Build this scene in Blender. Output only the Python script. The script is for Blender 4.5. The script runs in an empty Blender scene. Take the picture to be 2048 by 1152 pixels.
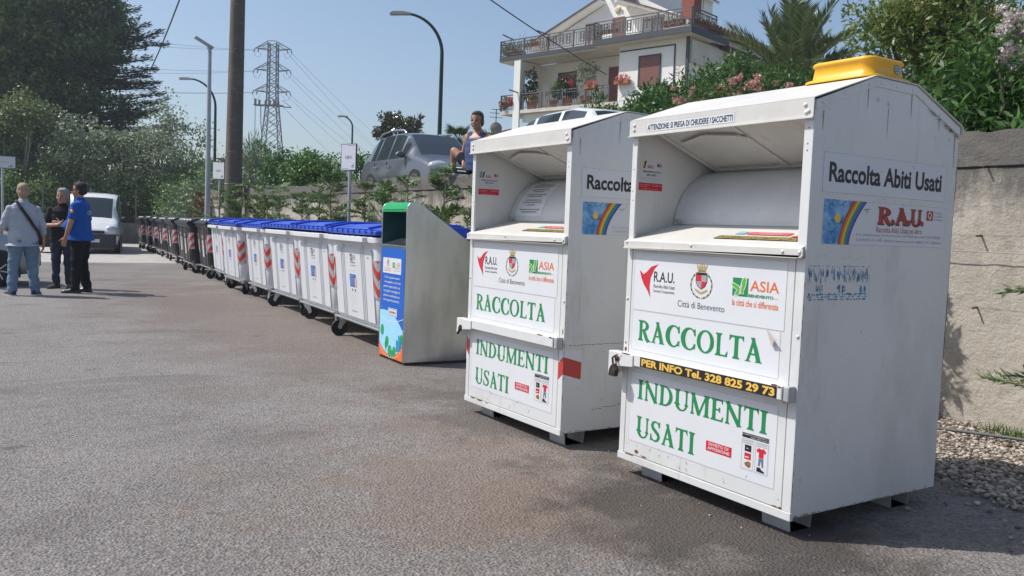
import bpy, bmesh, math, random
import numpy as np
from mathutils import Vector, Matrix
S = bpy.context.scene
COL = S.collection
R = math.radians
# ------------------------------------------------------------------ camera
EYE = 1.36
def cam_axes(yaw, pitch, roll):
    f = Vector((math.sin(yaw)*math.cos(pitch), math.cos(yaw)*math.cos(pitch), -math.sin(pitch)))
    r = Vector((math.cos(yaw), -math.sin(yaw), 0)); u = r.cross(f)
    return r*math.cos(roll)+u*math.sin(roll), u*math.cos(roll)-r*math.sin(roll), f
cr, cu, cf = cam_axes(0.57202005, 0.06818126, 0.03767094)
cd = bpy.data.cameras.new('camera'); cam = bpy.data.objects.new('camera', cd); COL.objects.link(cam)
cam.matrix_world = Matrix(((cr.x, cu.x, -cf.x, 0), (cr.y, cu.y, -cf.y, 0), (cr.z, cu.z, -cf.z, EYE), (0, 0, 0, 1)))
cd.sensor_width = 36; cd.lens = 36*1699.37/2048; cd.clip_start = .05; cd.clip_end = 3000
S.camera = cam
# ------------------------------------------------------------------ sky and sun
SUN = Vector((-.80, .60, 1.28)).normalized()
W = bpy.data.worlds.new('World'); S.world = W; W.use_nodes = True
nt = W.node_tree; bg = nt.nodes['Background']
sky = nt.nodes.new('ShaderNodeTexSky'); sky.sky_type = 'NISHITA'; sky.sun_disc = False
sky.sun_elevation = math.asin(SUN.z); sky.sun_rotation = math.atan2(SUN.x, SUN.y)
sky.altitude = 100; sky.air_density = 1.0; sky.dust_density = 2.0; sky.ozone_density = 2.2
nt.links.new(sky.outputs[0], bg.inputs[0]); bg.inputs[1].default_value = 0.112
sl = bpy.data.lights.new('sun', 'SUN'); sl.energy = 3.6; sl.angle = R(.53); sl.color = (1, .965, .91)
so = bpy.data.objects.new('sun', sl); COL.objects.link(so); so.rotation_euler = SUN.to_track_quat('Z', 'Y').to_euler()
S.view_settings.view_transform = 'Standard'; S.view_settings.look = 'None'
S.view_settings.exposure = 0.36; S.view_settings.gamma = 1
S.render.engine = 'CYCLES'
S.cycles.max_bounces = 6; S.cycles.transparent_max_bounces = 12

# ------------------------------------------------------------------ materials
def srgb(h):
    c = [int(h[i:i+2], 16)/255 for i in (0, 2, 4)]
    return tuple(x/12.92 if x <= .04045 else ((x+.055)/1.055)**2.4 for x in c)
MATS = {}
def mat(name, col, rough=.6, metal=0., var=.08, scale=6., bump=0., bscale=None, spec=.5, stains=None, coat=0., coords='Object', sub=0.):
    """plain surface: colour with soft mottling, optional bump and dirt of its own shape"""
    if name in MATS: return MATS[name]
    m = bpy.data.materials.new(name); m.use_nodes = True; MATS[name] = m
    t = m.node_tree; b = t.nodes['Principled BSDF']; L = t.links.new
    if isinstance(col, str): col = srgb(col)
    b.inputs['Roughness'].default_value = rough; b.inputs['Metallic'].default_value = metal
    b.inputs['Specular IOR Level'].default_value = spec
    if coat: b.inputs['Coat Weight'].default_value = coat; b.inputs['Coat Roughness'].default_value = .08
    tc = t.nodes.new('ShaderNodeTexCoord')
    out = None
    if var:
        n = t.nodes.new('ShaderNodeTexNoise'); n.inputs['Scale'].default_value = scale; n.inputs['Detail'].default_value = 6
        n.inputs['Roughness'].default_value = .65
        L(tc.outputs[coords], n.inputs['Vector'])
        r = t.nodes.new('ShaderNodeValToRGB'); r.color_ramp.elements[0].position = .3; r.color_ramp.elements[1].position = .7
        r.color_ramp.elements[0].color = (*[max(0, c*(1-var)) for c in col], 1)
        r.color_ramp.elements[1].color = (*[min(1, c*(1+var)) for c in col], 1)
        L(n.outputs['Fac'], r.inputs[0]); out = r.outputs[0]
    else:
        b.inputs['Base Color'].default_value = (*col, 1)
    for (scol, sscale, lo, hi, stretch) in (stains or []):
        if isinstance(scol, str): scol = srgb(scol)
        mp = t.nodes.new('ShaderNodeMapping'); mp.inputs['Scale'].default_value = stretch
        L(tc.outputs[coords], mp.inputs[0])
        n = t.nodes.new('ShaderNodeTexNoise'); n.inputs['Scale'].default_value = sscale; n.inputs['Detail'].default_value = 9
        n.inputs['Roughness'].default_value = .7; L(mp.outputs[0], n.inputs['Vector'])
        mr = t.nodes.new('ShaderNodeMapRange'); mr.inputs[1].default_value = lo; mr.inputs[2].default_value = hi; mr.clamp = True
        L(n.outputs['Fac'], mr.inputs[0])
        mx = t.nodes.new('ShaderNodeMixRGB'); L(mr.outputs[0], mx.inputs[0])
        if out: L(out, mx.inputs[1])
        else: mx.inputs[1].default_value = (*col, 1)
        mx.inputs[2].default_value = (*scol, 1); out = mx.outputs[0]
    if out: L(out, b.inputs['Base Color'])
    if bump:
        n = t.nodes.new('ShaderNodeTexNoise'); n.inputs['Scale'].default_value = bscale or scale*4; n.inputs['Detail'].default_value = 5
        L(tc.outputs[coords], n.inputs['Vector'])
        bp = t.nodes.new('ShaderNodeBump'); bp.inputs['Strength'].default_value = bump; bp.inputs['Distance'].default_value = .02
        L(n.outputs['Fac'], bp.inputs['Height']); L(bp.outputs[0], b.inputs['Normal'])
    return m
def leafmat(name, c0, c1, rough=.5, trans=.25, spec=.5):
    """leaf colour picked per leaf between two hues of the plant, light passes through"""
    if name in MATS: return MATS[name]
    m = bpy.data.materials.new(name); m.use_nodes = True; MATS[name] = m
    t = m.node_tree; b = t.nodes['Principled BSDF']; L = t.links.new
    a = t.nodes.new('ShaderNodeAttribute'); a.attribute_name = 'hue'
    r = t.nodes.new('ShaderNodeValToRGB')
    r.color_ramp.elements[0].color = (*c0, 1); r.color_ramp.elements[1].color = (*c1, 1)
    L(a.outputs['Fac'], r.inputs[0]); L(r.outputs[0], b.inputs['Base Color'])
    b.inputs['Roughness'].default_value = rough; b.inputs['Specular IOR Level'].default_value = spec
    tr = t.nodes.new('ShaderNodeBsdfTranslucent'); L(r.outputs[0], tr.inputs[0])
    mx = t.nodes.new('ShaderNodeMixShader'); mx.inputs[0].default_value = trans
    L(b.outputs[0], mx.inputs[1]); L(tr.outputs[0], mx.inputs[2]); L(mx.outputs[0], t.nodes['Material Output'].inputs[0])
    return m
def glassmat(name, col=(.02, .025, .03), rough=.03, alpha=None):
    if name in MATS: return MATS[name]
    m = bpy.data.materials.new(name); m.use_nodes = True; MATS[name] = m
    b = m.node_tree.nodes['Principled BSDF']
    b.inputs['Base Color'].default_value = (*col, 1); b.inputs['Roughness'].default_value = rough
    b.inputs['Specular IOR Level'].default_value = .8
    return m

# ------------------------------------------------------------------ objects
def tag(o, label=None, cat=None, group=None, kind=None):
    if label: o['label'] = label
    if cat: o['category'] = cat
    if group: o['group'] = group
    if kind: o['kind'] = kind
    return o
def thing(name, label, cat, loc=(0, 0, 0), rz=0., group=None):
    o = bpy.data.objects.new(name, None); COL.objects.link(o); o.empty_display_size = .2
    o.location = loc; o.rotation_euler = (0, 0, rz)
    return tag(o, label, cat, group)
def kids(o): return [c for c in COL.objects if c.parent == o]
def copy_tree(o, parent=None):
    c = o.copy(); COL.objects.link(c)
    if parent: c.parent = parent
    for k in list(o.children): copy_tree(k, c)
    return c
class MB:
    """collects shapes; build() links them as one mesh object"""
    def __init__(s): s.v = []; s.f = []; s.m = []; s.s = []; s.M = None
    def add(s, vs, fs, mi=0, sm=False):
        k = len(s.v)
        if s.M is not None: vs = [tuple(s.M @ Vector(p)) for p in vs]
        s.v += [tuple(p) for p in vs]; s.f += [tuple(i+k for i in f) for f in fs]
        s.m += [mi]*len(fs); s.s += [sm]*len(fs)
        return s
    def box(s, a, b, mi=0):
        (x0, y0, z0), (x1, y1, z1) = a, b
        vs = [(x0,y0,z0),(x1,y0,z0),(x1,y1,z0),(x0,y1,z0),(x0,y0,z1),(x1,y0,z1),(x1,y1,z1),(x0,y1,z1)]
        return s.add(vs, [(0,3,2,1),(4,5,6,7),(0,1,5,4),(1,2,6,5),(2,3,7,6),(3,0,4,7)], mi)
    def bar(s, a, b, w, h, mi=0, up=(0,0,1)):
        a = Vector(a); b = Vector(b); d = (b-a).normalized(); up = Vector(up)
        if abs(d.dot(up)) > .98: up = Vector((0, 1, 0))
        r = d.cross(up).normalized(); u = r.cross(d)
        vs = [p + r*i*w/2 + u*j*h/2 for p in (a, b) for (i, j) in ((-1,-1),(1,-1),(1,1),(-1,1))]
        return s.add(vs, [(0,3,2,1),(4,5,6,7),(0,1,5,4),(1,2,6,5),(2,3,7,6),(3,0,4,7)], mi)
    def tube(s, pts, r, n=8, mi=0, caps=True, sm=True):
        pts = [Vector(p) for p in pts]; N = len(pts)
        rs = r if isinstance(r, (list, tuple)) else [r]*N
        vs = []; fs = []; ref = None
        for i, p in enumerate(pts):
            d = (pts[min(i+1, N-1)]-pts[max(i-1, 0)]).normalized()
            if ref is None:
                ref = d.cross(Vector((0,0,1)))
                if ref.length < .05: ref = d.cross(Vector((0,1,0)))
            ref = (ref - d*ref.dot(d)).normalized(); q = d.cross(ref)
            for k in range(n):
                a = 2*math.pi*k/n; vs.append(p + (ref*math.cos(a)+q*math.sin(a))*rs[i])
        for i in range(N-1):
            for k in range(n):
                a = i*n+k; b = i*n+(k+1)%n; fs.append((a, b, b+n, a+n))
        s.add(vs, fs, mi, sm)
        if caps: s.add(vs[:n], [tuple(range(n))[::-1]], mi); s.add(vs[-n:], [tuple(range(n))], mi)
        return s
    def lathe(s, prof, n=20, M=None, mi=0, sm=True):
        vs = []; fs = []
        for (r, z) in prof:
            for k in range(n):
                a = 2*math.pi*k/n; p = Vector((r*math.cos(a), r*math.sin(a), z)); vs.append(M @ p if M else p)
        for i in range(len(prof)-1):
            for k in range(n):
                a = i*n+k; b = i*n+(k+1)%n; fs.append((a, b, b+n, a+n))
        s.add(vs, fs, mi, sm)
        if prof[0][0] > 1e-4: s.add(vs[:n], [tuple(range(n))[::-1]], mi)
        if prof[-1][0] > 1e-4: s.add(vs[-n:], [tuple(range(n))], mi)
        return s
    def prism(s, poly, O, u, v, d, mi=0, caps=True, sides=True):
        """polygon in the plane O,u,v pushed along d"""
        O = Vector(O); u = Vector(u); v = Vector(v); d = Vector(d); n = len(poly)
        A = [O+u*x+v*y for x, y in poly]; B = [p+d for p in A]
        fs = []
        if sides: fs += [(i, (i+1) % n, n+(i+1) % n, n+i) for i in range(n)]
        if caps: fs += [tuple(range(n))[::-1], tuple(range(n, 2*n))]
        return s.add(A+B, fs, mi)
    def ell(s, c, r, mi=0, nu=14, nv=10, Rm=None):
        vs = []; fs = []; c = Vector(c)
        for j in range(nv+1):
            th = math.pi*j/nv
            for i in range(nu):
                ph = 2*math.pi*i/nu
                p = Vector((r[0]*math.sin(th)*math.cos(ph), r[1]*math.sin(th)*math.sin(ph), r[2]*math.cos(th)))
                vs.append(c + (Rm @ p if Rm else p))
        for j in range(nv):
            for i in range(nu):
                a = j*nu+i; b = j*nu+(i+1) % nu; fs.append((a, a+nu, b+nu, b))
        return s.add(vs, fs, mi, True)
    def build(s, name, mats, parent=None, bevel=0., label=None, seg=2, solid=0.):
        me = bpy.data.meshes.new(name); me.from_pydata(s.v, [], s.f)
        if not isinstance(mats, (list, tuple)): mats = [mats]
        for m in mats: me.materials.append(m)
        me.polygons.foreach_set('material_index', s.m); me.polygons.foreach_set('use_smooth', s.s)
        me.update()
        o = bpy.data.objects.new(name, me); COL.objects.link(o)
        if parent: o.parent = parent
        if bevel:
            b = o.modifiers.new('bevel', 'BEVEL'); b.width = bevel; b.segments = seg; b.limit_method = 'ANGLE'; b.angle_limit = R(35)
        if label: o['label'] = label
        return o
class Frame:
    """a flat face: origin, right, up, outward normal"""
    def __init__(s, O, u, v): s.O = Vector(O); s.u = Vector(u).normalized(); s.v = Vector(v).normalized(); s.n = s.u.cross(s.v)
    def p(s, x, y, h=0.): return s.O + s.u*x + s.v*y + s.n*h
    def sub(s, x, y, h=0.): return Frame(s.p(x, y, h), s.u, s.v)
def flat(mb, F, poly, h, mi=0): return mb.add([F.p(x, y, h) for x, y in poly], [tuple(range(len(poly)))], mi)
def rect(x0, y0, x1, y1): return [(x0, y0), (x1, y0), (x1, y1), (x0, y1)]
def plate(mb, F, x0, y0, x1, y1, h0, h1, mi=0):
    vs = [F.p(x, y, h) for h in (h0, h1) for x, y in rect(x0, y0, x1, y1)]
    return mb.add(vs, [(0,3,2,1),(4,5,6,7),(0,1,5,4),(1,2,6,5),(2,3,7,6),(3,0,4,7)], mi)
def disc(F, mb, x, y, r, h, mi=0, n=16, ry=None): return flat(mb, F, [(x+r*math.cos(2*math.pi*k/n), y+(ry or r)*math.sin(2*math.pi*k/n)) for k in range(n)], h, mi)
# sans lettering from the built-in font
TXT = {}
def text_geo(s, bold=0.):
    k = (s, bold)
    if k not in TXT:
        c = bpy.data.curves.new('lettering', 'FONT'); c.body = s; c.offset = bold; c.resolution_u = 3; c.fill_mode = 'FRONT'
        o = bpy.data.objects.new('lettering', c); COL.objects.link(o)
        bpy.context.view_layer.update()
        me = bpy.data.meshes.new_from_object(o.evaluated_get(bpy.context.evaluated_depsgraph_get()))
        vs = np.array([v.co[:2] for v in me.vertices]); fs = [tuple(p.vertices) for p in me.polygons]
        bpy.data.objects.remove(o); bpy.data.curves.remove(c); bpy.data.meshes.remove(me)
        TXT[k] = (vs, fs, vs.min(0), vs.max(0))
    return TXT[k]
def text(mb, F, s, x, y, w, h, lift=.0012, mi=0, bold=0.):
    """letters filling the rectangle x,y,w,h of the face"""
    vs, fs, lo, hi = text_geo(s, bold)
    q = (vs-lo)/(hi-lo)*np.array([w, h])+np.array([x, y])
    flip = False
    mb.add([F.p(a, b, lift) for a, b in q], fs, mi)
# flared serif capitals
def ribbon(pts, ws):
    out = []; inn = []
    for i, (x, y) in enumerate(pts):
        a = pts[max(i-1, 0)]; b = pts[min(i+1, len(pts)-1)]
        dx, dy = b[0]-a[0], b[1]-a[1]; l = math.hypot(dx, dy); nx, ny = -dy/l, dx/l
        w = ws[i]/2; out.append((x+nx*w, y+ny*w)); inn.append((x-nx*w, y-ny*w))
    return [(out[i], out[i+1], inn[i+1], inn[i]) for i in range(len(pts)-1)]
def ring(cx, cy, rx, ry, irx, iry, a0, a1, n=22, ox=0):
    P = []
    for i in range(n+1):
        a = R(a0+(a1-a0)*i/n); P.append(((cx+rx*math.cos(a), cy+ry*math.sin(a)), (cx+ox+irx*math.cos(a), cy+iry*math.sin(a))))
    return [(P[i][0], P[i+1][0], P[i+1][1], P[i][1]) for i in range(n)]
def stem(x, w, y0=0., y1=1., f=.075, lean=0.):
    t = .035; b = .11
    def X(y, dx): return x+lean*(y-y0)/(y1-y0)+dx
    return [[(X(y0,-w/2-f), y0), (X(y0,w/2+f), y0), (X(y0+t,w/2+f*.9), y0+t), (X(y0+b,w/2), y0+b), (X(.5,w*.46), (y0+y1)/2), (X(y1-b,w/2), y1-b), (X(y1-t,w/2+f*.9), y1-t), (X(y1,w/2+f), y1),
             (X(y1,-w/2-f), y1), (X(y1-t,-w/2-f*.9), y1-t), (X(y1-b,-w/2), y1-b), (X(.5,-w*.46), (y0+y1)/2), (X(y0+b,-w/2), y0+b), (X(y0+t,-w/2-f*.9), y0+t)]]
def quad(a, b, wa, wb): return ribbon([a, b], [wa, wb])
def glyphs():
    G = {}
    G['I'] = (.36, stem(.18, .165))
    G['R'] = (.74, stem(.17, .155) + ring(.27, .74, .36, .26, .20, .19, -90, 90, ox=.0) + [[(.16,1),(.28,1),(.28,.93),(.16,.93)], [(.2,.55),(.3,.55),(.3,.48),(.2,.48)]]
              + ribbon([(.33,.52),(.42,.36),(.54,.1),(.66,.0)], [.12,.16,.17,.16]) + [[(.56,0),(.78,0),(.77,.03),(.60,.07)]])
    G['A'] = (.78, ribbon([(.40,1.0),(.27,.5),(.14,.03)], [.10,.09,.09]) + ribbon([(.33,1.02),(.5,.52),(.64,.03)], [.12,.165,.175]) + [[(.20,.36),(.56,.36),(.56,.30),(.20,.30)], [(.02,0),(.28,0),(.24,.04),(.06,.04)], [(.48,0),(.80,0),(.76,.04),(.52,.05)], [(.24,1.02),(.42,1.02),(.42,.95),(.30,.94)]])
    G['C'] = (.80, ring(.44, .5, .43, .52, .26, .455, 42, 318, 30, ox=.05) + [[(.70,.70),(.78,.66),(.76,1.0),(.70,.94)], [(.70,.28),(.79,.30),(.77,.06),(.69,.10)]])
    G['O'] = (.88, ring(.44, .5, .43, .52, .265, .455, 0, 360, 40))
    G['L'] = (.62, stem(.17, .155) + [[(.1,0),(.56,0),(.57,.065),(.1,.065)], [(.50,.0),(.60,0),(.63,.26),(.56,.16)]])
    G['T'] = (.70, stem(.35, .165) + [[(.02,1),(.68,1),(.68,.93),(.02,.93)], [(.0,.76),(.03,1.02),(.12,1.0),(.08,.88)], [(.70,.76),(.67,1.02),(.58,1.0),(.62,.88)]])
    G['N'] = (.86, stem(.14, .08, f=.06) + stem(.72, .08, f=.06) + ribbon([(.10,1.0),(.72,.0)], [.17,.17]))
    G['D'] = (.82, stem(.17, .155) + ring(.30, .5, .48, .5, .31, .43, -90, 90) + [[(.16,1),(.31,1),(.31,.93),(.16,.93)], [(.16,.07),(.31,.07),(.31,0),(.16,0)]])
    G['U'] = (.84, [q for q in stem(.18, .16, y0=.26, f=.075)] + stem(.70, .075, y0=.26, f=.06) + ring(.42, .3, .325, .32, .205, .25, 180, 360, 24, ox=.04) + [[(.10,.40),(.26,.40),(.26,.25),(.10,.25)], [(.66,.40),(.74,.40),(.74,.25),(.66,.25)]])
    G['M'] = (1.06, stem(.14, .075, f=.06) + stem(.90, .16, f=.07) + ribbon([(.13,1.0),(.50,.02)], [.17,.15]) + ribbon([(.48,.0),(.86,1.0)], [.07,.07]))
    G['E'] = (.66, stem(.17, .155) + [[(.1,0),(.58,0),(.59,.065),(.1,.065)], [(.1,1),(.56,1),(.56,.935),(.1,.935)], [(.2,.54),(.46,.54),(.46,.48),(.2,.48)], [(.53,0),(.62,0),(.65,.25),(.58,.15)], [(.52,1.0),(.59,1.0),(.60,.78),(.55,.86)], [(.42,.64),(.47,.62),(.47,.40),(.42,.42)]])
    s = [(.56,.80),(.46,.93),(.32,.965),(.18,.90),(.13,.76),(.20,.62),(.34,.52),(.50,.40),(.56,.26),(.48,.10),(.32,.035),(.16,.08),(.07,.24)]
    w = [.04,.06,.07,.11,.15,.165,.17,.165,.15,.11,.07,.06,.04]
    G['S'] = (.66, ribbon(s, w) + [[(.54,.72),(.60,.74),(.60,.99),(.53,.95)], [(.04,.34),(.09,.34),(.11,.06),(.04,.02)]])
    return G
GL = glyphs()
def grow(P, d):
    # push a small polygon's outline outwards: bolder strokes
    n = len(P); A = sum(P[i][0]*P[(i+1) % n][1]-P[(i+1) % n][0]*P[i][1] for i in range(n)); P = P if A > 0 else P[::-1]; out = []
    for i in range(n):
        a, b, c = P[i-1], P[i], P[(i+1) % n]; e1 = (b[0]-a[0], b[1]-a[1]); e2 = (c[0]-b[0], c[1]-b[1]); l1 = math.hypot(*e1) or 1; l2 = math.hypot(*e2) or 1
        nx, ny = e1[1]/l1+e2[1]/l2, -e1[0]/l1-e2[0]/l2; q = max(.5, (nx*nx+ny*ny)/2); out.append((b[0]+nx/q*d, b[1]+ny/q*d*.55))
    return out
def serif(mb, F, s, x, y, w, h, lift=.001, mi=0, gap=.06, fat=.012):
    tot = sum(GL[c][0] for c in s)+gap*(len(s)-1); k = w/tot; cx = x; q = 0
    for c in s:
        for poly in GL[c][1]:
            pts = grow([(px, py) for px, py in poly], fat*(1 if h < 0 else 1)); pts = [(cx+px*k, y+py*h) for px, py in pts]
            area = sum(pts[i][0]*pts[(i+1) % len(pts)][1]-pts[(i+1) % len(pts)][0]*pts[i][1] for i in range(len(pts)))
            if area < 0: pts = pts[::-1]
            flat(mb, F, pts, lift+(q % 7)*.00012, mi); q += 1
        cx += (GL[c][0]+gap)*k
# ------------------------------------------------------------------ ground
def node_mix(t, fac, a, b, mode='MIX'):
    n = t.nodes.new('ShaderNodeMixRGB'); n.blend_type = mode
    for i, x in ((0, fac), (1, a), (2, b)):
        if isinstance(x, (int, float)): n.inputs[i].default_value = x
        elif isinstance(x, tuple): n.inputs[i].default_value = (*x, 1)
        else: t.links.new(x, n.inputs[i])
    return n.outputs[0]
def node_noise(t, vec, scale, detail=6, rough=.6, stretch=None, dist=0.):
    if stretch:
        mp = t.nodes.new('ShaderNodeMapping'); mp.inputs['Scale'].default_value = stretch; t.links.new(vec, mp.inputs[0]); vec = mp.outputs[0]
    n = t.nodes.new('ShaderNodeTexNoise'); n.inputs['Scale'].default_value = scale; n.inputs['Detail'].default_value = detail
    n.inputs['Roughness'].default_value = rough; n.inputs['Distortion'].default_value = dist; t.links.new(vec, n.inputs['Vector']); return n.outputs['Fac']
def node_map(t, val, a, b, c=0., d=1.):
    n = t.nodes.new('ShaderNodeMapRange'); n.clamp = True
    for i, x in enumerate((a, b, c, d)): n.inputs[i+1].default_value = x
    t.links.new(val, n.inputs[0]); return n.outputs[0]
def node_math(t, op, a, b):
    n = t.nodes.new('ShaderNodeMath'); n.operation = op
    for i, x in enumerate((a, b)):
        if isinstance(x, (int, float)): n.inputs[i].default_value = x
        else: t.links.new(x, n.inputs[i])
    return n.outputs[0]
def node_blob(t, vec, c, rx, ry, wob=.5, ns=2.):
    """irregular patch round a point of the ground"""
    mp = t.nodes.new('ShaderNodeMapping'); mp.vector_type = 'TEXTURE'
    mp.inputs['Location'].default_value = (*c, 0); mp.inputs['Scale'].default_value = (rx, ry, 1e3); t.links.new(vec, mp.inputs[0])
    l = t.nodes.new('ShaderNodeVectorMath'); l.operation = 'LENGTH'; t.links.new(mp.outputs[0], l.inputs[0])
    nz = node_noise(t, vec, ns, 7, .65)
    d = node_math(t, 'ADD', l.outputs['Value'], node_map(t, nz, .25, .75, -wob, wob))
    return node_map(t, d, .45, 1.05, 1, 0)
def asphalt_mat():
    m = bpy.data.materials.new('worn asphalt'); m.use_nodes = True
    t = m.node_tree; b = t.nodes['Principled BSDF']; L = t.links.new
    tc = t.nodes.new('ShaderNodeTexCoord'); v = tc.outputs['Object']
    base = node_mix(t, node_map(t, node_noise(t, v, .55, 8, .62), .32, .68), (.158, .142, .132), (.252, .231, .217))
    # bleached dusty zone further into the yard
    base = node_mix(t, node_map(t, node_noise(t, v, .16, 4, .5, (1, .6, 1)), .45, .62, 0, .75), base, (.275, .26, .249))
    # chippings
    vo = t.nodes.new('ShaderNodeTexVoronoi'); vo.inputs['Scale'].default_value = 95; vo.inputs['Randomness'].default_value = 1; L(v, vo.inputs['Vector'])
    sp = t.nodes.new('ShaderNodeSeparateColor'); L(vo.outputs['Color'], sp.inputs[0])
    base = node_mix(t, node_map(t, sp.outputs[0], .55, 1., 0, .46), base, (.38, .35, .32))
    base = node_mix(t, node_map(t, sp.outputs[1], .58, 1., 0, .66), base, (.055, .05, .047))
    vo2 = t.nodes.new('ShaderNodeTexVoronoi'); vo2.inputs['Scale'].default_value = 34; L(v, vo2.inputs['Vector'])
    s2 = t.nodes.new('ShaderNodeSeparateColor'); L(vo2.outputs['Color'], s2.inputs[0])
    base = node_mix(t, node_map(t, s2.outputs[0], .8, 1., 0, .28), base, (.32, .30, .28))
    base = node_mix(t, node_map(t, s2.outputs[1], .84, 1., 0, .34), base, (.07, .064, .06))
    # reddish mud washed along the containers and rust-brown spill before the clothes banks
    mud = node_blob(t, v, (3.2, 12.), 1.9, 9., .55, 1.1)
    base = node_mix(t, node_math(t, 'MULTIPLY', mud, .5), base, (.155, .112, .088))
    rust = node_blob(t, v, (2.35, 3.7), 1.25, 1.55, .75, 1.6)
    base = node_mix(t, node_math(t, 'MULTIPLY', rust, .42), base, (.185, .118, .078))
    oil = node_blob(t, v, (3.0, 2.75), .80, 1.35, .6, 2.6)  # darker irregular patch under and around the nearest clothes bank
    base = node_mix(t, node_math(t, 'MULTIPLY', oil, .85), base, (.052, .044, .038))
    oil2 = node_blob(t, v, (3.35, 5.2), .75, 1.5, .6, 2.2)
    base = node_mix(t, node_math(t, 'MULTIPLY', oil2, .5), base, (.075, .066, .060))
    # scuffs and broken spots
    streak = node_map(t, node_noise(t, v, 1.0, 9, .68, (.45, 1.1, 1), .8), .54, .68)
    base = node_mix(t, node_math(t, 'MULTIPLY', streak, .50), base, (.085, .072, .064))
    spot = node_map(t, node_noise(t, v, 3.4, 7, .7, (1, .7, 1), .4), .63, .72)
    base = node_mix(t, node_math(t, 'MULTIPLY', spot, .30), base, (.125, .088, .062))
    sc = node_map(t, node_noise(t, v, 1.15, 9, .72, (.75, 1.25, 1), .5), .635, .70)
    base = node_mix(t, node_math(t, 'MULTIPLY', sc, .75), base, (.06, .055, .052))
    L(base, b.inputs['Base Color'])
    b.inputs['Roughness'].default_value = .82; b.inputs['Specular IOR Level'].default_value = .35
    vb = t.nodes.new('ShaderNodeTexVoronoi'); vb.inputs['Scale'].default_value = 70; L(v, vb.inputs['Vector'])
    h = node_math(t, 'ADD', vb.outputs['Distance'], node_math(t, 'MULTIPLY', sc, -1.2))
    bp = t.nodes.new('ShaderNodeBump'); bp.inputs['Strength'].default_value = .8; bp.inputs['Distance'].default_value = .012
    L(h, bp.inputs['Height']); L(bp.outputs[0], b.inputs['Normal'])
    return m
def sheet(name, pts, z, m, kind='structure'):
    mb = MB(); mb.add([(x, y, z) for x, y in pts], [tuple(range(len(pts)))])
    o = mb.build(name, m); o['kind'] = kind; return o
M_soil = mat('dry soil', (.19, .155, .115), .95, var=.35, scale=1.2, bump=.6, bscale=14, stains=[((.10, .12, .05), .7, .5, .66, (1, 1, 1))])
M_conc_slab = mat('pale concrete slab', (.40, .375, .345), .9, var=.16, scale=1.4, bump=.2, bscale=40, stains=[((.24, .22, .2), .8, .55, .7, (1, 1, 1))])
sheet('ground', [(-1500, -1500), (1500, -1500), (1500, 2500), (-1500, 2500)], -.004, M_soil)
rnd = random.Random(4)
edge = [(4.62 + .10*rnd.uniform(-1, 1) + (.18 if 2.2 < y < 3.0 else 0), y) for y in [i*.22-5 for i in range(82)]]
edge = [e for e in edge if e[1] < 12.8]
asph = [(-40, -6), (4.6, -6)] + edge + [(5.4, 13), (6.2, 26.4), (-40, 26.4)]
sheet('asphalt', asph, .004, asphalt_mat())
sheet('concrete_apron', [(-40, 26.44), (6.3, 26.44), (7.5, 45), (-40, 45)], .004, M_conc_slab)
# gravel bed between the yard and the retaining wall
sheet('gravel_bed', [(4.3, -6), (6.47, -6), (6.47, 26), (5.4, 26), (4.9, 13)], 0., mat('gravel fines', (.30, .27, .235), .95, var=.3, scale=9, bump=.8, bscale=60))
def gravel():
    rs = np.random.RandomState(3); ico = bmesh.new(); bmesh.ops.create_icosphere(ico, subdivisions=1, radius=1)
    bv = np.array([v.co[:] for v in ico.verts]); bf = np.array([[v.index for v in f.verts] for f in ico.faces]); ico.free()
    n = 15000
    x = rs.uniform(4.58, 6.47, n); y = 1.2+3.6*rs.rand(n)**1.1
    keep = x > 4.70+.10*np.sin(y*5)+.12*rs.randn(n)*.5
    stray = rs.rand(n) < .012; x = np.where(stray, 3.9+.9*rs.rand(n)**.6, x); keep = keep | stray
    x, y = x[keep], y[keep]; n = len(x)
    sz = .006+.012*rs.rand(n)**1.8
    V = []; F = []
    for i in range(n):
        s = sz[i]*np.array([1.25, 1., .7])*(1+.3*rs.uniform(-1, 1, 3)); p = bv*s*(1+.22*rs.uniform(-1, 1, (len(bv), 1)))
        a = rs.rand()*6.28; ca, sa = math.cos(a), math.sin(a)
        p = np.c_[p[:, 0]*ca-p[:, 1]*sa, p[:, 0]*sa+p[:, 1]*ca, p[:, 2]] + [x[i], y[i], .004+sz[i]*.45+.012*rs.rand()]
        V.append(p); F.append(bf+i*len(bv))
    V = np.concatenate(V); F = np.concatenate(F)
    me = bpy.data.meshes.new('gravel'); fast_mesh(me, V, F)
    at = me.attributes.new('hue', 'FLOAT', 'FACE'); at.data.foreach_set('value', np.repeat(rs.rand(n), len(bf)).astype(np.float32))
    m = bpy.data.materials.new('limestone chips'); m.use_nodes = True; t = m.node_tree; b = t.nodes['Principled BSDF']
    a = t.nodes.new('ShaderNodeAttribute'); a.attribute_name = 'hue'; r = t.nodes.new('ShaderNodeValToRGB')
    r.color_ramp.elements[0].color = (.13, .105, .085, 1); r.color_ramp.elements[1].color = (.56, .50, .43, 1)
    e = r.color_ramp.elements.new(.5); e.color = (.36, .30, .245, 1)
    t.links.new(a.outputs['Fac'], r.inputs[0]); t.links.new(r.outputs[0], b.inputs['Base Color']); b.inputs['Roughness'].default_value = .85
    me.materials.append(m)
    o = bpy.data.objects.new('gravel', me); COL.objects.link(o)
    tag(o, 'pale limestone gravel strip along the foot of the concrete wall', 'gravel', kind='stuff')
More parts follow.
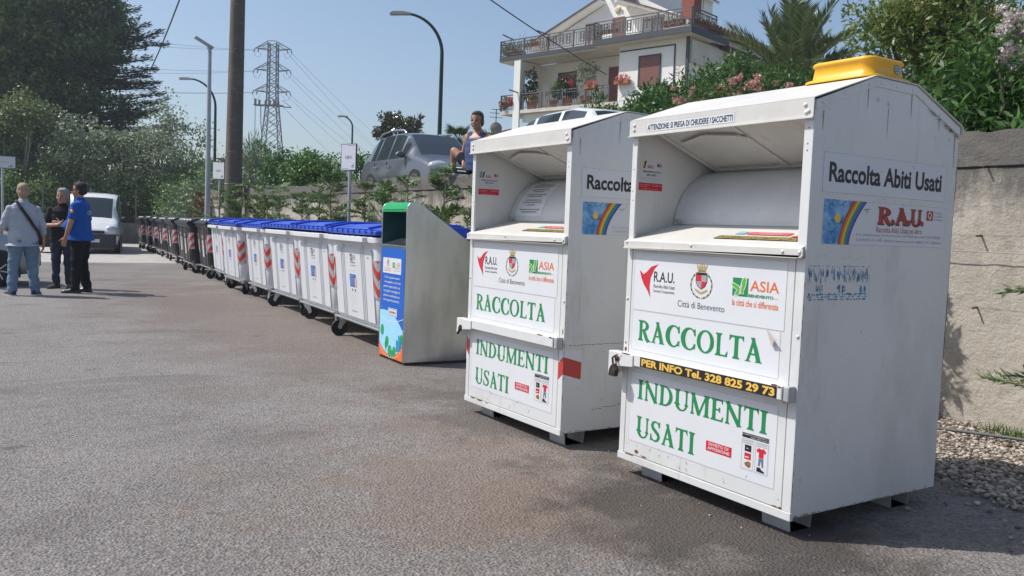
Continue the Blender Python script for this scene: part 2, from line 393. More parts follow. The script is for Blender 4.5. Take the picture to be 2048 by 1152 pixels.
def fast_mesh(me, V, F):
    n, k = F.shape
    me.vertices.add(len(V)); me.vertices.foreach_set('co', V.astype(np.float32).ravel())
    me.loops.add(n*k); me.loops.foreach_set('vertex_index', F.astype(np.int32).ravel())
    me.polygons.add(n); me.polygons.foreach_set('loop_start', np.arange(0, n*k, k, dtype=np.int32))
    me.update(calc_edges=True); me.validate()
gravel()
def litter(name, label, n, fx, fy, size, cols, seed, z0):
    rs = np.random.RandomState(seed); P = np.c_[fx(rs, n), fy(rs, n), np.full(n, z0)]; a = rs.uniform(0, 6.28, n)
    D = np.c_[np.cos(a), np.sin(a), rs.uniform(-.05, .25, n)]; N = np.c_[rs.randn(n)*.3, rs.randn(n)*.3, np.ones(n)]
    D /= np.linalg.norm(D, axis=1, keepdims=True); Sd = np.cross(D, N); Sd /= np.linalg.norm(Sd, axis=1, keepdims=True); ln = (size*rs.uniform(.5, 1.3, n))[:, None]; wd = ln*.5
    V = np.stack([P, P+D*ln*.5+Sd*wd/2+[0, 0, .004], P+D*ln, P+D*ln*.5-Sd*wd/2+[0, 0, .006]], 1).reshape(-1, 3); me = bpy.data.meshes.new(name); fast_mesh(me, V, np.arange(4*n).reshape(n, 4))
    at = me.attributes.new('hue', 'FLOAT', 'FACE'); at.data.foreach_set('value', rs.rand(n).astype(np.float32)); me.materials.append(leafmat(name+' colours', *cols, .8, .1)); o = bpy.data.objects.new(name, me); COL.objects.link(o); tag(o, label, 'litter', kind='stuff')
litter('leaf_litter', 'dry brown leaves and twigs scattered on the gravel below the wall', 900, lambda r, n: 6.44-np.abs(r.randn(n))*.35, lambda r, n: r.uniform(.8, 9, n), .045, ((.10, .055, .03), (.34, .22, .12)), 5, .035)
litter('yard_grit', 'small leaves and grit scattered on the asphalt round the containers', 420, lambda r, n: np.where(r.rand(n) < .7, 3.9-np.abs(r.randn(n))*.7, r.uniform(-3, 4, n)), lambda r, n: 1.6+16*r.rand(n)**1.5, .016, ((.06, .045, .035), (.50, .45, .38)), 6, .008)
# upper terrain behind the wall, climbing towards the house
def terrain():
    mb = MB(); xs = [6.76, 8, 12, 16, 20, 26, 34, 50, 90, 200]; zs = [1.92, 1.95, 2.1, 2.6, 3.3, 4.3, 4.9, 5.2, 5.5, 6]
    ys = [-30, 0, 8, 14, 20, 27.5, 28.6, 40, 60, 100, 300]
    ks = [1, 1, 1, .95, .85, .76, .75, .6, .45, .3, .2]
    vs = []
    for y, k in zip(ys, ks):
        for i, (x, z) in enumerate(zip(xs, zs)):
            if y > 28 and i < 2: x += 2.2-.4*i
            vs.append((x, y, 1.9+(z-1.9)*k))
    n = len(xs); fs = [(j*n+i, j*n+i+1, (j+1)*n+i+1, (j+1)*n+i) for j in range(len(ys)-1) for i in range(n-1)]
    mb.add(vs, fs, 0, True)
    # earth bank down to the yard past the end of the wall
    B = [(6.76, 27.5, 1.92), (8.96, 28.6, 1.92), (8.96, 300, 1.9)]; C = [(6.76, 27.7, -.2), (7.9, 29.2, -.2), (7.9, 300, -.2)]
    mb.add(B+C, [(0, 1, 4, 3), (1, 2, 5, 4)])
    o = mb.build('upper_terrain', mat('upper yard earth', (.20, .18, .14), .95, var=.3, scale=.8, bump=.5, bscale=12, stains=[((.08, .11, .04), .9, .45, .6, (1, 1, 1))])); o['kind'] = 'structure'
terrain()
# ------------------------------------------------------------------ retaining wall
WX = 6.465
def wall_mat():
    m = bpy.data.materials.new('weathered board-marked concrete'); m.use_nodes = True
    t = m.node_tree; b = t.nodes['Principled BSDF']; L = t.links.new
    tc = t.nodes.new('ShaderNodeTexCoord'); v = tc.outputs['Object']
    sx = t.nodes.new('ShaderNodeSeparateXYZ'); L(v, sx.inputs[0]); z = sx.outputs[2]
    base = node_mix(t, node_map(t, node_noise(t, v, 1.3, 9, .65), .3, .7), (.42, .375, .315), (.60, .55, .475))
    base = node_mix(t, node_map(t, node_noise(t, v, 9, 6, .7), .52, .72, 0, .5), base, (.27, .22, .165))
    # black lichen creeping down from the top, in drips
    drip = node_noise(t, v, 3.2, 8, .7, (1, 1, .35)); fine = node_noise(t, v, 13, 5, .7)
    hz = node_map(t, z, 1.05, 2.15, -.26, .40)
    a = node_math(t, 'ADD', node_math(t, 'ADD', drip, hz), node_math(t, 'MULTIPLY', fine, .22))
    base = node_mix(t, node_map(t, a, .66, .88, 0, .84), base, (.115, .108, .10))
    band = node_map(t, z, 1.955, 1.975, 0, 1)
    base = node_mix(t, node_math(t, 'MULTIPLY', band, node_map(t, node_noise(t, v, 2.6, 9, .7), .36, .62, .12, .85)), base, (.15, .14, .13))
    jn = node_noise(t, v, 5, 6, .7)
    for zj in (1.452, .908, .36):
        d = node_math(t, 'ABSOLUTE', node_math(t, 'SUBTRACT', node_math(t, 'ADD', z, node_map(t, jn, .3, .7, -.012, .012)), zj), 0.)
        base = node_mix(t, node_math(t, 'MULTIPLY', node_map(t, d, .003, .011, 1, 0), node_map(t, jn, .46, .62, .0, .6)), base, (.19, .155, .125))
    pit = node_map(t, node_noise(t, v, 30, 4, .6), .66, .74)
    base = node_mix(t, node_math(t, 'MULTIPLY', pit, .5), base, (.19, .155, .12))
    L(base, b.inputs['Base Color']); b.inputs['Roughness'].default_value = .93; b.inputs['Specular IOR Level'].default_value = .25
    h = node_math(t, 'ADD', node_noise(t, v, 16, 8, .75), node_math(t, 'MULTIPLY', node_noise(t, v, 3.0, 5, .6, (1, 1, 1.6)), .9))
    bp = t.nodes.new('ShaderNodeBump'); bp.inputs['Strength'].default_value = .75; bp.inputs['Distance'].default_value = .03
    L(h, bp.inputs['Height']); L(bp.outputs[0], b.inputs['Normal'])
    return m
M_wall = wall_mat(); M_rust = mat('rusty iron', (.12, .055, .03), .9, var=.4, scale=30)
def lumpy_wall(y0, y1, zt, seed):
    """front, top and ends as one displaced sheet, real thickness"""
    rs = random.Random(seed); mb = MB(); ny = max(2, int((y1-y0)/.12)); lv = [-.1, .25, .6, .9, 1.2, 1.45, 1.7, 1.955, 1.962, 1.975, 2.05, 2.15, zt]
    rows = []
    for j in range(ny+1):
        y = y0+(y1-y0)*j/ny; wob = .018*math.sin(y*1.7+seed)+rs.uniform(-.012, .012)
        row = []
        for z in lv:
            dx = rs.uniform(-.006, .006) + (.016 if 1.955 < z < 1.97 else 0) - (.014 if z > 1.97 else 0)
            row.append((WX+dx, y, z+(wob if z == zt else 0)))
        row += [(WX+.27, y, zt+wob), (WX+.27, y, -.1)]
        rows.append(row)
    n = len(rows[0]); vs = [p for r in rows for p in r]
    fs = [(j*n+i, j*n+i+1, (j+1)*n+i+1, (j+1)*n+i) for j in range(ny) for i in range(n-1)]
    fs += [tuple(range(n)), tuple(range(ny*n, ny*n+n))[::-1]]
    mb.add(vs, fs, 0, False); return mb
wall = thing('retaining_wall', 'long beige concrete retaining wall with blackened top behind the containers', 'wall', (0, 0, 0))
for k, (a, b, zt) in enumerate([(-6, 3.74, 2.22), (3.765, 9.6, 2.20), (9.63, 14.55, 2.19), (15.0, 21.2, 2.20), (21.7, 27.6, 2.21)]):
    lumpy_wall(a, b, zt, k+1).build('wall_panel', M_wall, wall)
# low sections closing the two notches
for k, (a, b) in enumerate([(14.57, 14.98), (21.22, 21.68)]): lumpy_wall(a, b, 2.06, 9+k).build('wall_panel', M_wall, wall)
for y in [1.2, 2.3, 3.53, 4.9, 6.0, 7.2, 8.4, 10.2, 11.6, 13.0]:
    for z in (1.972, 1.452, .908):
        mb = MB(); yy = y+random.Random(y*7+z).uniform(-.03, .03)
        mb.tube([(WX+.02, yy, z), (WX-.072, yy-.004, z-.006)], .0075, 7, caps=True)
        mb.build('tie_rod', M_rust, wall)
# steel wire and black hose along the wall
mb = MB(); mb.tube([(WX-.06, y, 1.325+.004*math.sin(y*2)) for y in np.arange(-3, 15, .5)], .0035, 5)
tag(mb.build('wire', mat('galvanised wire', (.22, .22, .22), .5, .6, var=0)), 'thin horizontal steel wire stretched along the concrete wall', 'wire')
mb = MB(); mb.tube([(6.02+.10*math.sin(y*1.1)+.05*math.sin(y*2.7), y, .05+.02*math.sin(y*3)) for y in np.arange(-1, 14, .2)], .012, 7)
tag(mb.build('hose', mat('grey hose', (.10, .11, .115), .6, var=.2)), 'dark irrigation hose lying on the gravel at the foot of the wall', 'hose')
# ------------------------------------------------------------------ clothes banks
rust_st = ((.20, .085, .03), 7., .68, .74, (1, 1, .5))
M_white = mat('white enamelled steel', (.655, .66, .65), .42, var=.045, scale=2.2, bump=.18, bscale=2.3,
              stains=[((.44, .41, .36), 2.6, .58, .86, (1, 1, .45)), ((.42, .36, .28), 2.4, .60, .80, (5, 5, .30)), ((.50, .49, .46), 1.1, .5, .75, (1, 1, .6)), ((.30, .17, .09), 9., .74, .80, (1, 1, .6)), ((.33, .32, .30), 34., .70, .76, (1, 1, .5))])
M_whroof = mat('chalky white roof paint', (.60, .585, .55), .6, var=.07, scale=4, bump=.08, bscale=20, stains=[((.42, .37, .31), 5., .58, .8, (.5, 3, 1)), ((.3, .28, .26), 40., .68, .75, (1, 1, 1))])
M_drum = mat('scuffed grey-white drum paint', (.60, .61, .615), .5, var=.06, scale=5, stains=[((.32, .27, .22), 6., .60, .8, (1, 1, 2)), ((.2, .19, .18), 26., .70, .76, (1, 2, 1))])
M_vinyl = mat('white vinyl sticker', (.68, .69, .715), .35, var=.02, scale=4)
M_vinyl2 = mat('clear-edged vinyl', (.64, .655, .69), .35, var=.02, scale=4)
M_line = mat('grimy sticker edge', (.42, .42, .42), .6, var=.2, scale=30)
M_green = mat('green vinyl lettering', (.012, .235, .075), .4, var=.05)
M_black = mat('black vinyl print', (.014, .014, .02), .4, var=0)
M_navy = mat('dark navy print', (.02, .025, .05), .45, var=0)
M_red = mat('red print', (.58, .02, .04), .4, var=.04)
M_dred = mat('dark red print', (.36, .025, .025), .4, var=.04)
M_orange = mat('orange print', (.72, .15, .03), .4, var=.03)
M_gold = mat('old gold print', (.42, .33, .14), .45, var=.25, scale=60)
M_lgrey = mat('grey print', (.33, .33, .35), .5, var=.1)
M_yel = mat('amber lettering', (.78, .48, .08), .45, var=.05)
M_rust2 = mat('flaking rust', (.16, .06, .022), .95, var=.5, scale=40, bump=.5, bscale=90)
M_steel = mat('galvanised foot steel', (.42, .44, .45), .55, .35, var=.18, scale=5, stains=[((.2, .12, .07), 8., .64, .75, (1, 1, 1))])
M_dark = mat('black rubber', (.012, .012, .013), .7, var=.2)
M_bolt = mat('painted bolt', (.62, .62, .60), .4, var=.1)
M_skyp = mat('printed sky blue', (.02, .22, .52), .4, var=.0, stains=[((.45, .68, .85), 9., .42, .7, (1, 1, 1))])
M_rain = [mat('rainbow '+n, c, .4, var=.02) for n, c in (('red', (.45, .03, .02)), ('orange', (.62, .17, .02)), ('yellow', (.68, .5, .03)), ('green', (.03, .30, .05)), ('blue', (.03, .13, .50)), ('indigo', (.04, .05, .25)))]
M_sun = mat('printed sun', (.80, .50, .06), .4, var=.02)
M_denim_p = mat('printed denim', (.13, .17, .24), .5, var=.2, scale=80)
M_brown_p = mat('printed leather', (.28, .13, .04), .5, var=.3, scale=60)
def leafpoly(cx, cy, a, l, w): 
    ca, sa = math.cos(a), math.sin(a)
    return [(cx+ca*x-sa*y, cy+sa*x+ca*y) for x, y in ((-l/2, 0), (0, -w/2), (l/2, 0), (0, w/2))]
def swallow(mb, F, x, y, s, a, lift, mi):
    ca, sa = math.cos(a), math.sin(a)
    def q(pts): flat(mb, F, [(x+s*(ca*px-sa*py), y+s*(sa*px+ca*py)) for px, py in pts], lift, mi)
    q([(-.06, -.1), (.06, -.1), (.04, .3), (-.04, .3)]); q([(0, .12), (.5, .32), (.75, .05), (.42, .2)]); q([(0, .12), (-.42, .2), (-.75, .05), (-.5, .32)])
    q([(-.05, -.05), (-.2, -.5), (0, -.12)]); q([(.05, -.05), (0, -.12), (.2, -.5)])
def outline(mb, F, x0, y0, x1, y1, lift, w, mi):
    for r_ in (rect(x0, y0, x1, y0+w), rect(x0, y1-w, x1, y1), rect(x0, y0+w, x0+w, y1-w), rect(x1-w, y0+w, x1, y1-w)): flat(mb, F, r_, lift, mi)
def asia_logo(mb, F, x, y, s, mi_g, mi_o, mi_w, mi_l, lift):
    """green square with a pale butterfly, the orange word beside it; s = side of the square"""
    flat(mb, F, rect(x, y, x+s, y+s*.9), lift, mi_g)
    for (cx, cy, a, l, w) in ((.70, .62, 1.35, .85, .34), (.22, .46, 2.75, .80, .26), (.36, .18, 3.9, .55, .26), (.62, .26, -.9, .35, .2)):
        for k, (f, mi) in enumerate(((1.0, mi_w), (.74, mi_l))):
            n = 14; ca, sa = math.cos(a), math.sin(a)
            flat(mb, F, [(x+s*(cx+f*(ca*l/2*math.cos(q)-sa*w/2*math.sin(q))), y+s*(cy+f*(sa*l/2*math.cos(q)+ca*w/2*math.sin(q)))) for q in [2*math.pi*i/n for i in range(n)]], lift+.0004*(k+1), mi)
    for dx in (.46, .52): flat(mb, F, [(x+s*dx, y+s*.10), (x+s*(dx+.045), y+s*.10), (x+s*(dx+.10), y+s*.62), (x+s*(dx+.06), y+s*.62)], lift+.0013, mi_w)
def crest(mb, F, x, y, w, h, lift, g, r_, wh, d):
    """crowned city arms: mural crown, quartered shield, scroll and laurel"""
    def P(pts, l, mi): flat(mb, F, [(x+w*a, y+h*b) for a, b in pts], lift+l, mi)
    P([(-.20, .86), (-.17, .83), (.17, .83), (.20, .86), (.24, 1.0), (.13, .91), (.10, 1.01), (.04, .91), (0, 1.03), (-.04, .91), (-.10, 1.01), (-.13, .91), (-.24, 1.0)], 0, g)
    P([(-.17, .76), (.17, .76), (.17, .82), (-.17, .82)], 0, g)
    P([(-.13, .79), (.13, .79), (.13, .81), (-.13, .81)], .0004, d)
    P([(-.20, .70), (.20, .70), (.25, .75), (-.25, .75)], 0, d)
    P([(-.245, .70), (.245, .70), (.245, .5), (.17, .36), (0, .27), (-.17, .36), (-.245, .5)], 0, d)
    P([(-.22, .68), (0, .68), (0, .50), (-.22, .50)], .0004, r_); P([(0, .68), (.22, .68), (.22, .50), (0, .50)], .0004, wh)
    P([(-.22, .50), (0, .50), (0, .29), (-.15, .37)], .0004, wh); P([(0, .50), (.22, .50), (.15, .37), (0, .29)], .0004, r_)
    P([(-.27, .30), (-.22, .28), (0, .20), (.22, .28), (.27, .30), (.25, .23), (0, .13), (-.25, .23)], .0002, g)
    for i in range(13):
        a = R(-82+i*11.5)
        for sg in (-1, 1):
            px, py = sg*.44*math.cos(a), .40+.40*math.sin(a)*.92
            for k in (-1, 1): flat(mb, F, leafpoly(x+w*px, y+h*py, (a+math.pi/2 if sg > 0 else math.pi/2-a)+k*.55, w*.105, w*.045), lift+.0002*k+.0004, g if (i+k) % 2 else d)
def pictos(mb, F, x, y, w, h, lift, K, LG, RD, DN, BR, WH):
    flat(mb, F, rect(x, y+h*.87, x+w, y+h), lift, K)
    text(mb, F, 'CORRETTO CONFERIMENTO', x+w*.03, y+h*.945, w*.92, h*.035, lift+.0006, WH)
    text(mb, F, 'DEGLI ABITI USATI', x+w*.33, y+h*.888, w*.63, h*.035, lift+.0006, WH)
    for (a, b, s1, s2) in ((0, .47, 'COSA NON METTERE', 'IMPROPRIAMENTE'), (.53, 1, 'COSA METTERE', 'ABITI USATI')):
        outline(mb, F, x+w*a, y, x+w*b, y+h*.83, lift, .0022, LG)
        text(mb, F, s1, x+w*(a+.04), y+h*.77, w*.38, h*.028, lift, K); text(mb, F, s2, x+w*(a+.04), y+h*.715, w*.38, h*.028, lift, K)
    flat(mb, F, rect(x+w*.12, y+h*.50, x+w*.37, y+h*.68), lift, K); flat(mb, F, rect(x+w*.18, y+h*.57, x+w*.27, y+h*.60), lift+.0006, LG)
    flat(mb, F, rect(x+w*.12, y+h*.28, x+w*.37, y+h*.46), lift, RD); flat(mb, F, rect(x+w*.15, y+h*.33, x+w*.29, y+h*.36), lift+.0006, WH)
    flat(mb, F, [(x+w*p, y+h*q) for p, q in ((.12, .15), (.2, .08), (.33, .06), (.38, .12), (.37, .22), (.3, .24), (.2, .21))], lift, BR)
    flat(mb, F, [(x+w*p, y+h*q) for p, q in ((.66, .42), (.84, .42), (.84, .58), (.90, .55), (.93, .62), (.84, .69), (.79, .67), (.71, .67), (.66, .69), (.57, .62), (.60, .55), (.66, .58))], lift, RD)
    flat(mb, F, [(x+w*p, y+h*q) for p, q in ((.66, .41), (.84, .41), (.85, .18), (.79, .18), (.75, .35), (.71, .19), (.65, .2))], lift, DN)
    flat(mb, F, [(x+w*p, y+h*q) for p, q in ((.60, .04), (.88, .03), (.90, .07), (.78, .11), (.74, .16), (.61, .16))], lift, K)
def rau(mb, F, x, y, lift, mi, fat):
    for ch, dx, w in (('R', 0, .105), ('A', .135, .105), ('U', .262, .088)):
        serif(mb, F, ch, x+dx-.003*(fat > 1), y-.003*(fat > 1), w*fat, .078*fat, lift, mi, 0., .028)
    for dx in (.118, .247, .357): disc(F, mb, x+dx, y+.012, .0125*fat, lift+.0003, mi, 12)
BW, BD = 1.206, 1.135
PROF = [(0, .10), (BD, .10), (BD, 1.965), (.739, 2.122), (.416, 2.127), (0, 1.980)]
def clothes_bank(loc, label, first):
    T = thing('clothes_bank', label, 'clothes bank', (loc[0]+BD/2, loc[1]+BW/2, 0), 0, 'white steel clothes collection containers')
    F = Frame((-BD/2, BW/2, 0), (0, -1, 0), (0, 0, 1)); G = Frame((-BD/2, -BW/2, 0), (1, 0, 0), (0, 0, 1))
    rs = random.Random(11 if first else 12)
    def X(x): return x-BD/2
    def Y(u): return BW/2-u
    # body: both side sheets, back, floor, front skin, shelf
    mb = MB(); th = .006
    mb.prism([(a, b) for a, b in PROF], (X(0), -BW/2, 0), (1, 0, 0), (0, 0, 1), (0, th, 0))
    mb.prism([(a, b) for a, b in PROF], (X(0), BW/2-th, 0), (1, 0, 0), (0, 0, 1), (0, th, 0))
    mb.box((X(BD)-th, -BW/2+th, .10), (X(BD)-.0005, BW/2-th, 1.96))
    mb.box((X(.02), -BW/2+th, .10), (X(BD)-th, BW/2-th, .106))
    plate(mb, F, .008, .106, BW-.008, 1.285, -.030, -.016)
    mb.build('body', M_white, T)
    # front posts and sill
    mb = MB()
    for (a, b) in ((0.001, .0405), (1.157, BW-.001)):
        plate(mb, F, a, .128, b, 1.284, -.0155, .0005)
        plate(mb, F, a, 1.334, b, 1.903, -.0155, .0005)
    plate(mb, F, -.004, .088, BW+.004, .1265, -.0155, .006)
    mb.build('front_frame', M_white, T, bevel=.002)
    for (z0, z1) in ((.131, .640), (.646, 1.282)):
        mb = MB(); plate(mb, F, .0455, z0, 1.1525, z1, -.0155, 0); mb.build('door', M_white, T, bevel=.0015)
    # roof with front flange, gable trims and bolts
    mb = MB(); ov = .010
    pts = [(-.016, 1.905), (-.016, 1.986), (.416, 2.134), (.739, 2.130), (BD+.012, 1.968), (BD+.012, 1.93)]
    for i in range(len(pts)-1):
        (x0, z0), (x1, z1) = pts[i], pts[i+1]; dx, dz = x1-x0, z1-z0; l = math.hypot(dx, dz); nx, nz = -dz/l*.005, dx/l*.005
        mb.prism([(x0, z0), (x1, z1), (x1+nx, z1+nz), (x0+nx, z0+nz)], (X(0), -BW/2-ov-.001*i, 0), (1, 0, 0), (0, 0, 1), (0, BW+2*ov+.002*i, 0))
    plate(mb, F, -.012, 1.898, BW+.012, 1.904, .004, .030)
    mb.build('roof', M_whroof, T)
    mb = MB()
    for (Fo, sg) in ((G, 1),):
        for i in range(1, 4):
            (x0, z0), (x1, z1) = pts[i], pts[i+1]
            if i == 1: x0, z0 = .004, 1.984
            if i == 3: x1 = BD
            plate_pts = [(x0, z0-.046), (x1, z1-.046), (x1, z1-.003), (x0, z0-.003)]
            mb.prism(plate_pts, G.p(0, 0, .0005+.0004*i), G.u, G.v, G.n*.003)
        for (x, z) in ((.05, 1.975), (.20, 2.028), (.37, 2.088), (.46, 2.105), (.58, 2.104), (.71, 2.102), (.80, 2.070), (.95, 2.012), (.45, 2.03), (.53, 2.02)):
            mb.lathe([(.009, 0), (.008, .004), (.0001, .005)], 10, Matrix.Translation(G.p(x, z, .003)) @ Matrix.Rotation(R(90), 4, 'X'))
    mb.build('gable_trim', M_white, T, bevel=.001)
    mb = MB()
    MF = lambda u, v, h: Matrix.Translation(F.p(u, v, h)) @ Matrix.Rotation(R(-90), 4, 'Y')
    for (u, v) in ((.03, 1.935), (.03, 1.96), (1.178, 1.925), (1.172, 1.958), (1.190, 1.93)):
        mb.lathe([(.010, 0), (.009, .005), (.0001, .006)], 10, MF(u, v, .0205))
    for (u, v) in ((.02, 1.317), (1.193, 1.309), (1.10, 1.308), (.52, 1.315)): mb.lathe([(.009, 0), (.008, .004), (.0001, .005)], 10, MF(u, v, .028))
    for (u, v) in ((.02, 1.72), (.018, 1.60), (.022, 1.55), (1.182, 1.86), (1.18, 1.79), (1.179, 1.76)): mb.lathe([(.004, 0), (.0001, .002)], 8, MF(u, v, .0005), 1)
    for (u, v) in ((.015, 1.0), (1.19, .93)): mb.lathe([(.009, 0), (.008, .004), (.0001, .005)], 10, MF(u, v, .0005))
    mb.build('bolt', [M_bolt, M_dark], T)
    # intake: shelf, cheek walls, rotating drum and flap
    mb = MB()
    sh = [(-.026, 1.288), (-.026, 1.294), (.004, 1.296), (-.022, 1.330), (-.018, 1.334), (.325, 1.432), (.325, 1.424), (.0, 1.30)]
    mb.prism([(-.024, 1.290), (-.016, 1.284), (.33, 1.40), (.33, 1.428), (-.010, 1.334), (-.024, 1.326)], (X(0), -BW/2+.008, 0), (1, 0, 0), (0, 0, 1), (0, BW-.016, 0))
    plate(mb, F, -.004, 1.287, BW+.004, 1.3245, .0255, .0285)
    mb.prism([(0, 1.281), (BW-.02, 1.281), (BW+.004, 1.293), (BW+.004, 1.2868), (0, 1.2868)], F.p(0, 0, .0255), F.u, F.v, F.n*.014)
    mb.build('shelf', M_whroof, T, bevel=.002)
    mb = MB(); cx, cz, rad = .668, 1.405, .345; n = 20
    arc = [(cx+rad*math.cos(R(176-i*86/n)), cz+rad*math.sin(R(176-i*86/n))) for i in range(n+1)]
    mb.prism(arc+[(cx, cz)], (X(0), -BW/2+.014, 0), (1, 0, 0), (0, 0, 1), (0, BW-.028, 0))
    for f in list(range(len(mb.f))): mb.s[f] = False
    o = mb.build('drum', M_drum, T)
    mb = MB(); a, b = Vector((X(.615), 0, 1.752)), Vector((X(.10), 0, 1.945)); d = (b-a).normalized(); nn = Vector((d.z, 0, -d.x))
    L = (b-a).length
    FF = Frame(a+Vector((0, BW/2-.05, 0))-nn*0, (0, -1, 0), d)
    if FF.n.dot(Vector((-1, 0, -1))) < 0: pass
    plate(mb, FF, 0, 0, BW-.10, L, -.012, 0)
    for (x0, y0, x1, y1) in ((0, 0, BW-.10, .03), (0, .03, .03, L), (.53, .03, .56, L), (BW-.13, .03, BW-.10, L)): plate(mb, FF, x0, y0, x1, y1, 0.001, .008)
    for (x0, x1) in ((.07, .50), (.60, 1.03)): 
        for y in (.06,): plate(mb, FF, x0, y, x1, y+.006, .001, .004, 1)
    # pull bar under the flap edge
    hb = [(.09, .38), (.12, .40), (.32, .46), (.52, .42), (.56, .40)]
    for (p, q) in zip(hb[:-1], hb[1:]): mb.bar(FF.p(p[0], p[1], .02), FF.p(q[0], q[1], .02), .035, .004, 0, up=FF.n)
    mb.build('intake_flap', [M_whroof, M_line], T)
    mb = MB(); mb.box((X(.40), -BW/2+.008, 1.43), (X(.9), -BW/2+.012, 1.9)); mb.box((X(.9), -BW/2+.008, 1.3), (X(.905), BW/2-.008, 2.05)); mb.build('back_plate', M_drum, T)
    mb = MB(); mb.tube([(X(.33), BW/2-.05, 1.445), (X(.30), BW/2-.06, 1.45), (X(.29), BW/2-.10, 1.445)], .011, 7); mb.build('drum_stop', M_steel, T)
    # lock bar with its cranked left end, right keeper, padlock
    mb = MB()
    plate(mb, F, .155, .640, 1.163, .704, .002, .056)
    mb.prism([(-.055, .700), (.153, .698), (.153, .632), (.05, .622), (.012, .612), (.004, .585), (-.018, .572), (-.055, .574)], F.p(0, 0, .002), F.u, F.v, F.n*.060)
    mb.build('lock_bar', M_white, T, bevel=.004)
    mb = MB(); plate(mb, F, 1.1665, .634, 1.198, .706, .001, .05); mb.build('bar_keeper', M_steel, T, bevel=.006)
    mb = MB()
    if first:
        mb.prism([(-.012, .60), (.035, .598), (.045, .64), (.02, .668), (0, .655), (-.012, .63)], F.p(0, -.035, .0635), F.u, F.v, F.n*.028)
        mb.tube([F.p(.005, .62, .075), F.p(.0, .665, .078), F.p(.02, .68, .078), F.p(.03, .65, .076)], .006, 8)
    else:
        mb.tube([F.p(-.03, .585, .064), F.p(-.01, .60, .066), F.p(.008, .625, .068), F.p(.012, .65, .066)], .011, 8)
        mb.ell(F.p(.006, .625, .066), (.014, .02, .022))
    mb.build('padlock', mat('dark weathered iron', (.03, .027, .026), .6, .3, var=.4, scale=40, stains=[((.14, .06, .03), 30., .5, .7, (1, 1, 1))]), T, bevel=.003)
    # rust flakes
    mb = MB()
    def flake(Fx, u, v, w, h, lift, n=11):
        flat(mb, Fx, [(u+w*(.55+.45*rs.random())*math.cos(2*math.pi*k/n), v+h*(.5+.5*rs.random())*math.sin(2*math.pi*k/n)) for k in range(n)], lift)
    if first:
        for (u, v, w, h, l) in ((-.02, .572, .035, .010, .0635), (.02, .675, .014, .016, .0632), (.03, .66, .02, .02, .0634), (-.035, .585, .012, .012, .0633), (.055, .68, .004, .008, .0632), (1.12, .704, .03, .005, .0575), (1.15, .70, .014, .006, .058), (1.175, .635, .016, .005, .051), (.10, .70, .05, .004, .0632), (.02, .715, .012, .016, .0015), (.018, .75, .006, .01, .0015), (1.12, .135, .025, .004, .007), (.10, .128, .05, .0045, .0071), (.15, .155, .02, .012, .0012), (.21, .14, .03, .006, .0012), (1.148, .133, .012, .008, .0013)): flake(F, u, v, w, h, l)
        for k in range(60):
            t_ = rs.random(); flake(G, .84+.285*t_, 2.030-.118*t_+rs.uniform(-.003, .003)*(1+2*t_), .004+.008*rs.random(), .0016+.004*rs.random()*t_, .0055+.00004*k, 7)
    else:
        for (u, v, w, h, l) in ((1.02, .704, .05, .004, .0575), (1.14, .70, .03, .006, .0575), (.12, .128, .05, .004, .0071), (.22, .127, .06, .005, .0071), (.32, .126, .02, .004, .0071), (1.19, .74, .006, .02, .0015)): flake(F, u, v, w, h, l)
        for k in range(15): flake(G, .05+k*.03, .655+rs.uniform(-.003, .003), .016, .0022, .0012)
        for k in range(22): flake(G, .25+k*.03, .235+k*.0022+rs.uniform(-.004, .004), .017, .0022, .0012)
    mb.build('rust_patch', M_rust2, T)
    # feet: folded channels
    for (x, y) in ((.075, Y(.19)), (.075, Y(1.06)), (BD-.28, Y(.19)), (BD-.28, Y(1.06))):
        mb = MB(); w = .082
        for (xa, xb, q) in ((x, x+.004, .012), (x+.165, x+.169, -.012)):
            mb.add([(X(xa)+dx, y+sy*w, z) for z, dx in ((0, q), (.0995, 0)) for sy in (-1, 1)] + [(X(xb)+dx, y+sy*w, z) for z, dx in ((0, q), (.0995, 0)) for sy in (-1, 1)], [(0, 1, 3, 2), (4, 6, 7, 5), (0, 4, 5, 1), (2, 3, 7, 6), (0, 2, 6, 4), (1, 5, 7, 3)])
        mb.box((X(x+.017), y-w, .0), (X(x+.152), y+w, .004)); mb.build('foot', M_steel, T)
    # ---------------- front stickers
    K, GR, RD, WH, OR, GO, LG, DN, BR, LGR = 0, 1, 2, 3, 4, 5, 6, 7, 8, 9
    mats = [M_black, M_green, M_red, M_vinyl, M_orange, M_gold, M_lgrey, M_denim_p, M_brown_p, mat('leaf green print', (.10, .42, .03), .4, var=0)]
    st = MB(); plate(st, F, .064, .945, 1.112, 1.266, .0004, .0012); outline(st, F, .064, .945, 1.112, 1.266, .0014, .0016, 1)
    s1 = st.build('logo_sticker', [M_vinyl, M_line], T)
    mb = MB(); l = .0020
    bp = [(230,230),(262,262),(285,245),(318,205),(375,185),(345,220),(318,290),(312,360),(322,445),(300,395),(265,340),(245,290)]
    flat(mb, F, [(.109+(x-230)*.001034, 1.166+.0000577*(x-230)-.000703*(y-230)) for x, y in bp], l, 0); mb.build('bird_logo', M_red, s1)
    mb = MB(); text(mb, F, 'R.A.U.', .226, 1.110, .160, .056, l, 0, .012)
    text(mb, F, 'Raccolta Abiti Usati', .227, 1.078, .162, .019, l, 0, .0); text(mb, F, 'Società Cooperativa', .226, 1.049, .163, .020, l, 0, .0); mb.build('lettering', M_black, s1)
    mb = MB(); crest(mb, F, .580, 1.045, .165, .180, l, GO, RD, LG, K); mb.build('city_crest', mats, s1)
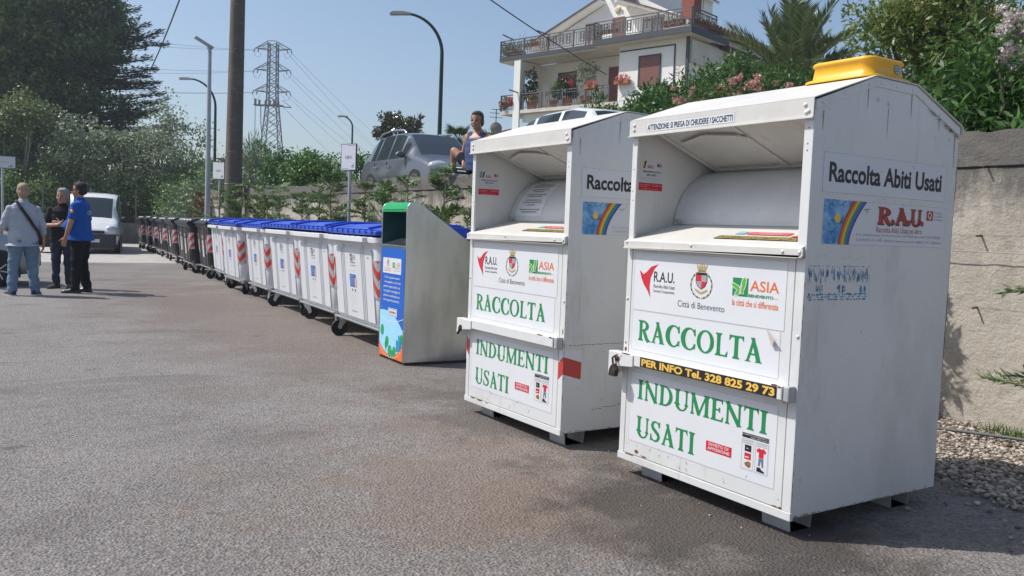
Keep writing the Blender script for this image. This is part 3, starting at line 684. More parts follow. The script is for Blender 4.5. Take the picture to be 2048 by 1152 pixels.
    mb = MB(); text(mb, F, 'Città di Benevento', .418, .994, .327, .033, l, 0, -.004); mb.build('lettering', M_navy, s1)
    mb = MB(); asia_logo(mb, F, .790, 1.083, .098, GR, OR, WH, LGR, l); mb.build('butterfly_logo', mats, s1)
    mb = MB(); text(mb, F, 'ASIA', .900, 1.113, .172, .051, l, 1, .01); text(mb, F, 'BENEVENTO', .892, 1.083, .150, .015, l, 0, .04); text(mb, F, 'S.p.A.', 1.046, 1.083, .026, .008, l, 1)
    text(mb, F, 'la città che si differenzia', .792, 1.036, .281, .032, l, 1, .01); mb.build('lettering', [M_green, M_orange], s1)
    st = MB(); plate(st, F, .066, .722, 1.094, .941, .0004, .0010); outline(st, F, .066, .722, 1.094, .941, .0012, .0012, 1)
    s2 = st.build('word_sticker', [M_vinyl, M_line], T)
    mb = MB(); serif(mb, F, 'RACCOLTA', .118, .778, .876, .112, .0016); mb.build('lettering', M_green, s2)
    st = MB(); plate(st, F, .078, .208, 1.106, .600, .0004, .0010); outline(st, F, .078, .208, 1.106, .600, .0012, .0016, 1)
    s3 = st.build('word_sticker', [M_vinyl, M_line], T)
    mb = MB(); serif(mb, F, 'INDUMENTI', .138, .453, .912, .108, .0016); mb.build('lettering', M_green, s3)
    mb = MB(); serif(mb, F, 'USATI', .140, .243, .452, .114, .0016); mb.build('lettering', M_green, s3)
    if first:   # peeling corner, folded over
        mb = MB(); mb.add([F.p(1.011, .946, .002), F.p(1.085, .900, .03), F.p(1.058, .868, .014), F.p(1.03, .905, .004)], [(0, 1, 3), (3, 1, 2)], 0, True); mb.build('peeling_corner', mat('sticker backing paper', (.52, .46, .40), .7, var=.1), T)
    st = MB(); plate(st, F, .671, .290, .841, .340, .0013, .0020); s4 = st.build('notice', M_red, T)
    mb = MB(); text(mb, F, 'DIVIETO DI', .690, .319, .130, .0155, .0026, 0, .01); text(mb, F, 'AFFISSIONE', .683, .298, .146, .0155, .0026, 0, .01); mb.build('lettering', M_vinyl, s4)
    st = MB(); plate(st, F, .900, .256, 1.068, .440, .0013, .0017); s5 = st.build('picture_sticker', M_vinyl, T)
    mb = MB(); pictos(mb, F, .904, .260, .160, .175, .0022, K, LG, RD, DN, BR, WH); mb.build('print', mats, s5)
    if first:
        st = MB(); plate(st, F, .208, .644, 1.137, .698, .0565, .0572); s6 = st.build('phone_sticker', M_black, T)
        mb = MB(); text(mb, F, 'PER INFO Tel. 328 825 29 73', .221, .650, .905, .041, .0580, 0, .04); mb.build('lettering', M_yel, s6)
        st = MB(); plate(st, F, .13, 1.918, .76, 1.966, .0212, .0218); outline(st, F, .13, 1.918, .76, 1.966, .0222, .001, 1); s7 = st.build('warning_sticker', [M_vinyl, M_line], T)
        mb = MB(); text(mb, F, 'ATTENZIONE: SI PREGA DI CHIUDERE I SACCHETTI', .140, .1+1.825, .610, .031, .0226, 0, .022); mb.build('lettering', M_navy, s7)
    else:
        # hazard bands folded round both front corners
        for (poly, Fx) in (([(1.168, .54), (1.206, .565), (1.206, .455), (1.168, .48)], F), ([(.0, .60), (.04, .56), (.04, .47), (0, .51)], F), ([(0, .565), (.11, .60), (.11, .43), (0, .455)], G)):
            pass
        Mrr = mat('reflective red', (.52, .045, .04), .35, var=.06)
        for Fx, (xa, xb), poly in ((F, (1.160, BW), [(BW, .585), (1.160, .545), (1.160, .435), (BW, .475)]), (F, (0, .040), [(.040, .535), (0, .575), (0, .465), (.040, .425)]), (G, (0, .14), [(0, .475), (.14, .435), (.14, .545), (0, .585)])):
            mb = MB(); plate(mb, Fx, xa, .40, xb, .625, .0008, .0014); flat(mb, Fx, poly, .002, 1); mb.build('hazard_sticker', [M_vinyl, Mrr], T)
        mb = MB()
        for i in range(12): 
            pass
        a0, a1 = 170, 118; P = []
        for i in range(9):
            a = R(a0+(a1-a0)*i/8); P.append((X(cx+(rad+.003)*math.cos(a)), cz+(rad+.003)*math.sin(a)))
        for i in range(8):
            (xa, za), (xb, zb) = P[i], P[i+1]; y0, y1 = Y(.09), Y(.43)
            mb.add([(xa, y0, za), (xa, y1, za), (xb, y1, zb), (xb, y0, zb)], [(0, 1, 2, 3)], 0)
        sh = mb.build('notice_sheet', M_vinyl, T)
        mb = MB()
        for i, (t0, w) in enumerate(((.08, .20), (.14, .26), (.25, .10), (.32, .24), (.38, .20), (.48, .18), (.54, .26), (.64, .14), (.70, .22), (.80, .24), (.86, .26), (.92, .20))):
            a = R(a0+(a1-a0)*t0); b_ = R(a0+(a1-a0)*(t0+.028)); y0, y1 = Y(.26-w/2), Y(.26+w/2)
            pa = [(X(cx+(rad+.0055)*math.cos(q)), cz+(rad+.0055)*math.sin(q)) for q in (a, b_)]
            mb.add([(pa[0][0], y0, pa[0][1]), (pa[0][0], y1, pa[0][1]), (pa[1][0], y1, pa[1][1]), (pa[1][0], y0, pa[1][1])], [(0, 1, 2, 3)])
        mb.build('print', M_lgrey, sh)
    # stickers on the shelf
    ang = math.atan2(.098, .343); FS = Frame((X(-.010), BW/2, 1.3345), (0, -1, 0), (math.cos(ang), 0, math.sin(ang)))
    mb = MB(); flat(mb, FS, rect(.58, .075, 1.10, .135), .002, 0)
    for (y, s) in ((.108, 'SI PREGA DI INSERIRE ESCLUSIVAMENTE ABITI'), (.082, 'USATI IN SACCHETTI BEN CHIUSI GRAZIE')): text(mb, FS, s, .59, y, .50, .017, .0026, 1, .02)
    flat(mb, FS, rect(.72, .165, .98, .215), .002, 2); text(mb, FS, 'NON INTRODURRE', .78, .194, .14, .012, .0026, 3); text(mb, FS, 'ALTRI MATERIALI', .75, .174, .20, .012, .0026, 3)
    flat(mb, FS, [(1.0, .15), (1.09, .14), (1.12, .20), (1.04, .19)], .002, 2); flat(mb, FS, rect(1.09, .15, 1.15, .24), .002, 1); flat(mb, FS, rect(.64, .17, .70, .22), .002, 4)
    mb.build('shelf_sticker', [M_black, mat('yellow print', (.72, .55, .12), .5, var=.05), mat('faded red print', (.62, .10, .10), .5, var=.1), M_vinyl, mat('faded teal print', (.25, .45, .48), .5, var=.2, scale=50)], T)
    # sticker on the inner far cheek (its face looks towards the camera)
    FC = Frame((X(.02), BW/2-.0065, 0), (1, 0, 0), (0, 0, 1))
    st = MB(); plate(st, FC, .035, 1.655, .20, 1.78, .0003, .0009, 0); plate(st, FC, .030, 1.612, .205, 1.6545, .0003, .0010, 1); s8 = st.build('inner_sticker', [M_vinyl2, M_red], T)
    mb = MB(); 
    if not first: flat(mb, FC, rect(.035, 1.735, .066, 1.778), .0014, 4)
    for k, m_ in enumerate((5, 2, 6)): flat(mb, FC, [(.050+k*.006, 1.735), (.056+k*.006, 1.735), (.068+k*.006, 1.778), (.062+k*.006, 1.778)], .0018, m_)
    text(mb, FC, 'R.A.U.', .088, 1.737, .045, .020, .0016, 2, .03); flat(mb, FC, rect(.160, 1.748, .176, 1.766), .0016, 2); flat(mb, FC, rect(.178, 1.748, .195, 1.764), .0016, 3)
    text(mb, FC, 'OPERAZIONE RACCOLTA', .052, 1.712, .135, .011, .0016, 0, .02); text(mb, FC, 'ABITI USATI', .082, 1.694, .072, .011, .0016, 0, .02)
    text(mb, FC, 'PER INFO: raccolta indumenti usati', .045, 1.676, .14, .006, .0016, 3); text(mb, FC, 'società cooperativa', .085, 1.664, .08, .005, .0016, 3)
    text(mb, FC, 'VIETATO ABBANDONARE', .038, 1.641, .075, .006, .0016, 1); text(mb, FC, 'SACCHI A TERRA', .038, 1.630, .055, .006, .0016, 1); text(mb, FC, 'TEL. 328 825 29 73', .130, 1.636, .068, .012, .0016, 1); text(mb, FC, 'i trasgressori saranno puniti', .05, 1.617, .13, .006, .0016, 1)
    mb.build('print', [M_black, mat('pinkish print', (.75, .5, .5), .5, var=0), M_dred, M_lgrey, M_skyp, M_sun, M_navy], s8)
    # ---------------- side stickers
    st = MB(); plate(st, G, .083, 1.583, 1.044, 1.762, .0004, .0010); outline(st, G, .083, 1.583, 1.044, 1.762, .0013, .0018, 1); s9 = st.build('side_sticker', [M_vinyl2, M_line], T)
    mb = MB(); text(mb, G, 'Raccolta Abiti Usati', .124, 1.630, .885, .091, .0017, 0, .03); mb.build('lettering', M_black, s9)
    st = MB(); plate(st, G, .101, 1.350, 1.067, 1.553, .0004, .0010); outline(st, G, .101, 1.350, 1.067, 1.553, .0013, .0014, 1); s10 = st.build('logo_sign', [M_vinyl2, M_line], T)
    mb = MB(); q = lambda t: t**1.7
    xi = lambda t: .214+.095*q(t); xo = lambda t: .294+.118*q(t); n = 14
    flat(mb, G, [(.101, 1.350)]+[(xi(i/n), 1.350+.2025*i/n) for i in range(n+1)]+[(.101, 1.5525)], .0015, 5)
    for b in range(6):
        lo = lambda t: xi(t)+(xo(t)-xi(t))*b/6; hi = lambda t: xi(t)+(xo(t)-xi(t))*(b+1)/6
        for i in range(n): flat(mb, G, [(lo(i/n), 1.350+.2025*i/n), (hi(i/n), 1.350+.2025*i/n), (hi((i+1)/n), 1.350+.2025*(i+1)/n), (lo((i+1)/n), 1.350+.2025*(i+1)/n)], .0020, 6+b)
    disc(G, mb, .203, 1.470, .0205, .0019, 12, 18, .022)
    for (x, y, s, a) in ((.160, 1.533, .036, .7), (.237, 1.530, .036, .5), (.290, 1.534, .018, .2), (.166, 1.456, .024, 0), (.235, 1.455, .032, 1.0), (.165, 1.402, .028, -.1), (.190, 1.366, .028, .8), (.415, 1.512, .030, .1)): swallow(mb, G, x, y, s, a, .0026, 0)
    rau(mb, G, .507, 1.453, .0016, 0, 1.06); rau(mb, G, .500, 1.456, .0030, 1, 1.)
    text(mb, G, 'Raccolta Abiti Usati ed altro', .496, 1.414, .370, .027, .0016, 1, .0)
    flat(mb, G, rect(.898, 1.484, .954, 1.532), .0016, 1); text(mb, G, 'Q', .908, 1.489, .034, .038, .0022, 2, .02)
    for k, s in enumerate(('ISO 9001:2015', 'ISO 14001:2015', 'ISO 45001:2018')): text(mb, G, s, .962, 1.519-k*.0165, .078, .009, .0016, 3)
    text(mb, G, 'R.A.U. - Società Cooperativa - Via Palmolive Nuova km. 7+600 - 00039 Zagarolo (Rm) - P. IVA 13378871003', .344, 1.391, .69, .0155, .0016, 3)
    text(mb, G, 'Tel. 06 95072758 - 391 1160943 - 328 8252973  email: www.coop-sociale-rau@libero.it - PEC: rau@legalmail.it', .345, 1.366, .70, .0155, .0016, 3)
    mb.build('print', [M_black, M_dred, M_vinyl2, M_lgrey, M_line, M_skyp]+M_rain+[M_sun], s10)
    if first:   # torn remains of a removed poster
        mb = MB()
        xs0 = [.03, .075, .115, .155, .195, .235, .275, .31, .345, .385, .42, .45]
        for i, x in enumerate(xs0):
            for k in range(12):
                dx = rs.gauss(0, .009); y0 = 1.172+rs.random()*.05; hh = rs.uniform(.010, .035); w = rs.uniform(.0015, .005)
                flat(mb, G, [(x+dx, y0), (x+dx+w, y0+rs.uniform(-.004, .004)), (x+dx+w*.7, y0+hh), (x+dx, y0+hh*.9)], .0011, k % 2 if i % 4 in (0, 1) else 1)
        for k in range(150):
            x = .02+.44*rs.random(); y0 = 1.094+rs.choice((0, 0, .022, .025, .012)); w = rs.uniform(.003, .012); flat(mb, G, [(x, y0), (x+w, y0+.001), (x+w*.9, y0+rs.uniform(.003, .010)), (x, y0+.006)], .0011+.0002*(k % 3), k % 2)
        for k in range(60):
            x = .025+.43*rs.random()**.9; w = rs.uniform(.002, .008); y0 = rs.choice((1.293, 1.297, 1.285)) if k % 2 else 1.248
            if k % 2 and not (.07 < x < .17 or .22 < x < .32 or .36 < x < .45): continue
            flat(mb, G, [(x, y0), (x+w, y0), (x+w, y0+rs.uniform(.002, .006)), (x, y0+.003)], .0011, 2 if k % 2 else 0)
        for (x, w) in ((.08, .06), (.23, .02), (.265, .02), (.40, .012), (.43, .012)):
            for k in range(14): 
                xx = x+w*rs.random(); y0 = 1.125+.03*rs.random(); flat(mb, G, [(xx, y0), (xx+.004, y0), (xx+.004, y0+.012), (xx, y0+.010)], .0012+.0001*(k % 3), (k+1) % 2)
        mb.build('poster_remains', [mat('torn blue paper', (.03, .25, .46), .8, var=.3, scale=60), mat('faded blue paper', (.16, .33, .48), .8, var=.3, scale=50), M_lgrey], T)
    else:
        mb = MB(); plate(mb, G, .0, .35, .20, .66, .0003, .0006); mb.build('clear_film', M_white, T) if False else None
    # rusty weeps below bolts and along the bottom seam
    mb = MB()
    for (x, z) in ((.37, 2.07), (.71, 2.085), (.95, 1.995), (.53, 2.00), (1.10, 1.93), (.06, 1.94)):
        w = rs.uniform(.002, .005); l_ = rs.uniform(.05, .18); flat(mb, G, [(x-w, z), (x+w, z), (x+w*.4, z-l_), (x-w*.3, z-l_*.9)], .0013)
    for k in range(34):
        x = rs.uniform(.02, 1.1); flake(G, x, .103+rs.random()*.004, .006+.02*rs.random(), .002+.004*rs.random()**2, .0014+.00003*k, 7)
    for k in range(12):
        z = rs.uniform(.15, 1.25); flake(G, .004, z, .003, .006+.02*rs.random(), .0014+.00003*k, 7)
    mb.build('rust_weep', mat('thin rust stain', (.36, .25, .17), .8, var=.3, scale=30), T)
    # scuffs
    mb = MB()
    for k in range(46 if first else 30):
        x = rs.uniform(.04, 1.1); z = rs.uniform(.18, 1.93); a = rs.uniform(-.6, .6)+1.57; l_ = rs.uniform(.004, .022); w = rs.uniform(.0012, .004)
        flat(mb, G, leafpoly(x, z, a, l_, w), .0018)
    for k in range(14):
        x = rs.uniform(.06, 1.14); z = rs.uniform(.14, .23); flat(mb, F, leafpoly(x, z, rs.uniform(0, 3), rs.uniform(.006, .03), rs.uniform(.0015, .004)), .0018)
    mb.build('scuff', mat('dark scuffs', (.14, .13, .12), .8, var=.4, scale=30), T)
    return T
cb1 = clothes_bank((3.1366, 2.4728), 'nearest white clothes bank with a black phone number strip and a tray on its roof', True)
cb2 = clothes_bank((3.1153, 4.2200), 'second white clothes bank behind the nearest one with red hazard bands on its corners', False)
def rounded(x0, y0, x1, y1, r, n=6):
    P = []
    for (cx, cy, a) in ((x1-r, y0+r, -90), (x1-r, y1-r, 0), (x0+r, y1-r, 90), (x0+r, y0+r, 180)):
        for i in range(n+1): P.append((cx+r*math.cos(R(a+90*i/n)), cy+r*math.sin(R(a+90*i/n))))
    return P
def loft(mb, rings, mi=0, sm=True, cap0=True, cap1=True):
    n = len(rings[0]); vs = [p for r in rings for p in r]
    fs = [(j*n+i, j*n+(i+1) % n, (j+1)*n+(i+1) % n, (j+1)*n+i) for j in range(len(rings)-1) for i in range(n)]
    mb.add(vs, fs, mi, sm)
    if cap0: mb.add(rings[0], [tuple(range(n))[::-1]], mi)
    if cap1: mb.add(rings[-1], [tuple(range(n))], mi)
T = thing('yellow_tray', 'yellow plastic tray lying upside down on the roof of the nearest clothes bank', 'tray', (3.694, 2.674, 2.134), R(0))
mb = MB(); a, b = .149, .174
def rr(o, r, z): return [(x, y, z) for x, y in rounded(-a-o, -b-o, a+o, b+o, r)]
loft(mb, [rr(.028, .07, .002), rr(.028, .07, .012), rr(.022, .07, .016), rr(.006, .06, .018), rr(.0, .055, .022), rr(-.008, .05, .082), rr(-.001, .05, .085), rr(-.001, .05, .097), rr(-.006, .05, .104), rr(-.018, .04, .107)])
mb.build('shell', mat('yellow plastic', (.80, .43, .018), .38, var=.04, scale=6, stains=[((.62, .5, .28), 12., .62, .8, (1, 1, 1))]), T)
mb = MB(); FG = Frame((0, -b-.002, .0), (1, 0, 0), (0, .25, .97)); plate(mb, FG, .045, .040, .088, .088, .012, .0126); 
for k in range(3): text(mb, FG, ('MADE IN', 'ITALY', 'PP 5')[k], .049, .074-k*.014, .036, .008, .0132, 1)
mb.build('sticker', [mat('blue-grey sticker', (.35, .45, .55), .5, var=.1), M_navy], T)
# ------------------------------------------------------------------ used oil container
def oil_container():
    w, d = .655, .86
    T = thing('oil_container', 'tall galvanised steel cooking oil container with a blue printed front and green band', 'oil container', (3.575+d/2, 7.745, 0), R(-2.5))
    def X(x): return x-d/2
    F = Frame((X(0), w/2, 0), (0, -1, 0), (0, 0, 1)); G = Frame((X(0), -w/2, 0), (1, 0, 0), (0, 0, 1))
    M = mat('galvanised sheet steel', (.68, .74, .79), .23, 1., var=.05, scale=1.2, bump=.12, bscale=1.2, stains=[((.46, .50, .53), 1.4, .42, .68, (1.6, 1, .5))])  # darker upright bands painted in as soft reflections as well as smudges
    M_in = mat('dark green inner sheet', (.02, .075, .08), .35, .2, var=.15, scale=3)
    prof = [(0, .03), (d, .03), (d, 1.105), (.13, 1.588), (.055, 1.592), (.025, 1.578), (.008, 1.555), (0, 1.525)]
    mb = MB()
    for y in (-w/2, w/2-.02): mb.prism(prof, (X(0), y, 0), (1, 0, 0), (0, 0, 1), (0, .02, 0))
    mb.prism([(d-.02, .03), (d, .03), (d, 1.10), (d-.02, 1.10)], (X(0), -w/2+.02, 0), (1, 0, 0), (0, 0, 1), (0, w-.04, 0))
    mb.prism([(d-.003, 1.105), (.13, 1.586), (.055, 1.590), (.0555, 1.582), (.128, 1.578), (d-.01, 1.099)], (X(0), -w/2+.02, 0), (1, 0, 0), (0, 0, 1), (0, w-.04, 0))
    mb.box((X(.012), -w/2+.02, .03), (X(.018), w/2-.02, 1.165))
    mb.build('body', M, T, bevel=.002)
    mb = MB(); mb.box((X(.02), -w/2-.004, .0), (X(d-.02), w/2+.004, .028)); mb.build('base', mat('black base frame', (.02, .02, .022), .6, var=.2), T)
    mb = MB(); mb.prism([(.054, 1.5905), (.024, 1.5765), (.007, 1.554), (-.001, 1.525), (-.001, 1.497), (.004, 1.497), (.004, 1.525), (.012, 1.552), (.028, 1.572), (.055, 1.585)], (X(0), -w/2+.0205, 0), (1, 0, 0), (0, 0, 1), (0, w-.041, 0))
    gb = mb.build('green_band', mat('green film', (.0, .33, .09), .3, var=.05), T)
    mb = MB(); text(mb, F, "CONTENITORE PER LA RACCOLTA DELL'OLIO VEGETALE", .06, 1.509, .53, .014, .002); mb.build('lettering', mat('dark green print', (.0, .10, .04), .5, var=0), gb)
    # intake niche
    mb = MB(); mb.box((X(.30), -w/2+.021, 1.16), (X(.304), w/2-.021, 1.50)); mb.box((X(.005), -w/2+.021, 1.497), (X(.30), w/2-.021, 1.501))
    mb.box((X(.006), w/2-.0245, 1.17), (X(.30), w/2-.021, 1.497)); mb.build('niche', M_in, T)
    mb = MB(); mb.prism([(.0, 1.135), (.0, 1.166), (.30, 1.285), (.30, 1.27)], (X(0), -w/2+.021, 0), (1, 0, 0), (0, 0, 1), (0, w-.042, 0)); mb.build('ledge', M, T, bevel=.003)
    a = math.atan2(.119, .30); FL = Frame((X(0), w/2, 1.1665), (0, -1, 0), (math.cos(a), 0, math.sin(a)))
    mb = MB(); n = 24
    for (r0, r1, h0, h1, mi) in ((.098, .075, .001, .006, 0), (.075, .0, .0035, .0035, 1)):
        vs = [FL.p(.40+rr*math.cos(2*math.pi*k/n), .16+rr*.95*math.sin(2*math.pi*k/n), h) for rr, h in ((r0, h0), (max(r1, .001), h1)) for k in range(n)]
        mb.add(vs, [(k, (k+1) % n, n+(k+1) % n, n+k) for k in range(n)], mi)
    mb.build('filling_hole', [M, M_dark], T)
    # printed front
    Z0, Z1 = .035, 1.132; u0, u1 = .024, w-.024
    mb = MB(); plate(mb, F, u0, Z0, u1, Z1, -.012, .0)
    pn = mb.build('printed_panel', mat('blue print', (.008, .115, .53), .35, var=.03), T)
    mb = MB(); WH, LB, ORG, GR, TL, MB_ = 0, 1, 2, 3, 4, 5
    W_ = u1-u0; U = lambda t: u0+W_*t
    hill = [(U(i/16), .505-.10*(i/16-.25)**2*1.6-(.09*(i/16)**3)) for i in range(17)]
    flat(mb, F, [(U(0), Z0), (U(1), Z0)]+hill[::-1], .0006, LB)
    flat(mb, F, [(U(0), .44), (U(.3), .40), (U(.7), .41), (U(1), .455), (U(1), .448), (U(.7), .402), (U(.3), .392), (U(0), .432)], .0012, WH)
    bowl = [(U(i/20), .30-.235*math.sqrt(max(0, 1-((i/20-.48)/.56)**2))) for i in range(21)]
    flat(mb, F, [(U(0), Z0), (U(1), Z0)]+bowl[::-1], .0014, ORG)
    for i in range(1, 26, 2):
        t0, t1 = i/26, (i+1)/26; fy = lambda t: .275-.255*math.sqrt(max(0, 1-((t-.48)/.60)**2))+.012
        flat(mb, F, [(U(t0), fy(t0)), (U(t1), fy(t1)), (U(t1), fy(t1)+.009), (U(t0), fy(t0)+.009)], .0020, WH)
    for (t, z, r_) in ((.12, .295, .045), (.34, .19, .045), (.30, .15, .03), (.47, .10, .05), (.66, .11, .042), (.95, .25, .04), (.58, .08, .03)):
        disc(F, mb, U(t), z, r_, .0022, GR, 14, r_*1.25); flat(mb, F, rect(U(t)-.004, z-.06, U(t)+.004, z-.01), .0024, TL)
    for (t, z0, z1, ww) in ((.74, .12, .24, .05), (.82, .13, .285, .055), (.90, .16, .25, .04)): flat(mb, F, [(U(t), z0), (U(t)+ww, z0), (U(t)+ww, z1-.02), (U(t), z1)], .0026, TL)
    flat(mb, F, [(U(.80), .13), (U(.84), .13), (U(.90), .27), (U(.86), .29)], .003, MB_)
    for (x, y, s, a) in ((U(.08), .53, .022, .3), (U(.93), .44, .02, .2)): swallow(mb, F, x, y, s, a, .003, WH)
    flat(mb, F, rounded(U(.08), .880, U(.86), 1.035, .012), .0010, WH); crest(mb, F, U(.30), .945, .07, .08, .0016, 6, 2, 7, 8)
    text(mb, F, 'COMUNE DI', U(.14), .922, W_*.30, .013, .0016, 9); text(mb, F, 'BENEVENTO', U(.14), .900, W_*.30, .013, .0016, 9)
    asia_logo(mb, F, U(.50), .938, .062, 3, 2, 0, 10, .0016); text(mb, F, 'ASIA', U(.66), .952, W_*.17, .045, .0016, 9); text(mb, F, 'BENEVENTO', U(.62), .932, W_*.21, .011, .0016, 3); text(mb, F, 'la città che si differenzia', U(.52), .908, W_*.31, .012, .0016, 9)
    for k, s in enumerate(("L'Olio vegetale esausto", 'consegnalo a noi non', 'gettarlo negli scarichi, ma', 'raccoglilo in bottiglie di', 'plastica e conferiscile nei', 'nostri appositi contenitori.')):
        ww = W_*(.70 if k else .66); text(mb, F, s, U(.13+(.03 if k < 2 else 0)), .822-k*.046, ww, .030, .0014, WH, .012)
    flat(mb, F, rounded(U(.36), .455, U(.74), .535, .008), .0022, WH); outline(mb, F, U(.385), .462, U(.715), .528, .0026, .004, 8); text(mb, F, 'RECUPERO', U(.42), .482, W_*.26, .022, .0028, 8, .03)
    mb.build('print', [M_vinyl, mat('pale blue print', (.33, .66, .86), .4, var=.03), mat('orange film', (.78, .16, .04), .4, var=.03), mat('tree green print', (.02, .34, .09), .4, var=.05), mat('teal print', (.01, .22, .40), .4, var=.05), mat('mid blue print', (.02, .36, .66), .4, var=.05), M_gold, M_lgrey, M_navy, mat('faded red lettering', (.62, .16, .14), .4, var=.05), mat('leaf green print', (.1, .42, .03))], pn)
    mb = MB(); 
    for (u, z) in ((u0-.004, .60), (u0-.004, .12), (u1+.004, .34)): mb.lathe([(.007, 0), (.006, .004), (.0001, .005)], 8, Matrix.Translation(F.p(u, z, .0)) @ Matrix.Rotation(R(-90), 4, 'Y'))
    mb.build('screw', M_steel, T)
    return T
oil_container()
# ------------------------------------------------------------------ wheeled bins
M_tyre = mat('black tyre rubber', (.016, .016, .018), .65, var=.25, scale=20)
M_zinc = mat('bright zinc steel', (.62, .63, .63), .32, .8, var=.12, scale=12, stains=[((.25, .24, .22), 20., .6, .75, (1, 1, 1))])
def castor_meshes():
    mb = MB()   # swivel plate and fork, wheel axis along local Y, trailing to +X
    mb.box((-.06, -.05, .225), (.06, .05, .233)); mb.lathe([(.04, .205), (.042, .224)], 14)
    for s in (-1, 1):
        mb.prism([(-.045, .205), (.045, .205), (.075, .115), (.055, .085), (.030, .088), (.02, .12)], (0, s*.034-.002, 0), (1, 0, 0), (0, 0, 1), (0, .004, 0))
    mb.box((-.045, -.034, .200), (.045, .034, .206)); mb.tube([(.05, -.042, .1), (.05, .042, .1)], .009, 8)
    fork = mb.build('castor', M_zinc); bpy.data.objects.remove(fork)
    fork = bpy.data.meshes['castor']
    mb = MB(); M = Matrix.Translation((.05, 0, .1)) @ Matrix.Rotation(R(90), 4, 'X')
    mb.lathe([(.0, -.012), (.03, -.016), (.034, -.014), (.074, -.014), (.082, -.021), (.092, -.022), (.098, -.016), (.1, 0), (.098, .016), (.092, .022), (.082, .021), (.074, .014), (.034, .014), (.03, .016), (.0, .012)], 26, M)
    o = mb.build('wheel', M_tyre); w = o.data; bpy.data.objects.remove(o)
    return fork, w
FORK, WHEEL = castor_meshes()
def castor(parent, x, y, a):
    c = bpy.data.objects.new('castor', FORK); COL.objects.link(c); c.parent = parent; c.location = (x, y, 0); c.rotation_euler = (0, 0, a)
    w = bpy.data.objects.new('wheel', WHEEL); COL.objects.link(w); w.parent = c
    return c
def bin_ring(z, hx, hy, r, x0=0.): return [(x0+x, y, z) for x, y in rounded(-hx, -hy, hx, hy, r, 6)]
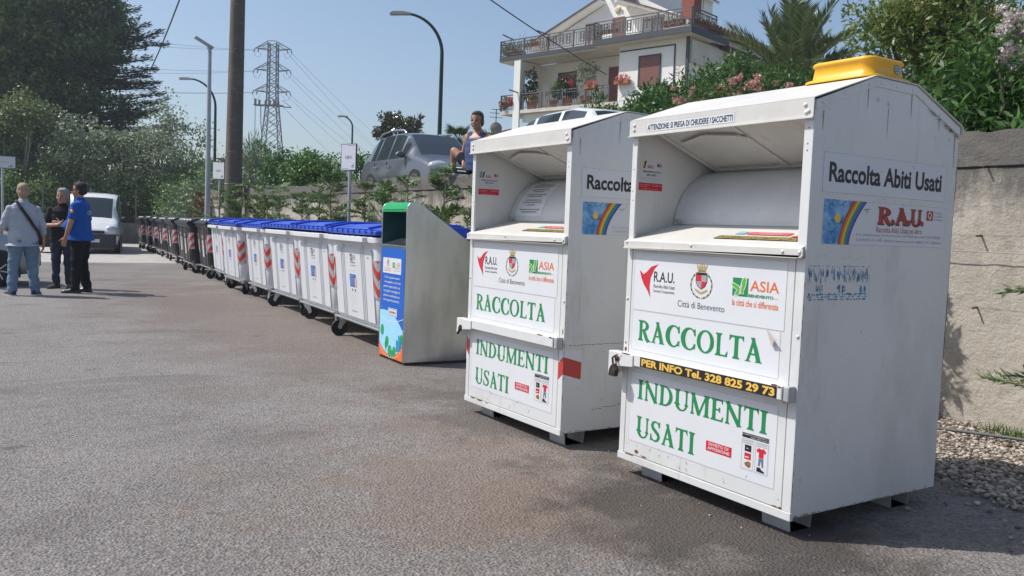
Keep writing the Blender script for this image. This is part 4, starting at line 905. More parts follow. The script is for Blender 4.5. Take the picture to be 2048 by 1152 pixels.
def make_bin(white):
    T = thing('wheeled_bin', 'bin', 'waste bin')
    base = mat('white moulded polyethylene', (.66, .675, .70), .42, var=.03, scale=2.5, stains=[((.5, .47, .42), 3., .62, .85, (1, 1, .5))]) if white else mat('black moulded polyethylene', (.012, .0125, .014), .40, var=.15, scale=3, stains=[((.035, .035, .033), 3., .6, .85, (1, 1, .4))])
    lidm = mat('blue lid plastic', (.022, .078, .50), .40, var=.05, scale=3, stains=[((.09, .17, .48), 5., .62, .9, (1, 1, 1))]) if white else mat('charcoal lid plastic', (.022, .023, .025), .36, var=.2, scale=3, stains=[((.06, .06, .058), 4., .58, .85, (1, 1, 1))])
    # body rings (x: depth, front at -hx)
    HX0, HX1, HY0, HY1 = .42, .50, .825, .865
    def dims(z): 
        t = (z-.25)/(1.13-.25); return HX0+(HX1-HX0)*t, HY0+(HY1-HY0)*t
    mb = MB(); rings = []
    for z in (.25, .28, .6, 1.0, 1.10, 1.13):
        hx, hy = dims(z); rings.append(bin_ring(z, hx-(.03 if z == .25 else 0), hy-(.03 if z == .25 else 0), .13))
    rings.append(bin_ring(1.165, .53, .895, .10)); loft(mb, rings); mb.build('body', base, T)
    mb = MB(); loft(mb, [bin_ring(1.165, .535, .905, .09), bin_ring(1.168, .545, .915, .09), bin_ring(1.222, .55, .92, .09), bin_ring(1.228, .54, .91, .09)], sm=False)
    mb.prism(rect(-.60, 1.17, -.54, 1.222), (0, -.62, 0), (1, 0, 0), (0, 0, 1), (0, 1.24, 0)) if white else None
    mb.build('rim', base, T, bevel=.004)
    # front panels and ribs stand proud of the body
    lean = math.atan2(HX1-HX0, .88); Fz = Frame((-HX0-.001, 0, .25), (0, -1, 0), (-math.sin(lean), 0, math.cos(lean)))
    mb = MB(); H = .855
    for (a, b) in ((-.655, -.42), (-.392, -.366), (-.338, -.312), (-.284, .284), (.312, .338), (.366, .392), (.42, .655)):
        top = H-(.0 if b-a < .1 else .01)
        pts = [(a, .05), (b, .05)] + ([(b, top-.02), (b-.012, top), (a+.012, top), (a, top-.02)] if b-a > .1 else [(b, top+.01), ((a+b)/2, top+.028), (a, top+.01)])
        mb.prism(pts, Fz.p(0, 0, 0), Fz.u, Fz.v, Fz.n*.014)
    mb.build('front_panel', base, T, bevel=.003)
    # lid
    if white:
        mb = MB(); prof = [(-.56, 1.229), (-.56, 1.268), (-.545, 1.278), (-.49, 1.285), (-.25, 1.345), (.05, 1.368), (.50, 1.362), (.54, 1.34), (.545, 1.229)]
        mb.prism(prof, (0, -.905, 0), (1, 0, 0), (0, 0, 1), (0, 1.81, 0)); mb.build('lid', lidm, T, bevel=.012, seg=3)
        for k in range(9):
            mb = MB(); y = -.80+k*.2; mb.box((-.578, y-.035, 1.248), (-.49, y+.035, 1.262)); mb.box((-.578, y-.030, 1.262), (-.57, y+.030, 1.284)); mb.box((-.57, y+.02, 1.262), (-.50, y+.03, 1.290)); mb.build('lid_hinge', lidm, T, bevel=.003)
        for y in (-.70, .70): mb = MB(); mb.tube([(-.56, y, 1.30), (-.30, y, 1.358), (.5, y, 1.378)], .016, 6); mb.build('lid_rib', lidm, T)
    else:
        mb = MB(); prof = [(-.585, 1.205), (-.575, 1.225), (-.545, 1.262), (-.50, 1.275), (-.36, 1.335), (.0, 1.372), (.45, 1.36), (.545, 1.32), (.55, 1.229), (-.53, 1.229)]
        mb.prism(prof, (0, -.905, 0), (1, 0, 0), (0, 0, 1), (0, 1.81, 0)); mb.build('lid', lidm, T, bevel=.012, seg=3)
        a = math.atan2(.06, .14); FH = Frame((-.50, 0, 1.2755), (0, -1, 0), (math.cos(a), 0, math.sin(a)))
        mb = MB(); n = 20
        for y in (-.52, 0., .52):
            for (r0, r1, h0, h1, mi) in ((.125, .10, .004, .022, 0), (.10, .085, .022, .018, 0), (.085, .001, .018, .006, 1)):
                vs = [FH.p(y+rr*math.cos(2*math.pi*k/n), .08+rr*.7*math.sin(2*math.pi*k/n), h) for rr, h in ((r0, h0), (r1, h1)) for k in range(n)]
                mb.add(vs, [(k, (k+1) % n, n+(k+1) % n, n+k) for k in range(n)], mi)
        mb.build('throw_hole', [mat('dull dark steel', (.12, .125, .13), .4, .6, var=.2), M_dark], T)
    # chassis rail, corner posts
    mb = MB(); mb.bar((-.40, -.84, .238), (-.40, .84, .238), .035, .03); mb.tube([(-.435, -.80, .245), (-.435, .80, .245)], .013, 7); mb.bar((.36, -.80, .238), (.36, .80, .238), .03, .03)
    for y in (-.70, .70): mb.bar((-.40, y, .236), (.36, y, .236), .05, .02)
    mb.build('chassis', M_zinc, T)
    for s in (-1, 1):
        mb = MB(); mb.tube([(-.05, s*.88, .98), (-.05, s*.97, .98)], .022, 10); mb.lathe([(.03, -.012), (.034, 0), (.03, .012)], 12, Matrix.Translation((-.05, s*.97, .98)) @ Matrix.Rotation(R(90), 4, 'X'))
        mb.build('trunnion', M_tyre if not white else M_zinc, T)
    for (x, y, a) in ((-.36, -.71, R(200)), (-.36, .71, R(250)), (.33, -.71, R(10)), (.33, .71, R(330))): castor(T, x, y, a)
    # reflective chevrons wrapped round the front corners
    Mr = mat('reflective red', (.52, .045, .04), .35, var=.06); Mw = mat('reflective silver', (.46, .47, .48), .3, .2, var=.05)
    hgt = .40; zb = .58 if white else .60
    for sg in (-1, 1):
        mb = MB(); ww = .108; ncol = 10; rr_ = .13; sh_ = -.040
        def pt(s_, z):   # s_ along the surface from the corner bisector, positive towards the side face
            hx, hy = dims(z); arc = rr_*math.pi/4
            if abs(s_) <= arc: th = R(225)+s_/rr_; q = (-(hx-rr_)+ (rr_+.0145)*math.cos(th), -(hy-rr_)+(rr_+.0145)*math.sin(th))
            elif s_ < 0: q = (-hx-.0145, -(hy-rr_)+(-s_-arc))
            else: q = (-(hx-rr_)+(s_-arc), -hy-.0145)
            return (q[0], q[1]*(-sg) if sg > 0 else q[1], z)
        per = .185
        for j in range(ncol):
            sa, sb = sh_-ww+2*ww*j/ncol, sh_-ww+2*ww*(j+1)/ncol
            off = (lambda s_: abs(s_-sh_)*1.1) if white else (lambda s_: -(s_-sh_)*.75*sg)
            for k in range(-3, 6):
                for mi, (lo, hi) in enumerate(((0, .5), (.5, 1))):
                    P = []
                    for s_ in (sa, sb):
                        z0 = zb+(k+lo)*per+off(s_); z1 = zb+(k+hi)*per+off(s_)
                        P.append((s_, max(zb, min(zb+hgt, z0)), max(zb, min(zb+hgt, z1))))
                    if all(p[2]-p[1] < 1e-5 for p in P): continue
                    mb.add([pt(P[0][0], P[0][1]), pt(P[1][0], P[1][1]), pt(P[1][0], P[1][2]), pt(P[0][0], P[0][2])], [(0, 1, 2, 3)], mi)
        mb.build('chevron_sticker', [Mr, Mw], T)
    # front labels
    P_ = Frame(Fz.p(0, 0, .0145), Fz.u, Fz.v); mb = MB()
    if white:
        mb.add([P_.p(x, y, .0006) for x, y in rounded(-.135, .40, .085, .545, .006)], [tuple(range(28))], 0)
        for k, (s, w_) in enumerate((('CARTA E', .10), ('CARTONE', .12), ('SOLO CARTA', .12), ('E CARTONCINO', .12))): text(mb, P_, s, -.120, .515-k*.030, w_, .016, .0012, 1)
        flat(mb, P_, [(.03, .41), (.10, .395), (.11, .50), (.04, .51)], .0014, 2)
        disc(P_, mb, -.06, .365, .022, .0008, 3, 12, .016); disc(P_, mb, .04, .365, .022, .0008, 4, 12, .016)
        asia_logo(mb, P_, -.085, .70, .085, 5, 5, 1, 6, .0008); text(mb, P_, 'ASIA', .015, .715, .085, .055, .0008, 6); text(mb, P_, 'BENEVENTO', -.075, .672, .165, .018, .0008, 5, .01); text(mb, P_, 'la città che si differenzia', -.085, .64, .18, .016, .0008, 5)
        for k in range(9): text(mb, P_, ('cosa mettere: giornali e riviste', 'libri quaderni fogli', 'scatole e imballaggi', 'cosa non mettere: plastica', 'carta unta o sporca', 'scontrini carta oleata')[k % 6], -.12, .325-k*.020, .11 if k < 7 else .05, .008, .0008, 7); 
        for k in range(7): text(mb, P_, ('tovaglioli bicchieri', 'carta da forno', 'poliaccoppiati')[k % 3], .01, .325-k*.020, .09, .008, .0008, 7)
        text(mb, P_, 'numero verde 800 194 919', -.13, .115, .2, .016, .0008, 5); text(mb, P_, '1700 LT', .50, .745, .075, .018, .0008, 5, .01)
        for (x, k) in ((-.06, 3), (.04, 4)): disc(P_, mb, x, .59, .014, .0007, 7, 10)
        mb.build('label', [mat('blue label print', (.02, .14, .48), .4, var=.05), M_vinyl, mat('salmon print', (.72, .36, .30), .5, var=.15, scale=60), M_green, M_dred, M_navy, M_lgrey, mat('pale grey print', (.52, .53, .55), .5, var=.05)], T)
    else:
        flat(mb, P_, rect(-.11, .22, .11, .52), .0006, 0); flat(mb, P_, rect(-.11, .53, .11, .60), .0006, 0); flat(mb, P_, rect(-.09, .64, .09, .72), .0006, 2)
        for k in range(8): text(mb, P_, ('INDIFFERENZIATO', 'rifiuto secco', 'non riciclabile', 'solo sacchetti', 'ben chiusi')[k % 5], -.095, .485-k*.032, .16-.02*(k % 3), .015, .0012, 1)
        flat(mb, P_, rect(.50, .30, .56, .62), .0006, 0); flat(mb, P_, rect(-.60, .30, -.54, .62), .0006, 0); text(mb, P_, 'SECCO RESIDUO', -.095, .555, .19, .024, .0012, 1, .01)
        mb.build('label', [M_vinyl, M_navy, M_lgrey], T)
    return T
WB = make_bin(True); KB = make_bin(False)
ORD = ['', 'second', 'third', 'fourth', 'fifth', 'sixth', 'seventh', 'eighth']
def place_bins(proto, spots, group, names, seed):
    rs = random.Random(seed); out = []
    for i, (yr, xf, sl) in enumerate(spots):
        o = proto if i == 0 else copy_tree(proto)
        a = -math.atan(sl); fx, fy = xf, yr
        # front right bottom corner of the body at (xf, yr)
        lx, ly = -.42, -.825; ca, sa = math.cos(a), math.sin(a)
        o.location = (fx-(lx*ca-ly*sa), fy-(lx*sa+ly*ca), 0); o.rotation_euler = (0, 0, a)
        tag(o, names[i], 'waste bin', group); out.append(o)
        o.rotation_euler.z += R(rs.uniform(-1.6, 1.6)) if i else 0; o.location.x += rs.uniform(-.03, .03) if i else 0
        la = R(rs.uniform(0., 1.6)); hp = Vector((.54, 0, 1.229)); Rl = Matrix.Rotation(la, 3, 'Y')
        for c in o.children:
            if c.name.startswith(('lid', 'throw')): c.rotation_euler = (0, la, 0); c.location = hp-Rl @ hp
        for c in o.children:
            if c.name.startswith('castor'): c.rotation_euler = (0, 0, rs.uniform(0, 6.28) if i else c.rotation_euler[2])
    return out
WBS = place_bins(WB, [(8.22, 3.69, .07), (10.05, 3.85, .075), (11.87, 4.01, .08), (13.68, 4.16, .08), (15.55, 4.20, .085), (17.72, 4.44, .08)], 'white bins with blue lids',
   ['white wheeled bin with a blue lid standing right beside the steel oil container'] + ['white wheeled bin with a blue lid, %s counted from the oil container' % ORD[i] for i in range(1, 5)] + ['white wheeled bin with a blue lid, last of its row and touching the black bins'], 5)
for c in WBS[0].children:
    if c.name.startswith('castor'):
        if c.location.x < 0: c.rotation_euler = (0, 0, R(70) if c.location.y < 0 else R(175))
def bx(y): return 4.46+.084*(y-17.75)
KY = [19.75, 21.75, 24.0, 26.5, 29.3, 32.1, 34.9, 37.7]
KBS = place_bins(KB, [(y, bx(y)-(.16 if i == 1 else 0), .10 if i == 1 else .085) for i, y in enumerate(KY)], 'black bins at the far end of the row',
   ['black wheeled bin next to the last white bin', 'black wheeled bin, second from the white bins, standing a little forward'] + ['black wheeled bin, %s counted from the white bins' % ORD[i] for i in range(2, 7)] + ['black wheeled bin at the far end of the row by the fence'], 6)
# black lock box on the side of the fifth white bin
mb = MB(); mb.box((-.30, -.955, .66), (-.13, -.86, .85)); o = mb.build('side_buffer', M_tyre, WBS[4], bevel=.02)
# ------------------------------------------------------------------ posts, lamps, signs
def utility_pole():
    T = thing('utility_pole', 'thick brown-grey utility pole rising behind the bins', 'pole', (6.13, 23.8, 0))
    M = mat('weathered pole concrete', (.125, .105, .085), .9, var=.22, scale=3, bump=.3, bscale=30, stains=[((.30, .27, .23), 4., .62, .72, (1, 1, 9)), ((.06, .055, .05), 2., .55, .75, (1, 1, .3))])
    mb = MB(); mb.tube([(0, 0, -.2), (.02, 0, 3), (.05, 0, 6), (.09, 0, 10), (.12, 0, 12.5)], [.245, .222, .200, .172, .155], 22); mb.build('shaft', M, T)
    mb = MB(); mb.lathe([(.236, 2.31), (.238, 2.32), (.236, 2.33)], 22, Matrix.Translation((.015, 0, 0))); mb.build('wire_band', mat('thin steel band', (.5, .5, .5), .4, .6, var=0), T)
    rs = random.Random(8); mb = MB()
    for k in range(46):
        z = rs.uniform(1.5, 10); a0 = rs.uniform(R(180), R(330)); da = rs.uniform(.3, 1.3); r_ = .2445-.0072*z+.003; P = [(.009*z+r_*math.cos(a0+da*i/5), r_*math.sin(a0+da*i/5), z+.012*math.sin(i+k)) for i in range(6)]
        mb.tube(P, .0035, 4)
    mb.build('hoop_mark', mat('pale hoop marks', (.34, .31, .27), .9, var=.3), T)
utility_pole()
def steel_lamp():
    T = thing('street_lamp', 'slim grey steel lamp post with a flat tilted head', 'street lamp', (6.02, 26.2, 0))
    M = mat('galvanised lamp steel', (.40, .43, .46), .45, .5, var=.08, scale=3)
    mb = MB(); mb.tube([(0, 0, 0), (0, 0, 2), (.01, 0, 6.12)], [.085, .078, .055], 12); mb.build('post', M, T)
    mb = MB(); mb.tube([(.01, 0, 6.12), (.01, 0, 6.28), (-.03, .0, 6.36)], [.06, .055, .05], 10)
    mb.bar((.10, -.02, 6.34), (-.42, .0, 6.60), .20, .06); mb.build('lamp_head', M, T, bevel=.02)
steel_lamp()
def curved_lamp(loc, h, reach, label, ang, r=.055):
    T = thing('street_lamp', label, 'street lamp', loc, ang, 'dark green curved street lamps')
    M = mat('dark green lamp paint', (.008, .035, .025), .4, var=.1); mb = MB()
    k = reach/2.2; arc = [(-reach*(1-math.cos(t))*.86, 0, h-1.9*k+1.9*k*math.sin(t)) for t in [math.pi/2*i/14*1.02 for i in range(15)]]
    mb.tube([(0, 0, 0), (0, 0, h*.35)] + arc + [(-reach*.90, 0, h+.0)], [r*1.35, r*1.15]+[r*(.95-.35*i/14) for i in range(15)]+[r*.55], 9); mb.build('post', M, T)
    mb = MB(); mb.prism([(0, -.05), (.62, -.01), (.60, .05), (.40, .075), (.1, .07), (0, .03)], (-reach*.90-.58*k, -.09, h-.005), (1, 0, -.04), (0.04, 0, 1), (0, .18, 0)); mb.build('lamp_head', mat('pale lamp housing', (.38, .40, .42), .5, .2, var=.1), T, bevel=.02)
# ------------------------------------------------------------------ pylon and lines
def v3(*a): return Vector(a)
def pylon():
    bx_, by_, bz = 57.6, 191.0, 2.0
    T = thing('lattice_pylon', 'dark lattice electricity pylon with three cross arms rising over the trees', 'pylon', (bx_, by_, bz), -0.572)
    M = mat('dark weathered pylon steel', (.075, .085, .10), .6, .3, var=.15, scale=.6)
    zt = 38.6
    prof = [(0, 3.3), (15.5, 1.95), (25.5, 1.12), (27.5, 1.0), (zt, .92)]
    def hw(z):
        for (a, wa), (b, wb) in zip(prof[:-1], prof[1:]):
            if z <= b: return wa+(wb-wa)*(z-a)/(b-a)
        return prof[-1][1]
    mb = MB(); zs = [0]
    while zs[-1] < zt-1.2: zs.append(zs[-1]+max(1.15, hw(zs[-1])*1.35))
    zs.append(zt)
    cs = [(-1, -1), (1, -1), (1, 1), (-1, 1)]
    for a, b in zip(zs[:-1], zs[1:]):
        wa, wb = hw(a), hw(b)
        for k in range(4):
            (i, j), (p, q) = cs[k], cs[(k+1) % 4]
            mb.bar((i*wa, j*wa, a), (i*wb, j*wb, b), .20, .20); mb.bar((i*wa, j*wa, a), (p*wb, q*wb, b), .11, .11); mb.bar((p*wa, q*wa, a), (i*wb, j*wb, b), .11, .11)
    mb.build('mast', M, T)
    for (za, l, r_) in ((37.5, 4.1, 3.9), (32.9, 4.2, 3.8), (28.2, 4.3, 3.8)):
        mb = MB()
        for sx, L_ in ((-1, l), (1, r_)):
            w = hw(za)
            for sy in (-1, 1):
                mb.bar((sx*w, sy*w, za-.25), (sx*L_, 0, za), .15, .15); mb.bar((sx*w, sy*w, za+1.45), (sx*L_*.94, 0, za+.05), .14, .14); mb.bar((sx*w, sy*w, za+1.2), (sx*(w+L_)/2, sy*w*.45, za-.1), .09, .09)
            mb.bar((sx*(L_-1.2), -.5, za), (sx*(L_-1.2), .5, za), .1, .1)
        mb.bar((-hw(za), -hw(za), za+1.5), (hw(za), -hw(za), za+1.5), .13, .13)
        mb.build('cross_arm', M, T)
        mb = MB()
        for sx, L_ in ((-1, l), (1, r_)):
            for dx in (0, .9): mb.tube([(sx*(L_-dx), 0, za-.1), (sx*(L_-dx+.25), .1, za-.85)], .12, 6)
            mb.tube([(sx*(L_+.2), 0, za-.9), (sx*(L_-.3), 0, za-1.9), (sx*(L_-1.0), 0, za-2.0), (sx*(L_-1.5), 0, za-.9)], .035, 4)
        mb.build('insulator', mat('insulator glass', (.10, .12, .14), .3, var=.1), T)
    mb = MB(); mb.box((-4.0, -.9, 24.9), (2.4, .9, 25.1)); mb.box((-3.9, -.5, 25.1), (-3.7, .5, 26.4)); mb.box((-3.0, -.5, 25.1), (-2.8, .5, 26.2)); mb.box((2.4, -.3, 24.7), (4.2, .3, 24.85)); mb.bar((2.2, 0, 26.2), (4.2, 0, 24.8), .18, .1)
    for x in (-1.5, -.6, .4, 1.3): mb.lathe([(.25, 25.1), (.28, 25.6), (.18, 26.2)], 8, Matrix.Translation((x, 0, 0)))
    mb.build('platform', mat('rusty pylon fittings', (.10, .075, .07), .8, .2, var=.3), T)
    mb = MB(); mb.tube([(-3.8, 0, 25), (-3.85, 0, 12), (-4.1, 0, 0)], .07, 5); mb.tube([(-2.6, 0, 25), (-2.5, 0, 21), (-2.2, 0, 18)], .10, 5); mb.build('down_cable', M, T)
    return Matrix.Translation((bx_, by_, bz)) @ Matrix.Rotation(-0.572, 4, 'Z')
PM = pylon()
M_wire = mat('aluminium conductor', (.20, .225, .25), .5, .4, var=0)
def wire(a, b, sag, r, label, group=None, m=None, n=24, twist=False):
    a, b = Vector(a), Vector(b); mb = MB()
    P = [a.lerp(b, i/n)-Vector((0, 0, sag*4*(i/n)*(1-i/n))) for i in range(n+1)]
    mb.tube(P, r, 5); return tag(mb.build('overhead_wire', m or M_wire), label, 'wire', group)
gw = 'power lines of the lattice pylon'
for za, wy, nm in ((37.4, 29.6, 'top'), (32.8, 24.6, 'middle'), (28.1, 21.0, 'bottom')):
    for k, dx in enumerate((-4.2, -3.2)): wire(PM @ Vector((dx, 0, za-.3)), (10.9-k*1.2, 150.2, wy-.4*k-(.0 if za < 30 else 1.0*k)), .6, .030, 'thin overhead line running left from the %s cross arm of the lattice pylon' % nm, gw)
    for k, dx in enumerate((3.9, 3.0)): wire(PM @ Vector((dx, 0, za-.6)), (207-9*k, 405, 26.5-(37.5-za)*1.05-2*k), 2.0, .034, 'thin overhead line falling right from the %s cross arm of the lattice pylon' % nm, gw)
wire(PM @ Vector((2.2, 0, 25)), (196, 409, 6), 2, .04, 'lowest overhead line falling right from the platform of the lattice pylon', gw)
POLETOP = (6.24, 23.8, 12.2)
Mc = mat('black twisted cable', (.025, .026, .03), .7, var=.3, scale=60)
wire(POLETOP, (9.14, 54.4, 9.9), .5, .032, 'black twisted cable climbing steeply from the dark tree to the utility pole', None, Mc)
wire(POLETOP, (27.2, 34.2, 9.35), .35, .026, 'black cable descending from the utility pole to the house balcony', None, Mc)
# ------------------------------------------------------------------ house
def house():
    T = thing('house', 'cream two storey house with long balconies, gabled attic and brick chimney', 'house', (26.5, 43.3, 3.0), R(-75))
    Mw = mat('cream render', (.80, .765, .70), .9, var=.07, scale=.5, bump=.08, bscale=20, stains=[((.45, .41, .35), .8, .60, .85, (1, 1, .4))])
    Mwh = mat('white render', (.84, .83, .80), .9, var=.05, scale=.6)
    Msl = mat('balcony slab concrete', (.62, .58, .52), .9, var=.1, scale=1.2, stains=[((.25, .16, .10), 1.5, .62, .75, (1, 1, 1))])
    Mdk = mat('dark slate edging', (.055, .058, .066), .6, var=.1)
    Mir = mat('dark wrought iron', (.13, .13, .135), .6, .3, var=0)
    Mbr = mat('brown wood joinery', (.17, .08, .045), .6, var=.2, scale=3)
    Msh = mat('maroon roller shutter', (.20, .075, .06), .6, var=.08, scale=2, bump=.2, bscale=2)
    Mti = mat('brown roof tiles', (.13, .075, .055), .85, var=.3, scale=3, bump=.4, bscale=8)
    Mbk = mat('red chimney brick', (.26, .075, .045), .9, var=.25, scale=6, bump=.3, bscale=20)
    G_ = glassmat('house window glass', (.05, .07, .09), .08)
    Mcur = mat('net curtain', (.42, .46, .48), .8, var=.25, scale=4)
    def B(name, a, b, m, parent=T, bevel=0): mb = MB(); mb.box(a, b); return mb.build(name, m, parent, bevel)
    # lower floors
    mb = MB()
    mb.box((1.3, 1.8, -2.0), (8.5, 9.0, 8.1)); mb.box((8.505, .0, -2.0), (12.6, 9.0, 8.1))
    mb.box((1.0, 1.805, -2), (1.295, 9.0, 5.05))
    mb.build('lower_wall', Mw, T)
    B('front_block_face', (8.56, -.012, 5.3), (11.86, -.002, 7.8), Mwh)
    # arched side wall at the left end
    mb = MB(); arch = [(.35, 5.25), (.35, 6.9)]+[(.95-.6*math.cos(R(180*i/12)), 6.9+.55*math.sin(R(180*i/12))) for i in range(1, 12)]+[(1.55, 6.9), (1.55, 5.25)]
    poly = [(.0, 5.2), (.0, 8.09)] + [(1.795, 8.09), (1.795, 5.2)]
    outer = [(0, 5.2)] + [(0, 8.09), (1.795, 8.09), (1.795, 5.2)] + arch[::-1]
    mb.prism([(0.02, 5.2), (.02, 8.09), (.95, 8.09), (.95, 7.46)] + [(.95-.6*math.cos(R(180*i/12)), 6.9+.55*math.sin(R(180*i/12))) for i in range(5, -1, -1)] + [(.35, 5.2)], (1.32, 0, 0), (0, 1, 0), (0, 0, 1), (.32, 0, 0))
    mb.prism([(1.79, 5.2), (1.79, 8.09), (.952, 8.09), (.952, 7.46)] + [(.95-.6*math.cos(R(180*i/12)), 6.9+.55*math.sin(R(180*i/12))) for i in range(7, 13)] + [(1.55, 5.2)], (1.32, 0, 0), (0, 1, 0), (0, 0, 1), (.32, 0, 0))
    mb.build('arched_side_wall', Mw, T)
    B('corner_pillar', (1.18, -.10, -2.), (1.66, .019, 8.09), Mwh)
    # balcony slabs
    mb = MB(); mb.box((-.02, -.02, 8.12), (7.3, 1.79, 8.27)); mb.box((7.305, -.62, 8.10), (13.1, 1.79, 8.29)); a = mb.build('upper_balcony_slab', Msl, T)
    mb = MB(); mb.box((-.05, -.06, 8.275), (7.25, .05, 8.42)); mb.box((-.06, -.065, 8.18), (7.1, -.025, 8.27)); mb.box((7.26, -.68, 8.14), (13.14, -.625, 8.45)); mb.box((13.105, -.62, 8.14), (13.16, 3.0, 8.45)); mb.build('slab_edging', Mdk, T)
    B('lower_balcony_slab', (.12, -.05, 5.08), (8.5, 1.79, 5.27), Msl); B('lower_slab_beam', (1.7, .2, 4.6), (8.5, .4, 5.075), Mw)
    # attic gable
    mb = MB(); D_ = 8.0
    mb.prism([(2.2, 8.29), (12.6, 8.29), (12.6, 8.85), (8.2, 11.15), (8.2, 12.6), (6.0, 12.6), (6.0, 10.95), (2.2, 9.45)], (0, 1.8, 0), (1, 0, 0), (0, 0, 1), (0, D_, 0)); mb.build('attic_wall', Mwh, T)
    mb = MB()
    for (a, b, w0) in (((.75, 9.02), (6.15, 11.05), 1.15), ((7.55, 10.78), (13.0, 8.72), .7), ((5.7, 12.4), (7.1, 13.2), 1.0), ((7.1, 13.2), (8.5, 12.4), 1.0)):
        du = (Vector((b[0]-a[0], b[1]-a[1])).normalized()); nx, nz = -du[1], du[0]
        mb.prism([a, b, (b[0]+nx*.10, b[1]+nz*.10), (a[0]+nx*.10, a[1]+nz*.10)], (0, w0, 0), (1, 0, 0), (0, 0, 1), (0, 9.0, 0), 0)
        mb.prism([(a[0]+nx*.102, a[1]+nz*.102), (b[0]+nx*.102, b[1]+nz*.102), (b[0]+nx*.16, b[1]+nz*.16), (a[0]+nx*.16, a[1]+nz*.16)], (0, w0-.06, 0), (1, 0, 0), (0, 0, 1), (0, 9.0, 0), 1)
    mb.prism([(7.5, 10.62), (7.55, 10.78), (8.2, 11.05), (8.25, 10.9)], (0, .7, 0), (1, 0, 0), (0, 0, 1), (0, 2, 0), 0)
    rf = mb.build('roof', [Mwh, Mti], T)
    # right side: eave tiles, canopy, attic window
    mb = MB()
    for k in range(26): w = -.2+k*.36; mb.tube([(12.8, w, 8.86), (13.25, w, 8.78)], .13, 6)
    mb.box((12.7, -.3, 8.62), (13.2, 9.2, 8.72)); mb.build('eave_tiles', Mti, T)
    mb = MB(); mb.prism([(12.605, 8.0), (13.15, 7.98), (13.15, 8.06), (12.605, 8.2)], (0, 3.01, 0), (1, 0, 0), (0, 0, 1), (0, 6.2, 0)); 
    for k in range(16): w = 3.1+k*.38; mb.tube([(12.61, w, 8.2), (13.17, w, 8.07)], .08, 6)
    mb.build('side_canopy', Mti, T); B('side_wall_band', (12.603, .1, 6.9), (12.75, 9.0, 7.97), Msl)
    f = B('window', (12.605, 1.25, 8.10), (12.66, 2.50, 8.56), Mbr); B('pane', (12.662, 1.34, 8.16), (12.668, 2.40, 8.50), G_, f)
    B('downpipe', (12.56, -.14, 5.0), (12.70, -.02, 8.09), Mdk)
    mb = MB(); mb.box((8.56, -.05, 7.78), (11.9, -.014, 7.84)); mb.box((11.84, -.05, 5.3), (11.90, -.014, 7.778)); mb.build('face_trim', Mdk, T)
    ch = B('chimney', (10.25, 3.0, 8.9), (11.0, 3.75, 13.2), Mbk); B('chimney_flashing', (10.2, 2.95, 9.45), (11.05, 3.8, 9.75), Mdk, ch)
    # openings
    def window(name, u0, u1, z0, z1, w, door=False, shut=1.0, col=Msh):
        mb = MB(); 
        for (a, b) in (((u0-.09, z0), (u0, z1+.08)), ((u1, z0), (u1+.09, z1+.08)), ((u0, z1), (u1, z1+.08))): mb.box((a[0], w-.06, a[1]), (b[0], w-.003, b[1]))
        o = mb.build(name, Mdk if not door else Mbr, T)
        if shut > 0: B('shutter', (u0+.002, w-.045, z1-(z1-z0)*shut), (u1-.002, w-.012, z1-.002), col, o)
        if shut < 1: B('pane', (u0+.002, w-.03, z0), (u1-.002, w-.01, z1-(z1-z0)*shut-.003), G_, o)
    window('window', 3.05, 4.2, 6.0, 7.45, 1.8, shut=.62); window('window', 9.85, 11.0, 5.9, 7.38, 0.-.012, shut=1); window('door', 6.68, 7.22, 5.28, 7.42, 1.8, True, 1)
    def french(u0, u1, z0, z1, w):
        mb = MB(); mb.box((u0, w-.05, z0), (u0+.08, w-.003, z1)); mb.box((u1-.08, w-.05, z0), (u1, w-.003, z1)); mb.box((u0+.08, w-.05, z1-.08), (u1-.08, w-.003, z1)); m_ = (u0+u1)/2; mb.box((m_-.07, w-.05, z0), (m_+.07, w-.003, z1-.081))
        o = mb.build('french_door', Mbr, T); B('pane', (u0+.081, w-.03, z0), (m_-.071, w-.01, z1-.082), Mcur, o); B('pane', (m_+.071, w-.03, z0), (u1-.081, w-.01, z1-.082), Mcur, o)
    french(4.82, 5.42, 8.3, 10.05, 1.8); french(8.65, 9.90, 8.3, 9.80, 1.8); window('door', 6.80, 7.38, 8.3, 10.08, 1.8, True, 1, mat('chestnut door wood', (.24, .10, .055), .6, var=.15))
